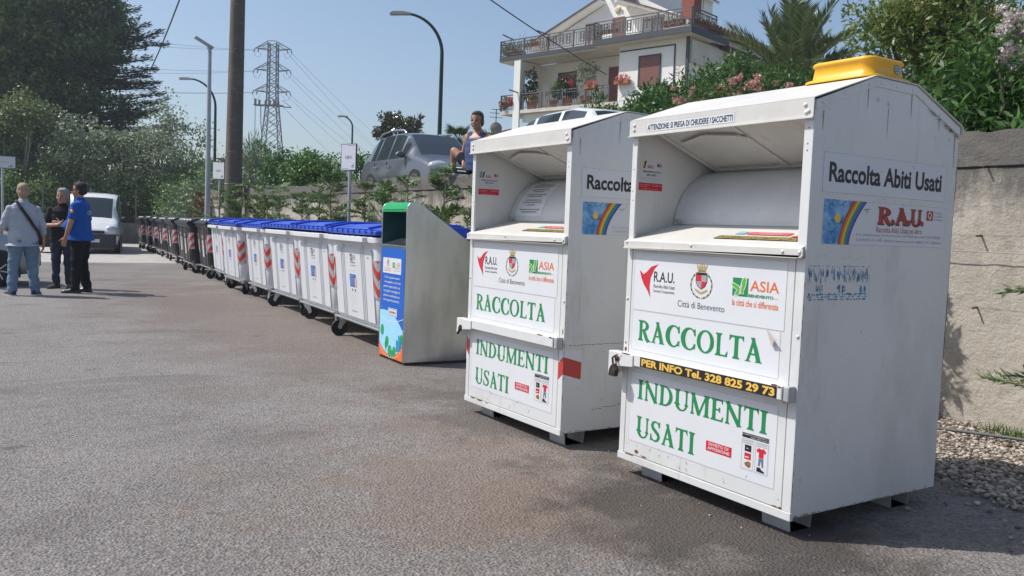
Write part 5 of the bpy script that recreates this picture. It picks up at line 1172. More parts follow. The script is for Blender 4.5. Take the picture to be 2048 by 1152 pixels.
    # railings
    def railing(name, pts, z0, h, panels, slots=()):
        mb = MB()
        for (a, b) in zip(pts[:-1], pts[1:]):
            a2, b2 = Vector(a), Vector(b); L_ = (b2-a2).length; n = max(1, round(L_/1.7)); 
            mb.bar((a[0], a[1], z0+h), (b[0], b[1], z0+h), .06, .05); mb.bar((a[0], a[1], z0+.10), (b[0], b[1], z0+.10), .035, .035); mb.bar((a[0], a[1], z0+h-.14), (b[0], b[1], z0+h-.14), .03, .03)
            for i in range(n+1): p = a2.lerp(b2, i/n); mb.box((p.x-.035, p.y-.035, z0-.15), (p.x+.035, p.y+.035, z0+h+.02))
            m = int(L_/.16)
            for i in range(1, m): 
                p = a2.lerp(b2, i/m); mb.box((p.x-.011, p.y-.011, z0+.1), (p.x+.011, p.y+.011, z0+h-.14))
            if panels:
                k = int(L_/.48); d = (b2-a2).normalized()
                for i in range(k):
                    c0 = a2.lerp(b2, (i+.5)/k)
                    if i % 6 == 5: continue
                    for (s, e) in (((-.13, .25), (.13, .25)), ((.13, .25), (.13, .75)), ((.13, .75), (-.13, .75)), ((-.13, .75), (-.13, .25)), ((-.07, .42), (.07, .42)), ((.07, .42), (.07, .60)), ((.07, .60), (-.07, .60)), ((-.07, .60), (-.07, .42))):
                        p = c0+d*s[0]; q = c0+d*e[0]; mb.bar((p.x, p.y, z0+s[1]), (q.x, q.y, z0+e[1]), .045, .03)
        mb.build(name, Mir, T)
    railing('railing', [(-.02, 1.7), (-.02, 0), (7.2, 0)], 8.42, .92, True); railing('railing', [(7.28, 0), (7.28, -.62), (13.1, -.62), (13.1, 1.7)], 8.42, .92, True); railing('railing', [(.16, 1.7), (.16, 0), (7.9, 0)], 5.28, .90, False)
    mb = MB(); mb.ell((7.0, 1.75, 10.55), (.2, .06, .16)); mb.ell((7.15, 1.7, 10.62), (.12, .05, .10)); mb.build('wall_ornament', mat('sandstone relief', (.55, .47, .30), .9, var=.2), T)
    mb = MB(); mb.tube([(12.0, 2.2, 10.0), (12.0, 2.2, 12.5)], .03, 5); mb.tube([(11.6, 2.2, 12.0), (12.4, 2.2, 12.0)], .02, 5); mb.build('aerial', Mir, T)
    # awning poles leaning out
    mb = MB(); mb.bar((3.6, .1, 9.30), (3.15, -.5, 9.5), .06, .06); mb.bar((.8, .1, 9.4), (.55, -.5, 9.6), .06, .06); mb.bar((1.7, .1, 6.2), (1.2, -.5, 6.4), .06, .06); mb.build('awning_arm', Mir, T)
    return T
HOUSE = house()
HM = Matrix.Translation((26.5, 43.3, 3.0)) @ Matrix.Rotation(R(-75), 4, 'Z')
# ------------------------------------------------------------------ plants
def leaf_mesh(name, P, D, N, ln, wd, mats, parent, hue, fold=.0, mi=None):
    """diamond leaves: P base points, D leaf directions, N rough normals"""
    n = len(P); D = D/np.linalg.norm(D, axis=1, keepdims=True); Sd = np.cross(D, N); Sd /= np.maximum(1e-6, np.linalg.norm(Sd, axis=1, keepdims=True))
    Nn = np.cross(Sd, D); ln = np.broadcast_to(ln, n)[:, None]; wd = np.broadcast_to(wd, n)[:, None]
    a = P; b = P+D*ln*.45+Sd*wd/2+Nn*ln*fold; c = P+D*ln; d = P+D*ln*.45-Sd*wd/2+Nn*ln*fold
    V = np.stack([a, b, c, d], 1).reshape(-1, 3); F = np.arange(4*n).reshape(n, 4)
    me = bpy.data.meshes.new(name); fast_mesh(me, V, F)
    at = me.attributes.new('hue', 'FLOAT', 'FACE'); at.data.foreach_set('value', np.clip(hue, 0, 1).astype(np.float32))
    for m in (mats if isinstance(mats, (list, tuple)) else [mats]): me.materials.append(m)
    if mi is not None: me.polygons.foreach_set('material_index', mi.astype(np.int32))
    o = bpy.data.objects.new(name, me); COL.objects.link(o); o.parent = parent
    return o
def unit(rs, n): v = rs.randn(n, 3); return v/np.linalg.norm(v, axis=1, keepdims=True)
def clump_points(rs, clumps, density_sub, sub_sigma, per_sub, shell=.78):
    """leaf bases on twig tufts spread through and over each clump"""
    Ps = []; Cs = []; Q = []
    for (cx, cy, cz, rx, ry, rz) in clumps:
        r = np.array([rx, ry, rz]); area = (rx*ry+ry*rz+rx*rz)/3*12.57
        ns = max(4, int(area*density_sub)); u = unit(rs, ns); rad = np.where(rs.rand(ns) < .72, rs.uniform(shell, 1.06, ns), rs.uniform(.35, shell, ns))
        u[:, 2] = np.where(u[:, 2] < -.5, u[:, 2]*.5, u[:, 2])
        bump = 1+.16*np.sin(u[:, 0]*5+cx*3)+.13*np.sin(u[:, 1]*6+cy)+.13*np.sin(u[:, 2]*7+cz*2)
        sub = np.array([cx, cy, cz])+u*r*(rad*bump)[:, None]
        tone = rs.rand(ns)
        k = rs.poisson(per_sub, ns)
        P = np.repeat(sub, k, 0)+rs.randn(k.sum(), 3)*sub_sigma*np.array([1, 1, .8]); Ps.append(P); Cs.append(np.repeat(u, k, 0)); Q.append(np.repeat(tone, k))
    return np.concatenate(Ps), np.concatenate(Cs), np.concatenate(Q)
def crown(name, parent, clumps, m, leaf, seed, dens=3., sigma=.18, per=14, droop=.1, out=.6, hue_bias=0.):
    rs = np.random.RandomState(seed); P, C, tone = clump_points(rs, clumps, dens, sigma, per)
    n = len(P); D = unit(rs, n)+C*out+np.array([0, 0, -droop]); N = unit(rs, n)*.8+C*.6+np.array([0, 0, .5])
    return leaf_mesh(name, P, D, N, leaf[0]*rs.uniform(.6, 1.3, n), leaf[1]*rs.uniform(.7, 1.2, n), m, parent, tone*.55+rs.rand(n)*.45+hue_bias, fold=.06)
M_bark = mat('grey-brown bark', (.10, .075, .055), .95, var=.35, scale=6, bump=.6, bscale=20)
M_bark2 = mat('pale poplar bark', (.30, .28, .24), .9, var=.35, scale=8, bump=.4, bscale=20)
def limbs(mb, base, tops, r0, rs, wob=.12):
    base = Vector(base)
    for t in tops:
        t = Vector(t); mid = base.lerp(t, .5)+Vector((rs.uniform(-1, 1), rs.uniform(-1, 1), .4))*(t-base).length*wob
        P = [base*(1-s)**2+mid*2*s*(1-s)+t*s*s for s in [i/6 for i in range(7)]]; mb.tube(P, [r0*(1-.85*i/6) for i in range(7)], 6)
def tree(name, label, loc, clumps, m, leaf, seed, trunk_h=2., r=.2, bark=None, group=None, cat='tree', **kw):
    T = thing(name, label, cat, loc, 0, group); rs = random.Random(seed)
    mb = MB(); fork = Vector((0, 0, trunk_h)); mb.tube([(0, 0, -.3), (rs.uniform(-.1, .1), 0, trunk_h*.5), tuple(fork)], [r*1.25, r, r*.85], 9)
    limbs(mb, fork, [(c[0], c[1], c[2]) for c in clumps], r*.55, rs); mb.build('trunk', bark or M_bark, T)
    crown('crown', T, clumps, m, leaf, seed, **kw); return T
L_dark = leafmat('dark broadleaf', (.045, .105, .030), (.23, .33, .10), .55, .42)
L_cedar = leafmat('cedar needles', (.022, .052, .034), (.07, .125, .07), .6, .1)
L_silver = leafmat('silver poplar leaf', (.055, .10, .032), (.38, .44, .29), .5, .2)
L_ygreen = leafmat('yellow-green leaf', (.055, .105, .022), (.27, .32, .13), .5, .3)
L_olive = leafmat('olive leaf', (.07, .11, .055), (.20, .26, .15), .5, .2)
L_fresh = leafmat('fresh green leaf', (.032, .10, .018), (.155, .28, .062), .4, .35)
L_laurel = leafmat('glossy laurel leaf', (.022, .070, .018), (.115, .225, .050), .42, .33, .3)
L_privet = leafmat('privet leaf', (.055, .105, .022), (.22, .285, .065), .42, .33)
L_flowery = leafmat('cream privet blossom', (.36, .36, .11), (.60, .56, .24), .7, .3)
L_pink = leafmat('pink oleander petals', (.55, .24, .23), (.80, .50, .46), .6, .3)
L_whitefl = leafmat('pale pink oleander petals', (.60, .50, .47), (.85, .78, .76), .6, .3)
L_cyp = leafmat('leyland cypress spray', (.060, .125, .040), (.24, .34, .12), .5, .25)
L_dead = leafmat('dead cypress spray', (.16, .065, .03), (.34, .17, .08), .7, .15)
L_palm = leafmat('date palm leaflets', (.07, .12, .045), (.21, .26, .11), .35, .15)
L_palmdead = leafmat('dry palm frond', (.22, .13, .04), (.40, .26, .10), .6, .2)
L_fan = leafmat('fan palm leaf', (.02, .05, .02), (.09, .14, .05), .4, .15)
L_magn = leafmat('magnolia leaf', (.018, .032, .010), (.13, .12, .04), .25, .1, .7)
L_red = leafmat('red geranium', (.42, .015, .02), (.65, .06, .07), .6, .3)
L_scarlet = leafmat('pink geranium', (.55, .10, .10), (.75, .22, .20), .6, .3)
RS = np.random.RandomState(77)
def blob(n, c, R_, r, seed, flat_=1.):
    rs = np.random.RandomState(seed); out = []
    for i in range(n):
        u = unit(rs, 1)[0]*rs.uniform(.3, 1.)**.5; out.append((c[0]+u[0]*R_[0], c[1]+u[1]*R_[1], c[2]+u[2]*R_[2], *(r*rs.uniform(.7, 1.25)*np.array([1, 1, .8*flat_]))))
    return out
# big dark tree group on the left
tree('broadleaf_tree', 'very tall dark green tree filling the upper left corner', (2.7, 62.5, 1.2), blob(46, (0, 0, 11.6), (5.0, 3.8, 9.4), 2.2, 1)+[(-1, -2, 4.5, 2, 1.5, 2), (1.5, -2, 5.5, 2, 1.5, 2), (3, -2, 7, 1.8, 1.5, 2), (-3, -2, 6, 2, 1.5, 2), (.5, -2.4, 8.5, 2, 1.4, 2), (-4, -1, 8, 2, 2, 2)], L_dark, (.30, .18), 11, 5, .5, dens=2.6, sigma=.30, per=15)
def cedar():
    T = thing('cedar_tree', 'dark cedar with flat drooping boughs against the sky', 'tree', (6.9, 60.5, 1.2)); rs = np.random.RandomState(5)
    mb = MB(); mb.tube([(0, 0, -.3), (0, 0, 8), (0, 0, 16)], [.45, .35, .08], 9); Ps = []; Ds = []; Ns = []
    for i in range(74):
        z = rs.uniform(3.5, 13.5); a = rs.uniform(0, 6.28) if i > 34 else rs.uniform(-1.3, .6); L_ = (4.6 if z < 10.5 else 4.6-(z-10.5)*.75)*rs.uniform(.55, 1.)
        up = rs.uniform(-.12, .42); d = np.array([math.cos(a), math.sin(a), up]); tip = np.array([0, 0, z])+d*L_
        mb.tube([(0, 0, z), tuple(np.array([0, 0, z])+d*L_*.5+[0, 0, -.15]), tuple(tip)], [.08, .05, .015], 5)
        n = int(300*L_/4); s = rs.rand(n)**.7; P = np.array([0, 0, z])+d*L_*s[:, None]; side = np.array([-d[1], d[0], 0])
        P += side*(rs.uniform(-1, 1, n)*(.22+.62*(1-s))*.9)[:, None]+np.array([0, 0, 1])*(rs.randn(n)*.10)[:, None]
        Ps.append(P); Ds.append(d*1.0+side*rs.uniform(-.9, .9, n)[:, None]+rs.randn(n, 3)*.25); Ns.append(np.tile([0, 0, 1.], (n, 1))+rs.randn(n, 3)*.4)
    mb.build('trunk', M_bark, T); P = np.concatenate(Ps); n = len(P)
    leaf_mesh('crown', P, np.concatenate(Ds), np.concatenate(Ns), rs.uniform(.22, .42, n), rs.uniform(.07, .12, n), L_cedar, T, rs.rand(n))
cedar()
# poplars and bushes behind the fence
g = 'poplar bushes behind the fence'
def bushes():
    tree('poplar', 'yellow-green poplar bush at the left edge below the dark tree', (1.8, 48.6, 0), blob(17, (0, 0, 3.6), (2.0, 1.5, 3.2), 1.15, 21), L_ygreen, (.16, .12), 31, 1.2, .14, M_bark2, g, dens=5, sigma=.2, per=15)
    tree('poplar', 'silvery poplar bush in the middle, behind the white van', (5.2, 48.2, 0), blob(17, (0, 0, 3.2), (2.0, 1.5, 2.6), 1.05, 22), L_silver, (.16, .12), 32, 1.2, .14, M_bark2, g, dens=5, sigma=.2, per=14)
    tree('poplar', 'pale silver-leaved poplar bush beside the grey lamp post', (8.75, 47.6, 0), blob(21, (0, 0, 3.7), (2.0, 1.5, 3.3), 1.0, 23)+[(.1, 0, 6.6, .7, .7, 1.0), (1.7, 0, 5.6, .6, .6, .8)], L_silver, (.15, .115), 33, 1.2, .15, M_bark2, g, dens=5, sigma=.22, per=13, hue_bias=.12)
    tree('dark_bush', 'dark green undergrowth at the foot of the poplars behind the black bins', (7.4, 45.9, 0), blob(14, (0, 0, 1.7), (3.2, .7, 1.5), .8, 24), L_dark, (.14, .10), 34, .5, .08, cat='bush', dens=5, sigma=.2, per=15)
    tree('dark_bush', 'dark green undergrowth behind the three standing men', (2.2, 46.2, 0), blob(16, (0, 0, 1.7), (3.4, .7, 1.5), .8, 25), L_dark, (.14, .10), 35, .5, .08, cat='bush', dens=5, sigma=.2, per=15)
    for i, (x, y, w) in enumerate(((7.5, 29.6, 'at the end of the concrete wall'), (7.9, 33.2, 'behind the farther black bins'), (8.3, 37.4, 'behind the last black bins'), (8.7, 41.8, 'at the far corner of the yard'))):
        tree('dark_bush', 'dark overgrown bush '+w, (x, y, 0), blob(13, (0, 0, 1.5), (.75, 1.8, 1.35), .75, 90+i), L_dark if i % 2 else L_olive, (.12, .08), 90+i, .5, .06, cat='bush', dens=7, sigma=.18, per=15)
    tree('tall_hedge', 'dark tangled hedge closing the back of the yard behind the poplars', (2.0, 50.6, 0), blob(34, (0, 0, 2.3), (11.0, .8, 2.2), 1.35, 97), L_dark, (.22, .15), 97, .5, .1, cat='hedge', dens=4, sigma=.25, per=15)
    tree('olive_tree', 'grey-green olive tree above the wall left of the pylon', (11.7, 40.3, 1.9), blob(15, (0, 0, 1.5), (1.5, 1.1, 1.25), .62, 26), L_olive, (.11, .035), 36, .7, .12, dens=16, sigma=.14, per=16)
    tree('olive_tree', 'second grey-green olive tree just right of the utility pole', (10.6, 41.0, 1.9), blob(10, (0, 0, 1.1), (1.0, .9, .95), .55, 27), L_olive, (.11, .035), 37, .6, .10, dens=16, sigma=.14, per=16)
    tree('green_tree', 'dense dark green tree left of the carta sign', (11.6, 34.3, 1.9), blob(16, (0, 0, 1.35), (1.15, .9, 1.15), .55, 28), L_fresh, (.13, .075), 38, .6, .11, dens=12, sigma=.13, per=14, hue_bias=-.15)
    tree('vine_hedge', 'bright green vines and shrubs tumbling over the wall by the carta sign', (9.6, 26.8, 1.9), blob(16, (0, 0, .75), (1.3, 1.1, .65), .42, 29), L_fresh, (.13, .09), 39, .4, .05, cat='bush', dens=14, sigma=.12, per=13, droop=.4)
    tree('green_tree', 'small leafy tree right of the carta sign at the back of the silver car', (12.0, 28.6, 1.9), blob(10, (0, 0, 1.1), (.9, .7, 1.05), .42, 30), L_fresh, (.12, .08), 40, .6, .06, dens=12, sigma=.12, per=12, hue_bias=-.1)
    tree('far_tree', 'distant hazy green trees between the lamp posts and the utility pole', (15.5, 61.5, 1.9), blob(14, (0, 0, 1.9), (3.0, 1.2, 1.5), .9, 41), L_olive, (.22, .14), 41, 1, .15, dens=6, sigma=.22, per=13)
    tree('bush', 'low green bush below the satellite dish', (20.9, 34.6, 2.6), blob(8, (0, 0, 2.6), (1.1, .9, .6), .5, 43), L_fresh, (.12, .07), 43, 1.6, .08, cat='bush', dens=12, sigma=.12, per=12, hue_bias=.1)
    # spiky grasses by the pylon
    T = thing('bamboo_clump', 'spiky upright bamboo clump in front of the pylon foot', 'bamboo', (12.2, 42.2, 1.9)); rs = np.random.RandomState(9); n = 900
    P = np.c_[rs.uniform(-1.0, .5, n), rs.uniform(-.5, .5, n), rs.uniform(.6, 3.6, n)]; P[:, 2] *= 1-.35*np.abs(P[:, 0]+.3); D = np.c_[rs.randn(n)*.35-.1, rs.randn(n)*.35, np.ones(n)]
    leaf_mesh('foliage', P, D, unit(rs, n), rs.uniform(.3, .6, n), .04, L_fresh, T, rs.rand(n)*.6); mb = MB()
    for k in range(14): x = rs.uniform(-.8, .4); mb.tube([(x, rs.uniform(-.3, .3), 0), (x*1.2, 0, 2.6)], .015, 4)
    mb.build('cane', mat('cane', (.12, .16, .05), .6), T)
    T = tree('magnolia', 'magnolia with dark glossy leaves standing behind the silver car', (19.5, 41.6, 2.4), blob(26, (0, 0, 3.9), (1.2, .9, 1.05), .33, 44)+[(.9, 0, 3.6, .5, .4, .4), (1.2, -.2, 3.3, .4, .3, .3)], L_magn, (.24, .11), 44, 2.4, .12, dens=11, sigma=.09, per=9, out=1.)
bushes()
def fan_palm():
    T = thing('fan_palm', 'fan palm showing behind the seated man', 'palm', (19.6, 35.6, 2.6)); rs = np.random.RandomState(3)
    mb = MB(); mb.tube([(0, 0, 0), (0, 0, 2.9)], [.16, .14], 8); Ps, Ds, Ns = [], [], []
    for i in range(30):
        a = rs.uniform(0, 6.28); e = rs.uniform(-.5, 1.2); d = np.array([math.cos(a)*math.cos(e), math.sin(a)*math.cos(e), math.sin(e)]); L_ = .55; c = np.array([0, 0, 2.9])+d*L_
        mb.tube([(0, 0, 2.9), tuple(c)], [.014, .008], 4); s1 = np.cross(d, [0, 0, 1]); s1 /= np.linalg.norm(s1); up = np.cross(s1, d)
        for k in range(17):
            t = (k-8)/8*1.9; dd = d*math.cos(t)+s1*math.sin(t)-up*.15; Ps.append(c); Ds.append(dd); Ns.append(up)
    mb.build('trunk', M_bark, T); n = len(Ps); leaf_mesh('crown', np.array(Ps), np.array(Ds), np.array(Ns)+rs.randn(n, 3)*.15, rs.uniform(.4, .55, n), .05, L_fan, T, rs.rand(n))
fan_palm()
def date_palm():
    T = thing('date_palm', 'date palm with long arching fronds beside the house', 'palm', (21.2, 17.6, 3.0)); rs = np.random.RandomState(14); cz = 2.9
    mb = MB(); mb.tube([(0, 0, -1), (0, 0, cz)], [.34, .30], 12); mb.build('trunk', M_bark, T)
    mbr = MB(); Ps, Ds, Ns, mi = [], [], [], []
    for i in range(46):
        a = i*2.399+rs.uniform(-.2, .2); e = R(88)-(i/46)**1.0*R(66)+rs.uniform(-.08, .08); L_ = rs.uniform(2.0, 2.75); dry = i > 42
        d = np.array([math.cos(a)*math.cos(e), math.sin(a)*math.cos(e), math.sin(e)]); P = []; p = np.array([0, 0, cz]); dirv = d.copy(); nseg = 14
        for k in range(nseg+1):
            P.append(p.copy()); dirv = dirv+np.array([0, 0, -1])*(.018+.062*k/nseg)*(.7+1.0*math.cos(e)); dirv /= np.linalg.norm(dirv); p = p+dirv*L_/nseg
        mbr.tube([tuple(q) for q in P], [.028-.022*k/nseg for k in range(nseg+1)], 5)
        for k in range(2, nseg+1):
            for s in range(7):
                q = P[k-1]+(P[k]-P[k-1])*s/7 if k else P[k]; t = (k+s/7)/nseg; tv = P[k]-P[k-1]; tv /= np.linalg.norm(tv); sd = np.cross(tv, [0, 0, 1]); sd /= max(1e-6, np.linalg.norm(sd)); up = np.cross(sd, tv)
                for sg in (-1, 1): Ps.append(q); Ds.append(sd*sg*.75+tv*.75+up*.28+rs.randn(3)*.07); Ns.append(up+rs.randn(3)*.2); mi.append(1 if dry else 0)
    mbr.build('frond_rib', mat('frond midrib', (.20, .20, .10), .6, var=.2), T); n = len(Ps); Dn = np.array(Ds)
    leaf_mesh('crown', np.array(Ps), Dn, np.array(Ns), rs.uniform(.38, .58, n), .052, [L_palm, L_palmdead], T, rs.rand(n), mi=np.array(mi))
date_palm()
# garden hedge before the house, oleanders, privet
tree('laurel_hedge', 'big bright green laurel hedge in front of the house', (14.0, 15.2, 2.3), [(c[0]*1, c[1], c[2], *c[3:]) for c in blob(30, (.1, -.1, 1.15), (.95, 1.3, 1.05), .56, 51)] + [(-1.2, .9, 1.2, .7, .6, .9), (-1.5, 1.2, .7, .6, .5, .7), (1.0, -1.3, 2.3, .6, .7, .8), (1.2, -1.3, 1.5, .6, .7, .9), (1.6, -2.0, 1.9, .6, .6, 1.0), (2.0, -2.7, 1.9, .6, .6, .9), (2.3, -3.3, 1.6, .6, .6, .8), (2.7, -3.9, 1.5, .6, .6, .8), (.55, -.6, 2.5, .35, .35, .5), (1.3, -1.0, 2.9, .25, .25, .5)], L_laurel, (.17, .06), 51, .7, .10, cat='hedge', dens=17, sigma=.15, per=17, droop=.25)
def oleander(label, loc, clumps, flowers, Lf, seed):
    T = thing('oleander', label, 'shrub', loc); rs = random.Random(seed); mb = MB(); limbs(mb, (0, 0, -.2), [c[:3] for c in clumps], .03, rs); mb.build('stem', M_bark, T)
    crown('foliage', T, clumps, L_laurel, (.13, .03), seed, dens=22, sigma=.12, per=11)
    r2 = np.random.RandomState(seed); P = []
    for (x, y, z, r) in flowers: 
        n = int(150*(r/.15)); P.append(np.array([x, y, z])+unit(r2, n)*r*r2.uniform(.3, 1, n)[:, None]*[1, 1, .8])
    P = np.concatenate(P); n = len(P); leaf_mesh('blossom', P, unit(r2, n), unit(r2, n), r2.uniform(.025, .045, n), r2.uniform(.025, .04, n), Lf, T, r2.rand(n))
r9 = np.random.RandomState(12)
oleander('pink flowering oleander behind the roof of the nearest clothes bank', (11.4, 10.9, 2.1), blob(16, (0, 0, 1.45), (.7, 1.0, .55), .32, 61), [(r9.uniform(-.6, .5), r9.uniform(-1.0, .9), 1.66+r9.uniform(-.30, .34), r9.uniform(.05, .11)) for k in range(95)], L_pink, 61)
tree('privet_tree', 'large privet tree with cream blossom above the wall on the right', (12.85, 7.8, 2.0), blob(34, (0, 0, 2.25), (1.15, 1.0, 1.35), .50, 71), L_privet, (.105, .042), 71, .9, .12, dens=20, sigma=.12, per=15)
def blossom():
    P0 = [o for o in COL.objects if o.name.startswith('privet_tree')][0]; r2 = np.random.RandomState(72); P = []
    for c in blob(34, (0, 0, 2.25), (1.15, 1.0, 1.35), .50, 71):
        for k in range(9):
            u = unit(r2, 1)[0]; u[2] = abs(u[2])*.8+.1; u[0] = u[0]*.8-.35; u /= np.linalg.norm(u); b = np.array(c[:3])+u*np.array(c[3:])*1.02; n = 46
            if b[2] < 1.6: continue
            P.append(b+np.c_[r2.randn(n)*.028, r2.randn(n)*.028, r2.rand(n)*.19]*np.array([1, 1, 1]))
    P = np.concatenate(P); n = len(P); leaf_mesh('blossom', P, unit(r2, n)+[0, 0, .8], unit(r2, n), r2.uniform(.02, .04, n), .014, L_flowery, P0, r2.rand(n))
blossom()
tree('laurel_bush', 'glossy dark laurel spilling over the wall behind the nearest clothes bank', (9.9, 5.6, 1.95), blob(22, (0, -.25, .85), (.55, 1.3, .62), .42, 81)+[(-.2, -1.4, .6, .4, .5, .5), (-.9, -.3, .15, .4, .7, .35), (-1.3, .9, .1, .4, .6, .3), (-1.5, -.6, .02, .35, .5, .28)], L_laurel, (.15, .048), 81, .5, .08, cat='bush', dens=19, sigma=.13, per=14, droop=.35)
tree('laurel_bush', 'glossy dark laurel at the right edge under the white oleander', (9.0, 3.2, 1.95), blob(16, (0, 0, .7), (.6, 1.3, .6), .42, 82)+[(-1.2, .6, .1, .4, .7, .3)], L_laurel, (.15, .048), 82, .4, .08, cat='bush', dens=19, sigma=.13, per=14, droop=.35)
oleander('white flowering oleander at the right edge above the wall', (9.3, 4.5, 1.95), blob(8, (0, 0, 1.6), (.4, .5, .6), .28, 62), [(-.05+.1*r9.randn(), .30+.12*r9.randn(), 1.5+.24*r9.randn(), r9.uniform(.06, .10)) for k in range(24)], L_whitefl, 62)
# young cypresses planted along the wall
def sapling(label, x, y, h, w, seed, lm, lean=0., bare=.0, group='young cypresses planted along the wall'):
    T = thing('cypress_sapling', label, 'sapling', (x, y, 0), 0, group); rs = np.random.RandomState(seed); mb = MB(); Ps, Ds, Ns = [], [], []
    top = np.array([lean, rs.uniform(-.08, .08), h]); mb.tube([(0, 0, 0), tuple(top*.5+[.03, .02, 0]), tuple(top)], [.022, .015, .004], 6); nb = int(40*h/2)
    for i in range(nb):
        t = .10+.90*rs.rand()**.85; b = top*t; a = rs.uniform(0, 6.28); L_ = w*(1.15-t)**.8*rs.uniform(.45, 1.25)+.08; el = rs.uniform(.15, 1.15)
        if rs.rand() < bare: continue
        d = np.array([math.cos(a)*math.cos(el), math.sin(a)*math.cos(el), math.sin(el)]); sd = np.array([-d[1], d[0], 0.]); sd /= np.linalg.norm(sd); up = np.cross(sd, d)
        tip = b+d*L_-np.array([0, 0, .18*L_]); mb.tube([tuple(b), tuple(b+d*L_*.55-np.array([0, 0, .03*L_])), tuple(tip)], [.007, .005, .002], 4, caps=False)
        m = int(9+L_*22)
        for k in range(m):
            s = .2+.8*(k+.5)/m; q = b+d*L_*s-np.array([0, 0, .28*L_*s*s])+np.array([0, 0, .10*L_*s]); sub = .16*(1.15-s)+.04
            for sg in (-1, 1):
                dd = d*.8+sd*sg*.75+up*rs.uniform(-.15, .25); dd /= np.linalg.norm(dd)
                for j in range(3): Ps.append(q+dd*sub*j/3); Ds.append(dd+rs.randn(3)*.28+(sd*sg*.5 if j % 2 else 0)); Ns.append(up+rs.randn(3)*.35)
    mb.build('stem', mat('reddish cypress stem', (.14, .085, .055), .9, var=.2), T); n = len(Ps)
    if n: leaf_mesh('foliage', np.array(Ps), np.array(Ds), np.array(Ns), rs.uniform(.045, .095, n), rs.uniform(.014, .026, n), lm, T, rs.rand(n))
ys = [5.4, 7.6, 9.2, 10.1, 11.2, 12.2, 13.2, 14.4, 15.5, 16.5, 17.6, 18.8, 20.0, 21.2, 22.3, 24.6]
kinds = ['behind the second clothes bank', 'just beyond the oil container', 'behind the sloping side of the oil container', 'by the sitting man', 'below the foot of the sitting man', 'below the headlamp of the silver car', 'below the front wheel of the silver car', 'in front of the notch in the wall', 'right of the carta sign post', 'left of the carta sign post', 'two places left of the carta sign', 'three places left of the carta sign', 'four places left of the carta sign', 'halfway between the carta sign and the utility pole', 'right beside the utility pole', 'in front of the second white sign']
for i, y in enumerate(ys):
    sapling('feathery green cypress sapling against the wall '+kinds[i], 5.92+.10*math.sin(i*2.1), y, [2.0, 1.9, 2.0, 2.05, 2.15, 2.1, 1.95, 2.0, 2.4, 2.1, 1.9, 2.1, 2.0, 2.15, 2.2, 2.1][i], [.55, .6, .6, .62, .6, .62, .6, .6, .66, .6, .62, .62, .6, .6, .7, .62][i], 200+i, L_cyp, .06*math.sin(i*3), .05)
sapling('green cypress sapling poking out behind the back edge of the nearest clothes bank', 5.86, 4.28, 1.75, .50, 231, L_cyp)
sapling('green cypress sapling at the right edge before the concrete wall', 5.72, 2.36, 2.1, .56, 232, L_cyp)
for i, (x, y, h) in enumerate(((6.15, 27.6, 2.1), (6.35, 29.2, 1.9), (6.6, 31.0, 1.8))): sapling('rust-brown dried cypress '+['right beside the grey lamp post', 'one step left of the grey lamp post', 'behind the black bins, leftmost of the dry ones'][i], x, y, h, .6, 240+i, L_dead if i != 1 else L_ygreen, 0, .1, 'dry cypresses at the end of the wall')
# weeds at the wall foot
T = thing('weed', 'broad-leaved green weed growing in the gravel at the right edge', 'weed', (5.42, 2.34, 0)); rs = np.random.RandomState(2); n = 26; leaf_mesh('foliage', rs.randn(n, 3)*[.04, .04, .02]+[0, 0, .05], unit(rs, n)*[1, 1, .3]+[0, 0, .3], unit(rs, n)*.4+[0, 0, 1], rs.uniform(.07, .13, n), .07, L_fresh, T, rs.rand(n))
T = thing('weed', 'tuft of thin green grass at the foot of the concrete wall', 'weed', (6.28, 3.1, 0)); n = 170; a = rs.uniform(0, 6.28, n); leaf_mesh('foliage', np.c_[rs.randn(n)*.06, rs.randn(n)*.16, np.zeros(n)], np.c_[rs.randn(n)*.5, rs.randn(n)*.5, np.ones(n)], unit(rs, n), rs.uniform(.05, .14, n), .007, L_fresh, T, rs.rand(n))
# potted plants on the balconies
Mter = mat('terracotta', (.38, .14, .075), .85, var=.15, scale=8)
def potted(label, u, w, z, pr, ph, clumps, lm, leaf, seed, flowers=None, fm=None, box=None, dens=25, per=10):
    loc = HM @ Vector((u, w, z)); T = thing('potted_plant', label, 'potted plant', loc, R(-75), 'potted plants on the balconies'); mb = MB()
    if box: mb.box((-box, -.12, 0), (box, .12, ph))
    else: mb.lathe([(pr*.72, 0), (pr*.95, ph*.85), (pr*1.06, ph*.86), (pr*1.06, ph), (pr*.9, ph), (.001, ph*.9)], 14)
    mb.build('pot', Mter, T, bevel=.01 if box else 0)
    if clumps: crown('foliage', T, clumps, lm, leaf, seed, dens=dens, sigma=.06, per=per)
    if flowers:
        r2 = np.random.RandomState(seed); P = np.concatenate([np.array(f[:3])+unit(r2, 60)*f[3] for f in flowers]); n = len(P); leaf_mesh('blossom', P, unit(r2, n), unit(r2, n), .07, .06, fm, T, r2.rand(n))
    mb = MB(); limbs(mb, (0, 0, ph*.8), [c[:3] for c in clumps] or [(.3, 0, 1.6), (-.25, .1, 1.7), (.1, .2, 1.8), (-.1, -.2, 1.5), (.45, 0, 1.4), (-.4, 0, 1.4)], .018, random.Random(seed)); mb.build('stem', M_bark, T)
potted('terracotta pot with a dark bush on the left corner of the upper balcony', .75, .3, 8.3, .3, .45, [(-.45, 0, .45, .35, .3, .45), (-.2, 0, .7, .3, .3, .3), (.3, .2, .5, .25, .25, .25)], L_dark, (.13, .06), 301)
potted('tall bare twiggy shrub in a pot on the upper balcony corner', .9, .8, 8.3, .25, .5, [], None, None, 302)
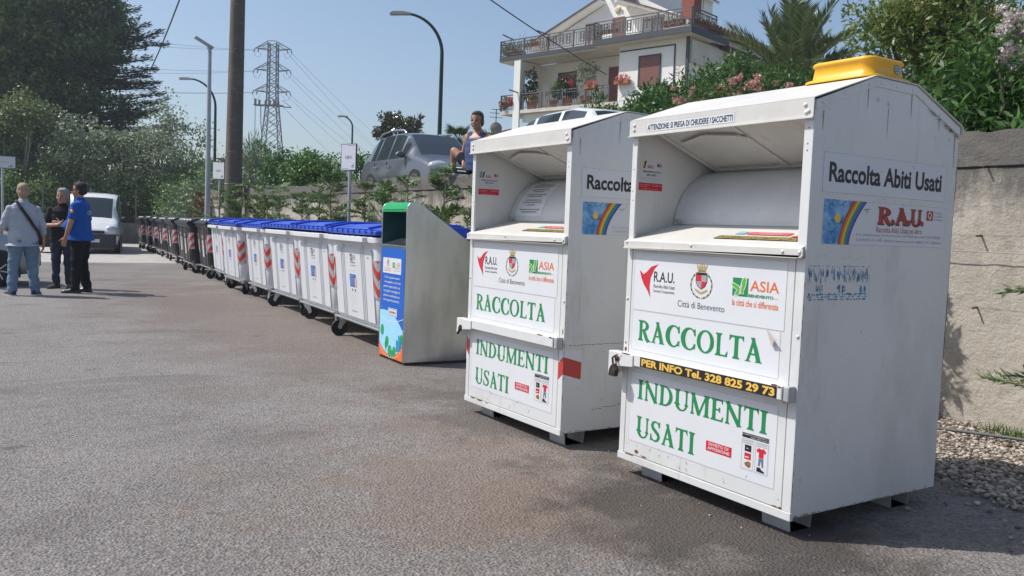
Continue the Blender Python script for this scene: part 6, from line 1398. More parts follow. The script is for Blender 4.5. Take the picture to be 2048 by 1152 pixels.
potted('terracotta box with low greenery on the upper balcony', 2.2, .3, 8.9, 0, .22, [(0, 0, .3, .4, .12, .12)], L_dark, (.1, .05), 303, box=.45)
potted('red geraniums in a box on the lower left balcony corner', .7, .15, 5.6, 0, .22, [(0, -.1, .2, .5, .2, .35), (-.3, -.1, .0, .3, .2, .3)], L_fresh, (.1, .07), 304, [(-.5, -.25, .1, .12), (.1, -.3, .25, .14), (-.2, -.28, -.1, .1), (.4, -.25, 0, .1), (.3, -.3, .3, .1)], L_red, .5)
potted('rubber plant with big leaves in a pot beside the balcony pillar', 2.05, .5, 5.3, .28, .5, [(0, 0, 1.0, .3, .3, .4), (.05, 0, 1.5, .28, .28, .4), (0, 0, 2.0, .18, .18, .3), (-.35, 0, .9, .25, .2, .35)], L_magn, (.26, .12), 305, dens=16, per=6)
potted('red flowers in a pot on the lower balcony right of the pillar', 2.5, .2, 5.3, .25, .45, [(0, 0, .6, .3, .25, .25)], L_fresh, (.1, .06), 306, [(.1, -.15, .75, .1), (-.2, -.1, .6, .08)], L_red)
potted('bushy green plant at the lower balcony railing below the shuttered window', 3.9, .3, 5.3, .25, .4, [(0, 0, .8, .3, .3, .4), (.2, 0, 1.1, .25, .25, .3)], L_fresh, (.12, .06), 307)
potted('large dark leafed plant with a red bloom in the middle of the lower balcony', 4.9, .3, 5.3, .3, .5, [(0, 0, 1.0, .4, .3, .5), (.3, 0, .7, .3, .3, .4), (-.3, 0, 1.35, .25, .25, .25)], L_magn, (.16, .07), 308, [(.35, -.2, 1.25, .13), (.45, -.2, 1.1, .1)], L_red, dens=30)
potted('tall yellowish shrub on the lower balcony', 6.0, .5, 5.3, .3, .5, [(0, 0, 1.6, .6, .4, .5), (.3, 0, 2.0, .45, .35, .4), (-.4, 0, 1.9, .4, .3, .4), (.2, 0, 1.1, .4, .3, .4)], L_ygreen, (.10, .05), 309, dens=18)
potted('box of pink geraniums on the lower balcony left of the brown door', 6.8, -.1, 6.05, 0, .2, [(0, 0, .2, .35, .15, .12)], L_fresh, (.08, .05), 310, [(-.2, 0, .3, .14), (.1, 0, .32, .15), (.3, 0, .26, .12), (0, -.1, .22, .12)], L_scarlet, .4)
potted('box of pink geraniums on the lower balcony below the white block', 8.9, -.2, 6.10, 0, .2, [(0, 0, .2, .35, .15, .12)], L_fresh, (.08, .05), 311, [(-.25, 0, .32, .15), (.05, 0, .4, .16), (.3, 0, .28, .13), (0, -.1, .22, .12)], L_scarlet, .45)
potted('terracotta box with dry plants at the right end of the top balcony', 12.0, -.4, 8.6, 0, .3, [(0, 0, .3, .4, .1, .12)], L_palmdead, (.1, .04), 312, box=.55)
potted('long terracotta box on the top balcony between the two doors', 8.0, -.4, 8.75, 0, .18, [(0, 0, .2, .5, .1, .1)], L_dark, (.1, .04), 313, box=.7)
potted('terracotta pot with a yellow plant by the chestnut attic door', 7.1, -.2, 8.4, .2, .3, [(0, 0, .5, .2, .2, .25)], L_ygreen, (.1, .04), 314)
# ------------------------------------------------------------------ vehicles
G_car = glassmat('tinted car glass', (.030, .042, .050), .04)
M_blk = mat('black bumper plastic', (.018, .019, .021), .55, var=.15, scale=6)
M_chrome = mat('headlamp chrome', (.75, .77, .8), .12, .9, var=.05)
M_lens = mat('headlamp lens', (.50, .54, .57), .08, .3, var=.2, scale=20)
M_tailred = mat('red lamp lens', (.35, .01, .01), .2, var=0)
def carpaint(name, col, metal=.35, coat=.6): return mat(name, col, .34, metal, var=.03, scale=3, coat=coat)
def loft_car(st, glass_y, pillars, paint, T, ws, rw):
    """st: (y, z sill, z belt, z top, half widths sill/mid/belt/top). Splits glass from body"""
    ys = [s[0] for s in st]; Y = sorted(set([round(float(v), 4) for v in list(np.linspace(ys[0], ys[-1], 46))] + [round(p, 4) for ab in pillars for p in ab] + [round(v, 4) for v in ws+rw]+[round(y, 4) for y in ys]))
    A = np.array(st); f = lambda k, y: float(np.interp(y, A[:, 0], A[:, k]))
    rings = []
    for y in Y:
        zs, zb, zt, ws_, wm, wb, wt = [f(k, y) for k in range(1, 8)]; zm = zs+(zb-zs)*.55
        half = [(0, zs), (ws_*.92, zs), (ws_, zs+.10), (wm, zm), (wb+(wm-wb)*.25, zb-.05), (wb, zb), (wt, zt-.055*min(1, (zt-zb)/.25)), (wt*.86, zt-.012), (wt*.5, zt+.012), (0, zt+.02)]
        rings.append([(x, y, z) for x, z in half]+[(-x, y, z) for x, z in half[-2:0:-1]])
    n = len(rings[0]); vs = [p for r in rings for p in r]; fs = []; mi = []
    inwin = lambda y: any(a-1e-3 <= y <= b+1e-3 for a, b in pillars)
    for j in range(len(Y)-1):
        ym = (Y[j]+Y[j+1])/2
        for i in range(n):
            fs.append((j*n+i, j*n+(i+1) % n, (j+1)*n+(i+1) % n, (j+1)*n+i)); k = i if i < 9 else 17-i
            g = 0
            if k == 5 and inwin(ym): g = 1
            if k in (6, 7, 8) and (ws[0] < ym < ws[1]): g = 2 if not (k == 6) else 0
            if k in (6, 7, 8) and (rw[0] < ym < rw[1]): g = 3 if not (k == 6) else 0
            mi.append(g)
    fs += [tuple(range(n))[::-1], tuple(range((len(Y)-1)*n, len(Y)*n))]; mi += [0, 0]
    for k_, (a_, b_) in enumerate(pillars):   # every side pane its own part
        for sd in (0, 1):
            sel = [q_ for q_ in range(len(fs)-2) if mi[q_] == 1 and (q_ % n < 9) == (sd == 0) and a_-1e-3 <= (Y[q_//n]+Y[q_//n+1])/2 <= b_+1e-3]
            for q_ in sel: mi[q_] = 10+2*k_+sd
    for g, name, m in ((0, 'body', paint),) + tuple((10+q_, 'side_window', G_car) for q_ in range(2*len(pillars))) + ((2, 'windscreen', G_car), (3, 'rear_window', G_car)):
        mb = MB(); used = {}; F2 = []
        for fc, q in zip(fs, mi):
            if q != g: continue
            F2.append(tuple(used.setdefault(v, len(used)) for v in fc))
        if not F2: continue
        V2 = [None]*len(used)
        for v, k in used.items(): V2[k] = vs[v]
        mb.add(V2, F2, 0, True); mb.build(name, m, T)
    return f
def wheel(T, x, y, r, side, w=.19):
    mb = MB(); M = Matrix.Translation((x, y, r)) @ Matrix.Rotation(R(90)*side, 4, 'Y')
    mb.lathe([(r*.62, -w/2), (r*.93, -w/2), (r, -w*.35), (r, w*.35), (r*.93, w/2), (r*.62, w/2)], 28, M); tyre = mb.build('wheel', M_tyre, T)
    mb = MB(); mb.lathe([(0.001, w*.40), (r*.16, w*.42), (r*.2, w*.30), (r*.55, w*.34), (r*.64, w*.46)], 28, M)
    for k in range(7): a = 2*math.pi*k/7; mb.bar(M @ Vector((r*.15*math.cos(a), r*.15*math.sin(a), w*.42)), M @ Vector((r*.6*math.cos(a), r*.6*math.sin(a), w*.46)), .045, .02)
    mb.build('rim', M_chrome if False else M_zinc, tyre)
def arch(T, x, y, r, side, z):
    mb = MB(); n = 18; P = [(y+r*1.13*math.cos(math.pi*i/n), z+r*1.16*math.sin(math.pi*i/n)) for i in range(n+1)] + [(y-r*1.13, .17), (y+r*1.13, .17)]
    mb.add([(x, a, b) for a, b in P]+[(x-side*.25, a, b) for a, b in P], [tuple(range(len(P)))], 0); mb.build('wheel_arch', M_blk, T)
def mpv():
    T = thing('silver_minivan', 'silver grey minivan parked nose-on behind the wall', 'car', (9.053, 17.898, 1.873), R(-3.0)); P = carpaint('silver-grey metallic paint', (.095, .105, .122))
    st = [(-2.20, .32, .60, .66, .55, .62, .60, .48), (-2.14, .26, .68, .74, .72, .78, .72, .55), (-2.0, .22, .76, .82, .82, .86, .78, .60), (-1.6, .20, .88, .94, .85, .89, .80, .64), (-1.2, .19, .96, 1.03, .86, .90, .82, .68), (-1.02, .19, .99, 1.07, .86, .90, .83, .70), (-.62, .19, 1.00, 1.36, .87, .90, .835, .665), (-.30, .19, 1.0, 1.57, .87, .90, .84, .625), (.1, .19, 1.0, 1.63, .87, .90, .84, .62), (.8, .19, 1.01, 1.645, .87, .90, .84, .62), (1.5, .19, 1.02, 1.61, .87, .90, .83, .60), (1.85, .22, 1.03, 1.52, .86, .89, .81, .57), (2.05, .26, 1.03, 1.30, .84, .88, .79, .58), (2.17, .30, .98, 1.05, .80, .85, .75, .60), (2.20, .36, .80, .86, .74, .8, .7, .6)]
    loft_car(st, None, [(-.72, -.36), (-.28, .34), (.42, 1.12), (1.20, 1.74)], P, T, [-1.02, -.30], [1.86, 2.1])
    for s in (-1, 1):
        for y in (-1.33, 1.35): arch(T, s*.905, y, .335, s, .325); wheel(T, s*.82, y, .32, s)
        mb = MB(); mb.ell((s*.94, -.66, 1.06), (.11, .055, .075)); mb.bar((s*.84, -.64, 1.02), (s*.92, -.65, 1.03), .05, .03); mb.build('mirror', P, T)
        mb = MB(); mb.ell((s*.955, -.604, 1.06), (.085, .01, .055)); mb.build('mirror_glass', M_chrome, T)
        mb = MB(); mb.tube([(s*.60, -.15, 1.60), (s*.62, -.05, 1.67), (s*.61, .7, 1.715), (s*.60, 1.4, 1.675), (s*.58, 1.55, 1.62)], .02, 8); mb.build('roof_rail', M_chrome, T)
        for y in (.18, .98): mb = MB(); mb.bar((s*.912, y-.10, .84), (s*.912, y+.10, .85), .025, .03); mb.build('door_handle', M_chrome, T)
        mb = MB()
        for y in (-.80, .38, 1.16): mb.bar((s*.9005, y, .32), (s*.868, y, .95), .010, .008)
        mb.bar((s*.905, -.9, .46), (s*.905, 1.0, .46), .02, .035); mb.build('door_trim', M_blk, T)
        mb = MB(); mb.ell((s*.64, -2.03, .76), (.235, .125, .115), Rm=Matrix.Rotation(R(14*s), 3, 'Z')); hl = mb.build('headlight', M_lens, T)
        mb = MB(); 
        for dx in (-.07, .07): mb.lathe([(.075, -.09), (.065, -.115), (.05, -.105), (.001, -.085)], 14, Matrix.Translation((s*.66+dx, -2.02+dx*s*.35, .745)) @ Matrix.Rotation(R(-90), 4, 'X') @ Matrix.Scale(-1, 4, (0, 0, 1)))
        mb.build('lamp_bowl', M_chrome, hl)
    mb = MB(); mb.box((-.45, -2.225, .62), (.45, -2.15, .74)); mb.box((-.62, -2.225, .32), (.62, -2.16, .50)); mb.build('grille', M_blk, T, bevel=.02)
    mb = MB(); mb.box((-.45, -2.235, .67), (.45, -2.226, .685)); mb.box((-.45, -2.235, .735), (.45, -2.226, .75)); mb.build('grille_bar', M_chrome, T)
    mb = MB(); mb.lathe([(.065, 0), (.065, .01), (.052, .012), (.052, .005), (.001, .005)], 20, Matrix.Translation((0, -2.226, .70)) @ Matrix.Rotation(R(90), 4, 'X')); mb.build('badge', M_chrome, T)
    mb = MB(); mb.box((-.26, -2.24, .50), (.26, -2.21, .61)); mb.build('number_plate', mat('number plate white', (.7, .7, .7), .4, var=0), T)
mpv()
def white_hatch():
    T = thing('white_car', 'white car whose roof shows above the roof of the second clothes bank', 'car', (9.55, 13.25, 2.06), R(177)); P = carpaint('white car paint', (.72, .73, .73), 0.)
    st = [(-2.0, .30, .62, .68, .55, .62, .60, .48), (-1.9, .22, .72, .78, .76, .80, .72, .58), (-1.4, .2, .86, .92, .80, .84, .78, .62), (-.95, .2, .93, 1.0, .80, .84, .79, .66), (-.25, .2, .95, 1.40, .81, .84, .79, .60), (.2, .2, .95, 1.47, .81, .84, .79, .58), (1.2, .2, .96, 1.48, .81, .84, .79, .58), (1.7, .22, .98, 1.40, .80, .83, .77, .56), (1.95, .28, .98, 1.12, .77, .81, .74, .56), (2.02, .36, .8, .88, .7, .75, .7, .5)]
    loft_car(st, None, [(-.62, -.02), (.08, .85), (.95, 1.62)], P, T, [-.95, -.22], [1.72, 1.96])
    for s in (-1, 1):
        for y in (-1.25, 1.25): arch(T, s*.845, y, .31, s, .30); wheel(T, s*.77, y, .30, s)
        mb = MB(); mb.ell((s*.90, -.58, 1.0), (.10, .05, .07)); mb.build('mirror', P, T); mb = MB(); mb.ell((s*.62, -1.85, .70), (.17, .09, .08)); mb.build('headlight', M_lens, T)
        mb = MB(); mb.ell((s*.68, 1.93, .88), (.06, .06, .13)); mb.build('tail_light', M_tailred, T)
white_hatch()
def van():
    T = thing('white_van', 'white delivery van with a grey bumper parked facing the yard', 'van', (3.95, 34.55, 0), R(-9)); P = carpaint('white van paint', (.70, .71, .71), 0.)
    st = [(-2.15, .30, .70, .76, .62, .70, .66, .52), (-2.08, .24, .78, .84, .80, .84, .74, .58), (-1.75, .2, .98, 1.05, .85, .88, .80, .66), (-1.35, .2, 1.10, 1.18, .86, .89, .82, .70), (-1.2, .2, 1.13, 1.24, .86, .89, .83, .71), (-.62, .2, 1.18, 1.94, .87, .89, .85, .74), (-.35, .2, 1.18, 2.08, .87, .89, .86, .77), (.3, .2, 1.18, 2.13, .87, .89, .87, .80), (2.0, .2, 1.18, 2.13, .87, .89, .87, .80), (2.18, .25, 1.16, 2.05, .86, .88, .85, .76), (2.22, .4, 1.0, 1.5, .84, .86, .8, .6)]
    loft_car(st, None, [(-.85, .25)], P, T, [-1.2, -.60], [5, 6])
    for s in (-1, 1):
        for y in (-1.35, 1.35): arch(T, s*.895, y, .34, s, .32); wheel(T, s*.80, y, .32, s)
        mb = MB(); mb.ell((s*1.02, -.98, 1.20), (.13, .07, .11)); mb.bar((s*.86, -.95, 1.14), (s*.98, -.97, 1.16), .05, .04); mb.build('mirror', M_blk, T)
        mb = MB(); mb.ell((s*.63, -1.99, .86), (.19, .11, .12), Rm=Matrix.Rotation(R(18*s), 3, 'Z')); mb.build('headlight', M_lens, T)
    mb = MB(); loft(mb, [[(x, y, z) for x, y in ((-.84, -1.72), (-.86, -1.95), (-.74, -2.17), (-.4, -2.235), (.4, -2.235), (.74, -2.17), (.86, -1.95), (.84, -1.72))] for z in (.20, .24, .60, .68)]); mb.build('bumper', mat('dark grey bumper', (.035, .04, .048), .6, var=.1), T, bevel=.02)
    mb = MB(); mb.box((-.40, -2.215, .71), (.40, -2.13, .80)); mb.build('grille', M_blk, T, bevel=.015)
    mb = MB(); mb.box((-.26, -2.25, .40), (.26, -2.238, .51)); mb.build('number_plate', mat('number plate white', (.7, .7, .7), .4, var=0), T)
    mb = MB(); mb.bar((-.5, -1.19, 1.27), (.05, -1.02, 1.42), .02, .015); mb.bar((.1, -1.19, 1.27), (.6, -1.0, 1.40), .02, .015); mb.build('wiper', M_blk, T)
van()
def left_car():
    T = thing('silver_car', 'silver car cut by the left edge behind the man in the grey shirt', 'car', (-.90, 18.35, 0), R(96)); P = carpaint('pale silver paint', (.42, .44, .45), .3)
    st = [(-2.0, .32, .66, .72, .55, .62, .60, .48), (-1.92, .24, .76, .82, .74, .78, .70, .56), (-1.5, .2, .92, .98, .80, .84, .76, .62), (-1.15, .2, .99, 1.06, .81, .85, .78, .66), (-.45, .2, 1.0, 1.42, .81, .85, .79, .62), (-.1, .2, 1.0, 1.55, .81, .85, .80, .60), (1.2, .2, 1.0, 1.60, .81, .85, .80, .60), (1.75, .2, 1.0, 1.50, .81, .84, .78, .58), (1.95, .3, .95, 1.1, .78, .8, .74, .56), (2.0, .4, .8, .9, .7, .75, .7, .5)]
    loft_car(st, None, [(-.85, -.05), (.05, .85), (.95, 1.6)], P, T, [-1.15, -.40], [1.76, 1.96])
    for s in (-1, 1):
        for y in (-1.28, 1.25): arch(T, s*.855, y, .32, s, .30); wheel(T, s*.78, y, .30, s)
        mb = MB(); mb.ell((s*.93, -.72, 1.04), (.10, .05, .07)); mb.build('mirror', P, T); mb = MB(); mb.ell((s*.62, -1.84, .76), (.17, .10, .09)); mb.build('headlight', M_lens, T)
    mb = MB(); mb.box((-.5, -2.03, .36), (.5, -1.9, .60)); mb.build('bumper', M_blk, T, bevel=.02)
left_car()
# ------------------------------------------------------------------ signs
def sign(label, loc, rz, w, h, zc, words, hpost, emblem=True):
    T = thing('sign', label, 'sign', loc, rz, 'white container signs on posts'); F = Frame((-w/2, -.016, zc-h/2), (1, 0, 0), (0, 0, 1))
    mb = MB(); mb.tube([(0, .03, 0), (0, .03, hpost)], .030, 10); mb.build('post', mat('galvanised post', (.46, .48, .50), .45, .5, var=.1), T)
    mb = MB(); mb.box((-w/2-.012, -.014, zc-h/2-.012), (w/2+.012, .008, zc+h/2+.012)); mb.build('back_plate', mat('dark sign frame', (.03, .035, .04), .5, var=.1), T)
    mb = MB(); plate(mb, F, 0, 0, w, h, .0, .002); b = mb.build('board', M_vinyl, T)
    mb = MB(); (serif if all(c in GL for c in words) else text)(mb, F, words, w*.27, h*.44, w*.46, h*.11, .003)
    flat(mb, F, rect(w*.42, h*.955, w*.95, h*.97), .003); flat(mb, F, rect(w*.08, h*.035, w*.5, h*.05), .003)
    if emblem:
        for (x, y, a, l) in ((.80, .13, .9, .16), (.88, .12, 2.0, .12), (.84, .17, 1.5, .13), (.75, .12, 1.9, .08)): flat(mb, F, leafpoly(w*x, h*y+.01, a, l*w*1.4, .04*w), .003+a*.0002)
        flat(mb, F, rect(w*.76, h*.075, w*.92, h*.088), .003)
    mb.build('lettering', M_lgrey if words != 'CARTA' else mat('dark grey print', (.12, .12, .13), .5, var=0), b)
sign('white carta sign on a post between the bins and the wall', (5.9, 14.83, 0), R(-64), .34, .46, 2.575, 'CARTA', 2.72)
sign('white sign half hidden by the thick utility pole', (5.93, 24.5, 0), R(-60), .42, .46, 2.70, 'CARTA', 2.85)
sign('white sign on a post at the left edge under the poplar bush', (.80, 26, 0), R(0), .58, .30, 2.63, 'VETRO', 2.7)
def thin_post(label, x, y, h): 
    T = thing('post', label, 'post', (x, y, 0)); mb = MB(); mb.tube([(0, 0, 0), (0, 0, h)], .035, 8); mb.build('shaft', mat('galvanised post', (.46, .48, .50), .45, .5, var=.1), T); mb = MB(); mb.lathe([(.036, h), (.04, h+.01), (.001, h+.03)], 8); mb.build('cap', M_blk, T)
# ------------------------------------------------------------------ fence with low wall at the back of the yard
T = thing('boundary_wall', 'low grey concrete wall with a wire fence on top at the back of the yard', 'wall', (0, 45.2, 0))
mb = MB(); mb.box((-22, -.12, -.1), (9.5, .12, 1.0)); mb.build('base_wall', mat('grey old concrete', (.17, .165, .15), .95, var=.25, scale=1.5, bump=.4, bscale=20, stains=[((.07, .075, .06), 2., .5, .7, (1, 1, .5))]), T)
for k in range(16):
    mb = MB(); x = -21+k*2.0; mb.box((x-.03, -.03, 1.0), (x+.03, .03, 2.6)); mb.build('fence_post', mat('weathered fence post', (.17, .18, .16), .8, var=.2), T)
mb = MB()
for z in (1.15, 1.6, 2.05, 2.5): mb.tube([(-22, 0, z), (9.5, 0, z)], .006, 4)
for k in range(200): x = -22+k*.1575; mb.tube([(x, .01, 1.05), (x+.0, .01, 2.5)], .0035, 3)
mb.build('wire_mesh', mat('green fence wire', (.06, .08, .06), .6, .2, var=0), T)
# green-lidded bin behind the man with folded arms
T = thing('green_bin', 'dark bin with a green lid behind the man with folded arms', 'waste bin', (2.25, 33.0, 0), R(10)); mb = MB()
loft(mb, [bin_ring(z, a, b, .1) for z, a, b in ((.2, .40, .55), (1.0, .48, .64), (1.15, .52, .68))]); mb.build('body', KB.children[0].data.materials[0], T)
mb = MB(); mb.prism([(-.54, 1.15), (-.54, 1.2), (-.3, 1.30), (.4, 1.34), (.54, 1.3), (.54, 1.15)], (0, -.69, 0), (1, 0, 0), (0, 0, 1), (0, 1.38, 0)); mb.build('lid', mat('green lid plastic', (.01, .13, .07), .45, var=.1), T, bevel=.01)
for (x, y) in ((-.33, -.45), (-.33, .45), (.33, -.45), (.33, .45)): castor(T, x, y, 1.)
# distant low house with dish and aerial
T = thing('low_house', 'low distant house whose grey roof edge shows right of the seated man', 'house', (33.2, 52.8, 2.4), R(-30)); mb = MB(); mb.box((-3.2, -3, -1), (3.2, 3, 4.9)); mb.build('wall', mat('pale far wall', (.42, .39, .34), .9, var=.1), T)
mb = MB(); mb.prism([(-3.5, 4.9), (0, 5.9), (3.5, 4.9), (3.5, 4.75), (-3.5, 4.75)], (0, -3.3, 0), (1, 0, 0), (0, 0, 1), (0, 6.6, 0)); mb.build('roof', mat('grey-brown far roof', (.20, .15, .12), .9, var=.2, scale=2), T)
T = thing('satellite_dish', 'small satellite dish with an aerial mast beside the seated man', 'satellite dish', (31.36, 51.6, 7.4), R(-20)); mb = MB(); mb.lathe([(.001, .12), (.2, .09), (.42, .0), (.43, -.01), (.2, .07), (.001, .10)], 20, Matrix.Translation((0, -.1, 1.05)) @ Matrix.Rotation(R(80), 4, 'X')); mb.build('dish', mat('grey dish', (.16, .15, .15), .6, var=.1), T)
mb = MB(); mb.tube([(0, 0, 0), (0, 0, 2.4)], .03, 6); 
for z, l in ((1.8, .5), (2.1, .45), (2.35, .35)): mb.tube([(-l, 0, z), (l, .1, z)], .018, 4)
for k in range(4): mb.tube([(-.4+k*.26, -.15, 2.1), (-.4+k*.26, .25, 2.1)], .012, 4)
mb.build('aerial_mast', M_blk, T)
curved_lamp((11.3, 21.65, 1.95), 5.38, 1.30, 'tall dark green curved lamp post rising behind the silver minivan', R(-36.9))
curved_lamp((8.88, 37.45, 1.9), 5.32, 1.36, 'dark green curved lamp post just right of the slim grey lamp post', R(-36.9))
curved_lamp((19.9, 49.6, 2.5), 5.4, .78, 'small distant dark curved lamp post above the carta sign', R(-36.9))
# ------------------------------------------------------------------ people
SK = mat('fair tan skin', (.44, .225, .145), .55, var=.10, scale=9)  # skin colour of the standing men, faintly mottled
def rem(mb, name, mats, parent, voxel=.008, smooth=4, wrinkle=0., seed=0, factor=.5):
    """weld overlapping volumes into one continuous surface"""
    o = mb.build(name+'_raw', mats); o.name = name
    m = o.modifiers.new('r', 'REMESH'); m.mode = 'VOXEL'; m.voxel_size = voxel; m.use_smooth_shade = True
    if smooth: s = o.modifiers.new('s', 'SMOOTH'); s.iterations = smooth; s.factor = factor
    me = bpy.data.meshes.new_from_object(o.evaluated_get(bpy.context.evaluated_depsgraph_get())); old = o.data; o.modifiers.clear(); o.data = me; me.name = name; bpy.data.meshes.remove(old)
    if wrinkle:
        n = len(me.vertices); co = np.empty(n*3, np.float32); me.vertices.foreach_get('co', co); co = co.reshape(-1, 3); no = np.empty(n*3, np.float32); me.vertices.foreach_get('normal', no); no = no.reshape(-1, 3)
        x, y, z = co.T; w = np.sin(z*38+x*14+y*9+seed)+.7*np.sin(z*23-x*31+seed*2)+.6*np.sin(x*44+y*37+z*12+seed)+.5*np.sin(z*71+x*25)
        co += no*(w*wrinkle)[:, None]; me.vertices.foreach_set('co', co.ravel()); me.update()
    me.polygons.foreach_set('use_smooth', [True]*len(me.polygons)); o.parent = parent; return o
def cap(mb, a, b, ra, rb, n=14):
    a, b = Vector(a), Vector(b); mb.tube([a, a.lerp(b, .5), b], [ra, (ra+rb)/2, rb], n); mb.ell(a, (ra,)*3, nu=n, nv=8); mb.ell(b, (rb,)*3, nu=n, nv=8)
def chain(mb, pts, rs):
    for i in range(len(pts)-1): cap(mb, pts[i], pts[i+1], rs[i], rs[i+1], 10)
def trunk(mb, secs):
    """elliptical sections: centre, half width, half depth, facing angle"""
    rings = []
    for (c, hw, hd, a) in secs:
        ca, sa = math.cos(a), math.sin(a); r = []
        for k in range(24):
            t = 2*math.pi*k/24; x = hw*math.copysign(abs(math.cos(t))**.85, math.cos(t)); y = hd*math.copysign(abs(math.sin(t))**.85, math.sin(t)); r.append((c[0]+x*ca-y*sa, c[1]+x*sa+y*ca, c[2]))
        rings.append(r)
    loft(mb, rings)
def hand(mb, wrist, dirv, palm_n, s=1., curl=.5, thumb=1):
    """palm, four fingers of unequal length bent towards palm_n, thumb from the side of the palm"""
    d = Vector(dirv).normalized(); n = Vector(palm_n); n = (n-d*n.dot(d)).normalized(); side = d.cross(n)*thumb; w = Vector(wrist)
    for k in range(-1, 2): cap(mb, w+side*.012*k*s, w+d*.085*s+side*.024*k*s, .020*s, .016*s, 10)
    for k, L_ in enumerate((.072, .082, .077, .060)):
        b = w+d*.088*s+side*(.033-.022*k)*s; p = [b]; dd = d.copy()
        for j, f in enumerate((.45, .32, .23)): dd = (dd+n*curl*(.35+.25*j)).normalized(); p.append(p[-1]+dd*L_*f*s)
        chain(mb, p, [.0098*s, .0092*s, .0085*s, .0072*s])
    b = w+d*.028*s+side*.032*s; p = [b]; dd = (d*.7+side*.8+n*.15).normalized()
    for f in (.035, .030, .022): p.append(p[-1]+dd*f*s); dd = (dd+d*.35+n*curl*.3).normalized()
    chain(mb, p, [.013*s, .0115*s, .0105*s, .0085*s])
def head_parts(T, mb, c, yaw, tilt, hair, style, roll=0., glasses=False, hs=1.1):
    """adds skull, jaw, nose, ears to the body volume; eyes, brows, mouth and hair are children"""
    M = Matrix.Translation(c) @ Matrix.Rotation(yaw, 4, 'Z') @ Matrix.Rotation(tilt, 4, 'X') @ Matrix.Rotation(roll, 4, 'Y') @ Matrix.Scale(hs, 4); M3 = M.to_3x3(); q = lambda x, y, z: M @ Vector((x, y, z))
    mb.ell(q(0, .012, .040), (.077, .096, .086), Rm=M3, nu=20, nv=14); mb.ell(q(0, -.022, -.030), (.064, .070, .082), Rm=M3, nu=18, nv=12); mb.ell(q(0, -.052, -.088), (.034, .032, .026), Rm=M3)
    mb.ell(q(0, -.066, .022), (.050, .020, .014), Rm=M3); cap(mb, q(0, -.088, .010), q(0, -.108, -.024), .010, .016, 10); mb.ell(q(0, -.100, -.030), (.019, .013, .010), Rm=M3)
    for s in (-1, 1): mb.ell(q(s*.080, .012, -.005), (.010, .020, .032), Rm=M3); mb.ell(q(s*.040, -.068, -.030), (.022, .018, .018), Rm=M3)
    mb.ell(q(0, -.088, -.058), (.026, .010, .009), Rm=M3)
    e = MB()
    for s in (-1, 1): e.ell(q(s*.030, -.0825, .004), (.013, .008, .007), Rm=M3); 
    e.build('eye', mat('dark eye', (.03, .022, .018), .2, var=0), T)
    e = MB()
    for s in (-1, 1): e.ell(q(s*.031, -.091, .026), (.020, .006, .005), Rm=M3)
    e.build('eyebrow', mat(hair[0]+' brow', tuple(v*.6 for v in hair[1]), .8, var=.2), T)
    e = MB(); e.ell(q(0, -.0965, -.057), (.022, .004, .0045), Rm=M3); e.build('mouth', mat('lips', (.26, .09, .07), .5, var=.1), T)
    if glasses:
        e = MB()
        for s in (-1, 1): e.ell(q(s*.033, -.098, .004), (.027, .008, .020), Rm=M3); e.bar(q(s*.058, -.09, .012), q(s*.086, .015, .010), .006, .006)
        e.bar(q(-.012, -.102, .010), q(.012, -.102, .010), .006, .006); e.build('sunglasses', mat('black glasses', (.01, .01, .012), .15, var=0), T)
    h = MB(); rs = random.Random(hash(style) % 97 if False else len(style))
    if style == 'short':   # cap of hair over crown, sides and nape
        h.ell(q(0, .018, .050), (.084, .101, .090), Rm=M3, nu=20, nv=14); h.ell(q(0, .040, -.010), (.081, .078, .070), Rm=M3)
        for s in (-1, 1): h.ell(q(s*.070, .020, .012), (.018, .040, .045), Rm=M3)
        h.ell(q(0, -.052, .098), (.050, .030, .028), Rm=M3)
    elif style == 'crop':
        h.ell(q(0, .018, .044), (.083, .099, .090), Rm=M3, nu=20, nv=14); h.ell(q(0, .046, -.022), (.074, .066, .060), Rm=M3)
        for s in (-1, 1): h.ell(q(s*.066, .022, .0), (.018, .040, .045), Rm=M3)
    elif style == 'wavy':
        h.ell(q(0, .024, .052), (.088, .103, .090), Rm=M3, nu=20, nv=14); h.ell(q(0, .050, -.020), (.084, .074, .070), Rm=M3)
        for k in range(34): a = rs.uniform(0, 6.28); t = rs.uniform(.2, 1.5); h.ell(q(.086*math.sin(t)*math.cos(a), .024+.100*math.sin(t)*abs(math.sin(a)), .052+.086*math.cos(t)), (.022, .022, .018), Rm=M3, nu=8, nv=6)
        for s in (-1, 1): h.ell(q(s*.074, .022, .0), (.020, .042, .050), Rm=M3)
        h.ell(q(.0, -.046, .100), (.055, .030, .025), Rm=M3)
    # keep hair off the face: cut what lies in front of the hairline
    o = rem(h, 'hair', mat(hair[0], hair[1], .75, var=.30, scale=60, bump=.4, bscale=120), T, .006, 3, .0012, 3)
    bm = bmesh.new(); bm.from_mesh(o.data); Mi = M.inverted(); kill = []
    for f in bm.faces:
        p = Mi @ f.calc_center_median()
        if p.y < -.022-(.0 if p.z < .05 else (p.z-.05)*1.0) and p.z < .082: kill.append(f)
    bmesh.ops.delete(bm, geom=kill, context='FACES'); bm.to_mesh(o.data); bm.free()
    return q
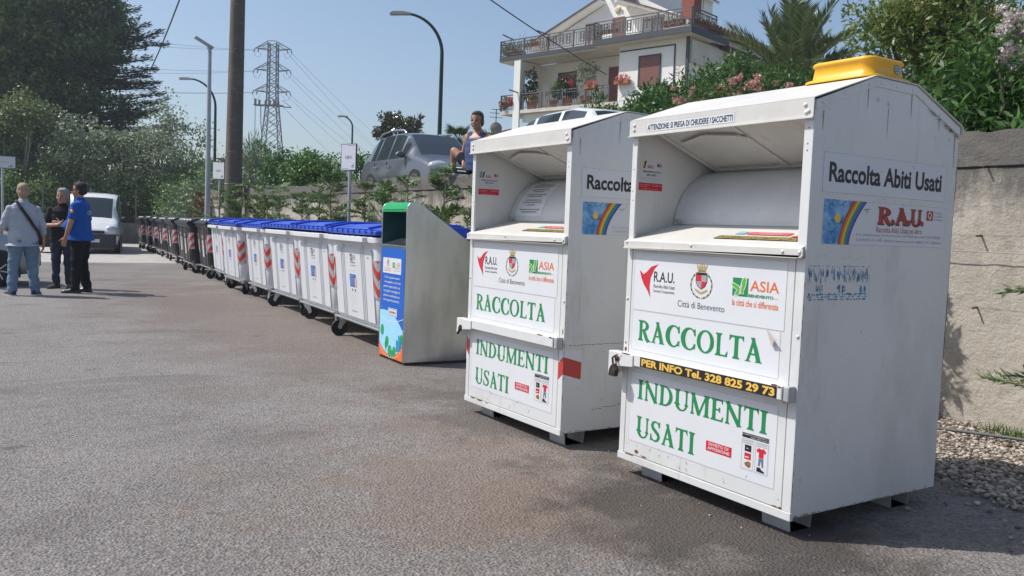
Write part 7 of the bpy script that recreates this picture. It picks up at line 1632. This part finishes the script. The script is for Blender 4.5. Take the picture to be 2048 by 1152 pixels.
def shoe(T, ankle, toe_dir, m, sole, s=1.):
    d = Vector((toe_dir[0], toe_dir[1], 0)).normalized(); a = Vector((ankle[0], ankle[1], 0)); sd = Vector((-d.y, d.x, 0)); mb = MB()
    z0 = ankle[2]-.09
    P = [(-.075, .036, .075), (-.03, .040, .085), (.04, .042, .075), (.11, .046, .055), (.165, .044, .045), (.20, .030, .035)]; rings = []
    for (y, w, h) in P: rings.append([tuple(a+d*y*s+sd*w*s*math.cos(t)+Vector((0, 0, z0+.018+max(0, h*math.sin(t))*s if math.sin(t) > 0 else z0+.014))) for t in [2*math.pi*k/16 for k in range(16)]])
    loft(mb, rings); mb.ell(a+Vector((0, 0, z0+.085)), (.05, .05, .04)); o = rem(mb, 'shoe', m, T, .007, 3)
    mb = MB(); lo = []; 
    for zz in (z0, z0+.022): lo.append([tuple(a+d*y*s+sd*w*s+Vector((0, 0, zz))) for y, w in ((-.085, -.03), (-.03, -.043), (.05, -.044), (.12, -.05), (.18, -.043), (.212, -.02), (.212, .02), (.18, .043), (.12, .05), (.05, .044), (-.03, .043), (-.085, .03))])
    loft(mb, lo); mb.build('sole', sole, o, bevel=.004)
def cloth(name, col, **k): return mat(name, col, .85, var=k.pop('var', .12), scale=k.pop('scale', 5), bump=.25, bscale=180, spec=.2, **k)
M_denim = cloth('faded blue denim', (.155, .235, .32), var=.18, scale=4, stains=[((.09, .15, .225), 3., .5, .75, (1, 1, .5))])
M_blkc = cloth('black trousers', (.013, .014, .017)); M_navyc = cloth('dark navy jeans', (.030, .042, .065)); M_greys = cloth('blue-grey shirt cotton', (.40, .43, .49), var=.06); M_bluep = cloth('royal blue polo cotton', (.012, .095, .38), var=.08); M_blkp = cloth('black polo cotton', (.020, .020, .022))
M_navyv = cloth('navy vest cotton', (.06, .09, .19), var=.1); M_shorts = cloth('dark shorts', (.016, .018, .026))
M_shoeb = mat('black leather', (.015, .014, .014), .35, var=.2); M_shoen = mat('navy trainer mesh', (.02, .026, .045), .7, var=.2); M_solew = mat('white rubber sole', (.45, .45, .44), .6, var=.15); M_soleb = mat('black rubber sole', (.012, .012, .012), .6, var=.1)
def standing(label, loc, rz, H, build, pose, wear, hairdef, style, glasses=False):
    """figure facing -Y, x to its left on screen right when it faces us"""
    T = thing('person', label, 'person', loc, rz); k = H/1.78; b = build
    def s_(p): return (p[0]*k, p[1]*k, p[2]*k)
    pz = .95; J = {}
    body = MB(); secs = [((0, .02, .84), .150*b, .120, 0), ((0, .01, .95), .165*b, .125*b, 0), ((0, -.01+pose.get('belly', 0)*-.4, 1.08), .158*b, .118*b+pose.get('belly', 0)*.5, 0), ((0, 0, 1.25), .170*b, .118, 0), ((0, .01, 1.40), .185, .105, 0), ((0, .015, 1.47), .13, .075, 0), ((0, .015, 1.52), .06, .06, 0)]
    trunk(body, [(s_(c), w*k, d*k, a) for c, w, d, a in secs]); cap(body, s_((0, .015, 1.50)), s_((0, -.005, 1.60)), .060*k, .056*k)
    for sd in ('l', 'r'):
        hip, kn, an = pose['hip_'+sd], pose['knee_'+sd], pose['ankle_'+sd]; cap(body, s_(hip), s_(kn), .085*k, .058*k); cap(body, s_(kn), s_(an), .056*k, .040*k)
        sh, el, wr = pose['sh_'+sd], pose['el_'+sd], pose['wr_'+sd]; cap(body, s_(sh), s_(el), .056*k*min(1.1, b), .045*k); cap(body, s_(el), s_(wr), .044*k, .029*k)
        d = Vector(pose.get('hd_'+sd, Vector(wr)-Vector(el))); hand(body, s_(wr), d, pose.get('pn_'+sd, (1 if sd == 'r' else -1, 0, 0)), k, pose.get('curl', .5), pose.get('th_'+sd, 1 if sd == 'r' else -1))
    hc = s_(Vector(pose['head'])+Vector((0, 0, -.012))); head_parts(T, body, hc, pose.get('hyaw', 0), pose.get('htilt', 0), hairdef, style, 0, glasses)
    rem(body, 'body', SK, T, .0075, 3)
    # shirt
    g = .016; sh = MB(); lo = wear['hem']; ss = [q for q in secs if q[0][2] > lo+.03]
    first = ((0, .012, lo), (.176*b+wear.get('loose', .01)), (.132*b+wear.get('loose', .01)+pose.get('belly', 0)*.12), 0)
    ss2 = [(s_(c), (w+g)*k, (d+g)*k, a) for c, w, d, a in [first]+ss if c[2] < 1.5]; trunk(sh, ss2+[(s_((0, .018, 1.515)), .072*k, .068*k, 0)])
    for sd in ('l', 'r'):
        a_, e_ = Vector(pose['sh_'+sd]), Vector(pose['el_'+sd]); wr = Vector(pose['wr_'+sd]); t = wear['sleeve']
        if t <= 1: cap(sh, s_(a_), s_(a_.lerp(e_, t)), .066*k*min(1.1, b), .066*k); 
        else: cap(sh, s_(a_), s_(e_), .063*k*min(1.06, b), .060*k); cap(sh, s_(e_), s_(e_.lerp(wr, t-1)), .058*k, .054*k)
    shirt = rem(sh, 'shirt', wear['shirt'], T, .009, 3, .0034, len(label))
    cl = MB(); cl.lathe([(.070*k, 1.500*k), (.076*k, 1.512*k), (.068*k, 1.555*k), (.062*k, 1.552*k), (.062*k, 1.5*k)], 20, Matrix.Translation((0, .012*k, 0))); cl.build('collar', wear['shirt'], shirt)
    # trousers
    tr = MB(); trunk(tr, [(s_((0, .02, .80)), (.160*b)*k, (.130)*k, 0), (s_((0, .012, .92)), (.172*b-.004)*k, (.135*b-.014)*k, 0), (s_((0, .01, .965)), (.168*b-.006)*k, (.128*b-.016)*k, 0)])
    wl = wear.get('leg', 1.)
    for sd in ('l', 'r'):
        hip, kn, an = [Vector(pose[n+sd]) for n in ('hip_', 'knee_', 'ankle_')]; cap(tr, s_(hip), s_(kn), .102*k*min(1.15, b), .076*k*wl); cap(tr, s_(kn), s_(an+Vector((0, 0, .0))), .074*k*wl, .064*k*wl)
    rem(tr, 'trousers', wear['trousers'], T, .009, 3, .0046, len(label)+2)
    for sd in ('l', 'r'):
        an = pose['ankle_'+sd]; shoe(T, (an[0]*k, an[1]*k, .09), pose.get('toe_'+sd, (0, -1)), wear['shoe'], wear['sole'], k)
    return T, k, shirt
P0 = dict(hip_l=(.095, .02, .88), knee_l=(.115, .0, .48), ankle_l=(.13, .03, .10), hip_r=(-.095, .02, .88), knee_r=(-.115, .0, .48), ankle_r=(-.13, .03, .10), sh_l=(.185, .015, 1.415), el_l=(.245, .03, 1.13), wr_l=(.255, -.04, .90), sh_r=(-.185, .015, 1.415), el_r=(-.245, .03, 1.13), wr_r=(-.255, -.04, .90), head=(0, -.01, 1.68))
# man in the grey shirt, back to us
p = dict(P0); p.update(hip_l=(.10, .02, .86), knee_l=(.14, 0, .47), ankle_l=(.165, .03, .10), hip_r=(-.10, .02, .86), knee_r=(-.13, 0, .47), ankle_r=(-.16, .03, .10), toe_l=(.35, -1), toe_r=(-.55, -1), sh_l=(.192, .015, 1.375), sh_r=(-.192, .015, 1.375), el_l=(.275, -.02, 1.13), wr_l=(.27, -.24, 1.05), el_r=(-.275, .03, 1.12), wr_r=(-.285, .0, .86), curl=.7, htilt=.12)
T1, k1, s1_ = standing('stout man in blue-grey shirt and faded jeans, a black strap across his back', (.775, 15.86, 0), R(180+6), 1.79, 1.22, p, dict(hem=.80, loose=.038, sleeve=1.35, shirt=M_greys, trousers=M_denim, shoe=M_shoen, sole=M_solew, leg=1.12), ('cropped fair grey hair', (.36, .26, .17)), 'crop')
def strap(T, k, pts, w):
    mb = MB(); P = [Vector(q)*k for q in pts]; 
    for i in range(len(P)-1): mb.bar(P[i], P[i+1], w, .008, up=(0, 1, 0))
    return mb.build('shoulder_strap', mat('black webbing', (.015, .016, .02), .8, var=.1), T)
strap(T1, k1, [(.105, -.02, 1.53), (.10, .075, 1.51), (.06, .142, 1.42), (-.03, .162, 1.28), (-.11, .168, 1.15), (-.19, .150, 1.03), (-.235, .09, .90), (-.24, .0, .82)], .046)
# man in black with folded arms
p = dict(P0); p.update(hyaw=R(-14), el_l=(.255, -.06, 1.14), wr_l=(.02, -.225, 1.19), el_r=(-.255, -.06, 1.14), wr_r=(-.02, -.255, 1.16), hd_l=(-1, .1, .05), hd_r=(1, .15, .1), pn_l=(0, 1, 0), pn_r=(0, 1, 0), curl=.6, ankle_l=(.11, .05, .10), ankle_r=(-.10, .0, .10), knee_l=(.10, 0, .48), knee_r=(-.10, 0, .48), toe_r=(-.6, -1), toe_l=(.1, -1))
standing('grey-haired man in a black polo shirt standing with folded arms', (1.45, 17.25, 0), R(-14), 1.76, 1.06, p, dict(hem=.88, loose=.01, sleeve=.75, shirt=M_blkp, trousers=M_navyc, shoe=mat('grey-brown suede', (.09, .08, .075), .8, var=.2), sole=M_soleb), ('grey hair', (.27, .26, .25)), 'wavy')
# man in the blue polo, seen from behind on his left
p = dict(P0); p.update(belly=.10, hyaw=R(6), htilt=.02, sh_l=(.205, .01, 1.41), el_l=(.275, -.03, 1.14), wr_l=(.275, -.10, .91), sh_r=(-.205, .01, 1.41), el_r=(-.275, .03, 1.13), wr_r=(-.28, -.04, .90), curl=.6, ankle_l=(.12, -.02, .10), ankle_r=(-.14, .06, .10), toe_l=(.1, -1), toe_r=(-.1, -1))
T3, k3, s3_ = standing('heavy dark-haired man in a royal blue polo shirt and black trousers with sunglasses', (1.63, 16.25, 0), R(-118), 1.87, 1.24, p, dict(hem=.86, loose=.012, sleeve=.66, shirt=M_bluep, trousers=M_blkc, shoe=M_shoeb, sole=M_soleb, leg=1.12), ('near-black hair', (.018, .015, .014)), 'short', True)
mb = MB(); Fb = Frame((.14*k3, .152*k3, 1.29*k3), (-1, 0, 0), (0, -.02, 1))
for i, ch in enumerate('SERVIZIO'): t = (i-3.5)/3.5; text(mb, Frame(Fb.p(.14*k3+t*.085-.012, .035*(1-t*t), .004), (-1, t*0, 0), (0, 0, 1)), ch, 0, 0, .019, .026, .001, 0, .02)
text(mb, Fb, 'IGIENE', .10, -.012, .085, .022, .005, 0, .02); mb.build('back_print', M_vinyl, s3_)
mb = MB(); c0 = Vector((.297*k3, .0, 1.325*k3)); mb.lathe([(.001, .0), (.035, .0), (.035, .004), (.001, .006)], 16, Matrix.Translation(c0) @ Matrix.Rotation(R(78), 4, 'Y')); mb.lathe([(.001, .0065), (.022, .006)], 12, Matrix.Translation(c0) @ Matrix.Rotation(R(78), 4, 'Y'), 1); mb.build('sleeve_badge', [M_red, M_sun], s3_)
# man sitting on the wall
def sitter():
    T = thing('person', 'man in navy vest and dark shorts sitting on the wall, knee drawn up', 'person', (6.60, 11.33, 2.19), 0); k = 1.03; q = lambda *p: tuple(v*k for v in p)
    # local axes are the world's; he faces -X and slightly towards the camera, seat at z 0
    body = MB(); F = R(-62)
    secs = [((0, 0, .04), .19, .155), ((0, 0, .16), .19, .16), ((-.01, .01, .30), .185, .15), ((-.01, .02, .45), .195, .135), ((0, .03, .545), .195, .11), ((0, .03, .60), .12, .07), ((0, .03, .65), .06, .06)]
    trunk(body, [(q(*c), w*k, d*k, F) for c, w, d in secs]); cap(body, q(0, .03, .63), q(-.03, .02, .73), .06, .056)
    # shoulders: his right is towards +Y (image left), his left towards -Y
    fr, rt = Vector((math.sin(F), -math.cos(F), 0)), Vector((-math.cos(F), -math.sin(F), 0))
    shR = Vector(q(0, .03, .555))+rt*.19; shL = Vector(q(0, .03, .555))-rt*.19
    elR = Vector((-.10, .30, .30)); wrR = Vector((-.17, .16, .165)); cap(body, shR, elR, .056, .044); cap(body, elR, wrR, .043, .029); hand(body, wrR, (-.25, -.65, -.45), (-.2, .1, -.9), 1., .6, 1)
    elL = Vector((.10, -.40, .37)); wrL = Vector((.05, -.52, .12)); cap(body, shL, elL, .060, .046); cap(body, elL, wrL, .044, .030); hand(body, wrL, (-.2, -.5, -.8), (-.6, 0, -.6), 1., .4, -1)
    hipR, knR, anR = Vector((-.03, .10, .09)), Vector((-.20, .42, .36)), Vector((-.17, .50, .06)); cap(body, hipR, knR, .092, .062); cap(body, knR, anR, .060, .040)
    hipL, knL, anL = Vector((.02, -.10, .08)), Vector((.30, -.36, .06)), Vector((.32, -.40, -.16)); cap(body, hipL, knL, .092, .060); cap(body, knL, anL, .058, .040)
    head_parts(T, body, Vector(q(-.045, .01, .775)), R(-52), .05, ('dark grey hair', (.06, .055, .05)), 'short', 0., False, 1.18)
    rem(body, 'body', mat('tanned skin', (.40, .20, .125), .5, var=.12, scale=8), T, .0075, 3)
    v = MB(); trunk(v, [(q(*c), (w+.012)*k, (d+.014)*k, F) for c, w, d in secs[:4]] + [(q(0, .03, .525), .165, .128, F)])
    vest = rem(v, 'vest', M_navyv, T, .008, 3, .0022, 4)
    st = MB()
    for s in (1, -1):
        o = Vector(q(0, .03, 0))+rt*s*.105; st.bar(o+fr*.122+Vector((0, 0, .50)), o+fr*.070+Vector((0, 0, .622)), .075, .012, up=(0, 0, 1)); st.bar(o+fr*.070+Vector((0, 0, .622)), o-fr*.085+Vector((0, 0, .60)), .075, .012); st.bar(o-fr*.085+Vector((0, 0, .60)), o-fr*.125+Vector((0, 0, .50)), .075, .012)
    st.build('vest_strap', M_navyv, vest)
    t = MB(); trunk(t, [(q(0, 0, .01), .185, .15, F), (q(0, 0, .10), .187, .148, F), (q(0, 0, .17), .178, .138, F)]); cap(t, hipR, hipR.lerp(knR, .62), .112, .088); cap(t, hipL, hipL.lerp(knL, .68), .112, .090)
    rem(t, 'shorts', M_shorts, T, .009, 3, .003, 8)
    so = MB(); cap(so, anR+Vector((0, 0, .10)), anR, .050, .046); cap(so, anL+Vector((0, 0, .10)), anL, .050, .046); so.build('sock', mat('black sock', (.013, .014, .02), .9, var=.1), T)
    shoe(T, (anR.x, anR.y, anR.z+.03), (-.25, 1), M_shoen, M_solew); shoe(T, (anL.x, anL.y, anL.z+.02), (-1, -.2), M_shoen, M_solew)
sitter()
# ------------------------------------------------------------------ air: thin summer haze
mb = MB(); mb.box((-75, -12, -1.2), (130, 262, 50)); hz = mb.build('haze', [], None); hz.data.materials.clear(); hz['kind'] = 'stuff'
m = bpy.data.materials.new('summer haze'); m.use_nodes = True; t = m.node_tree; t.nodes.remove(t.nodes['Principled BSDF'])
v = t.nodes.new('ShaderNodeVolumePrincipled'); v.inputs['Color'].default_value = (.80, .88, 1., 1); v.inputs['Density'].default_value = .0008; v.inputs['Anisotropy'].default_value = .25
t.links.new(v.outputs[0], t.nodes['Material Output'].inputs['Volume']); hz.data.materials.append(m)
S.cycles.volume_bounces = 0
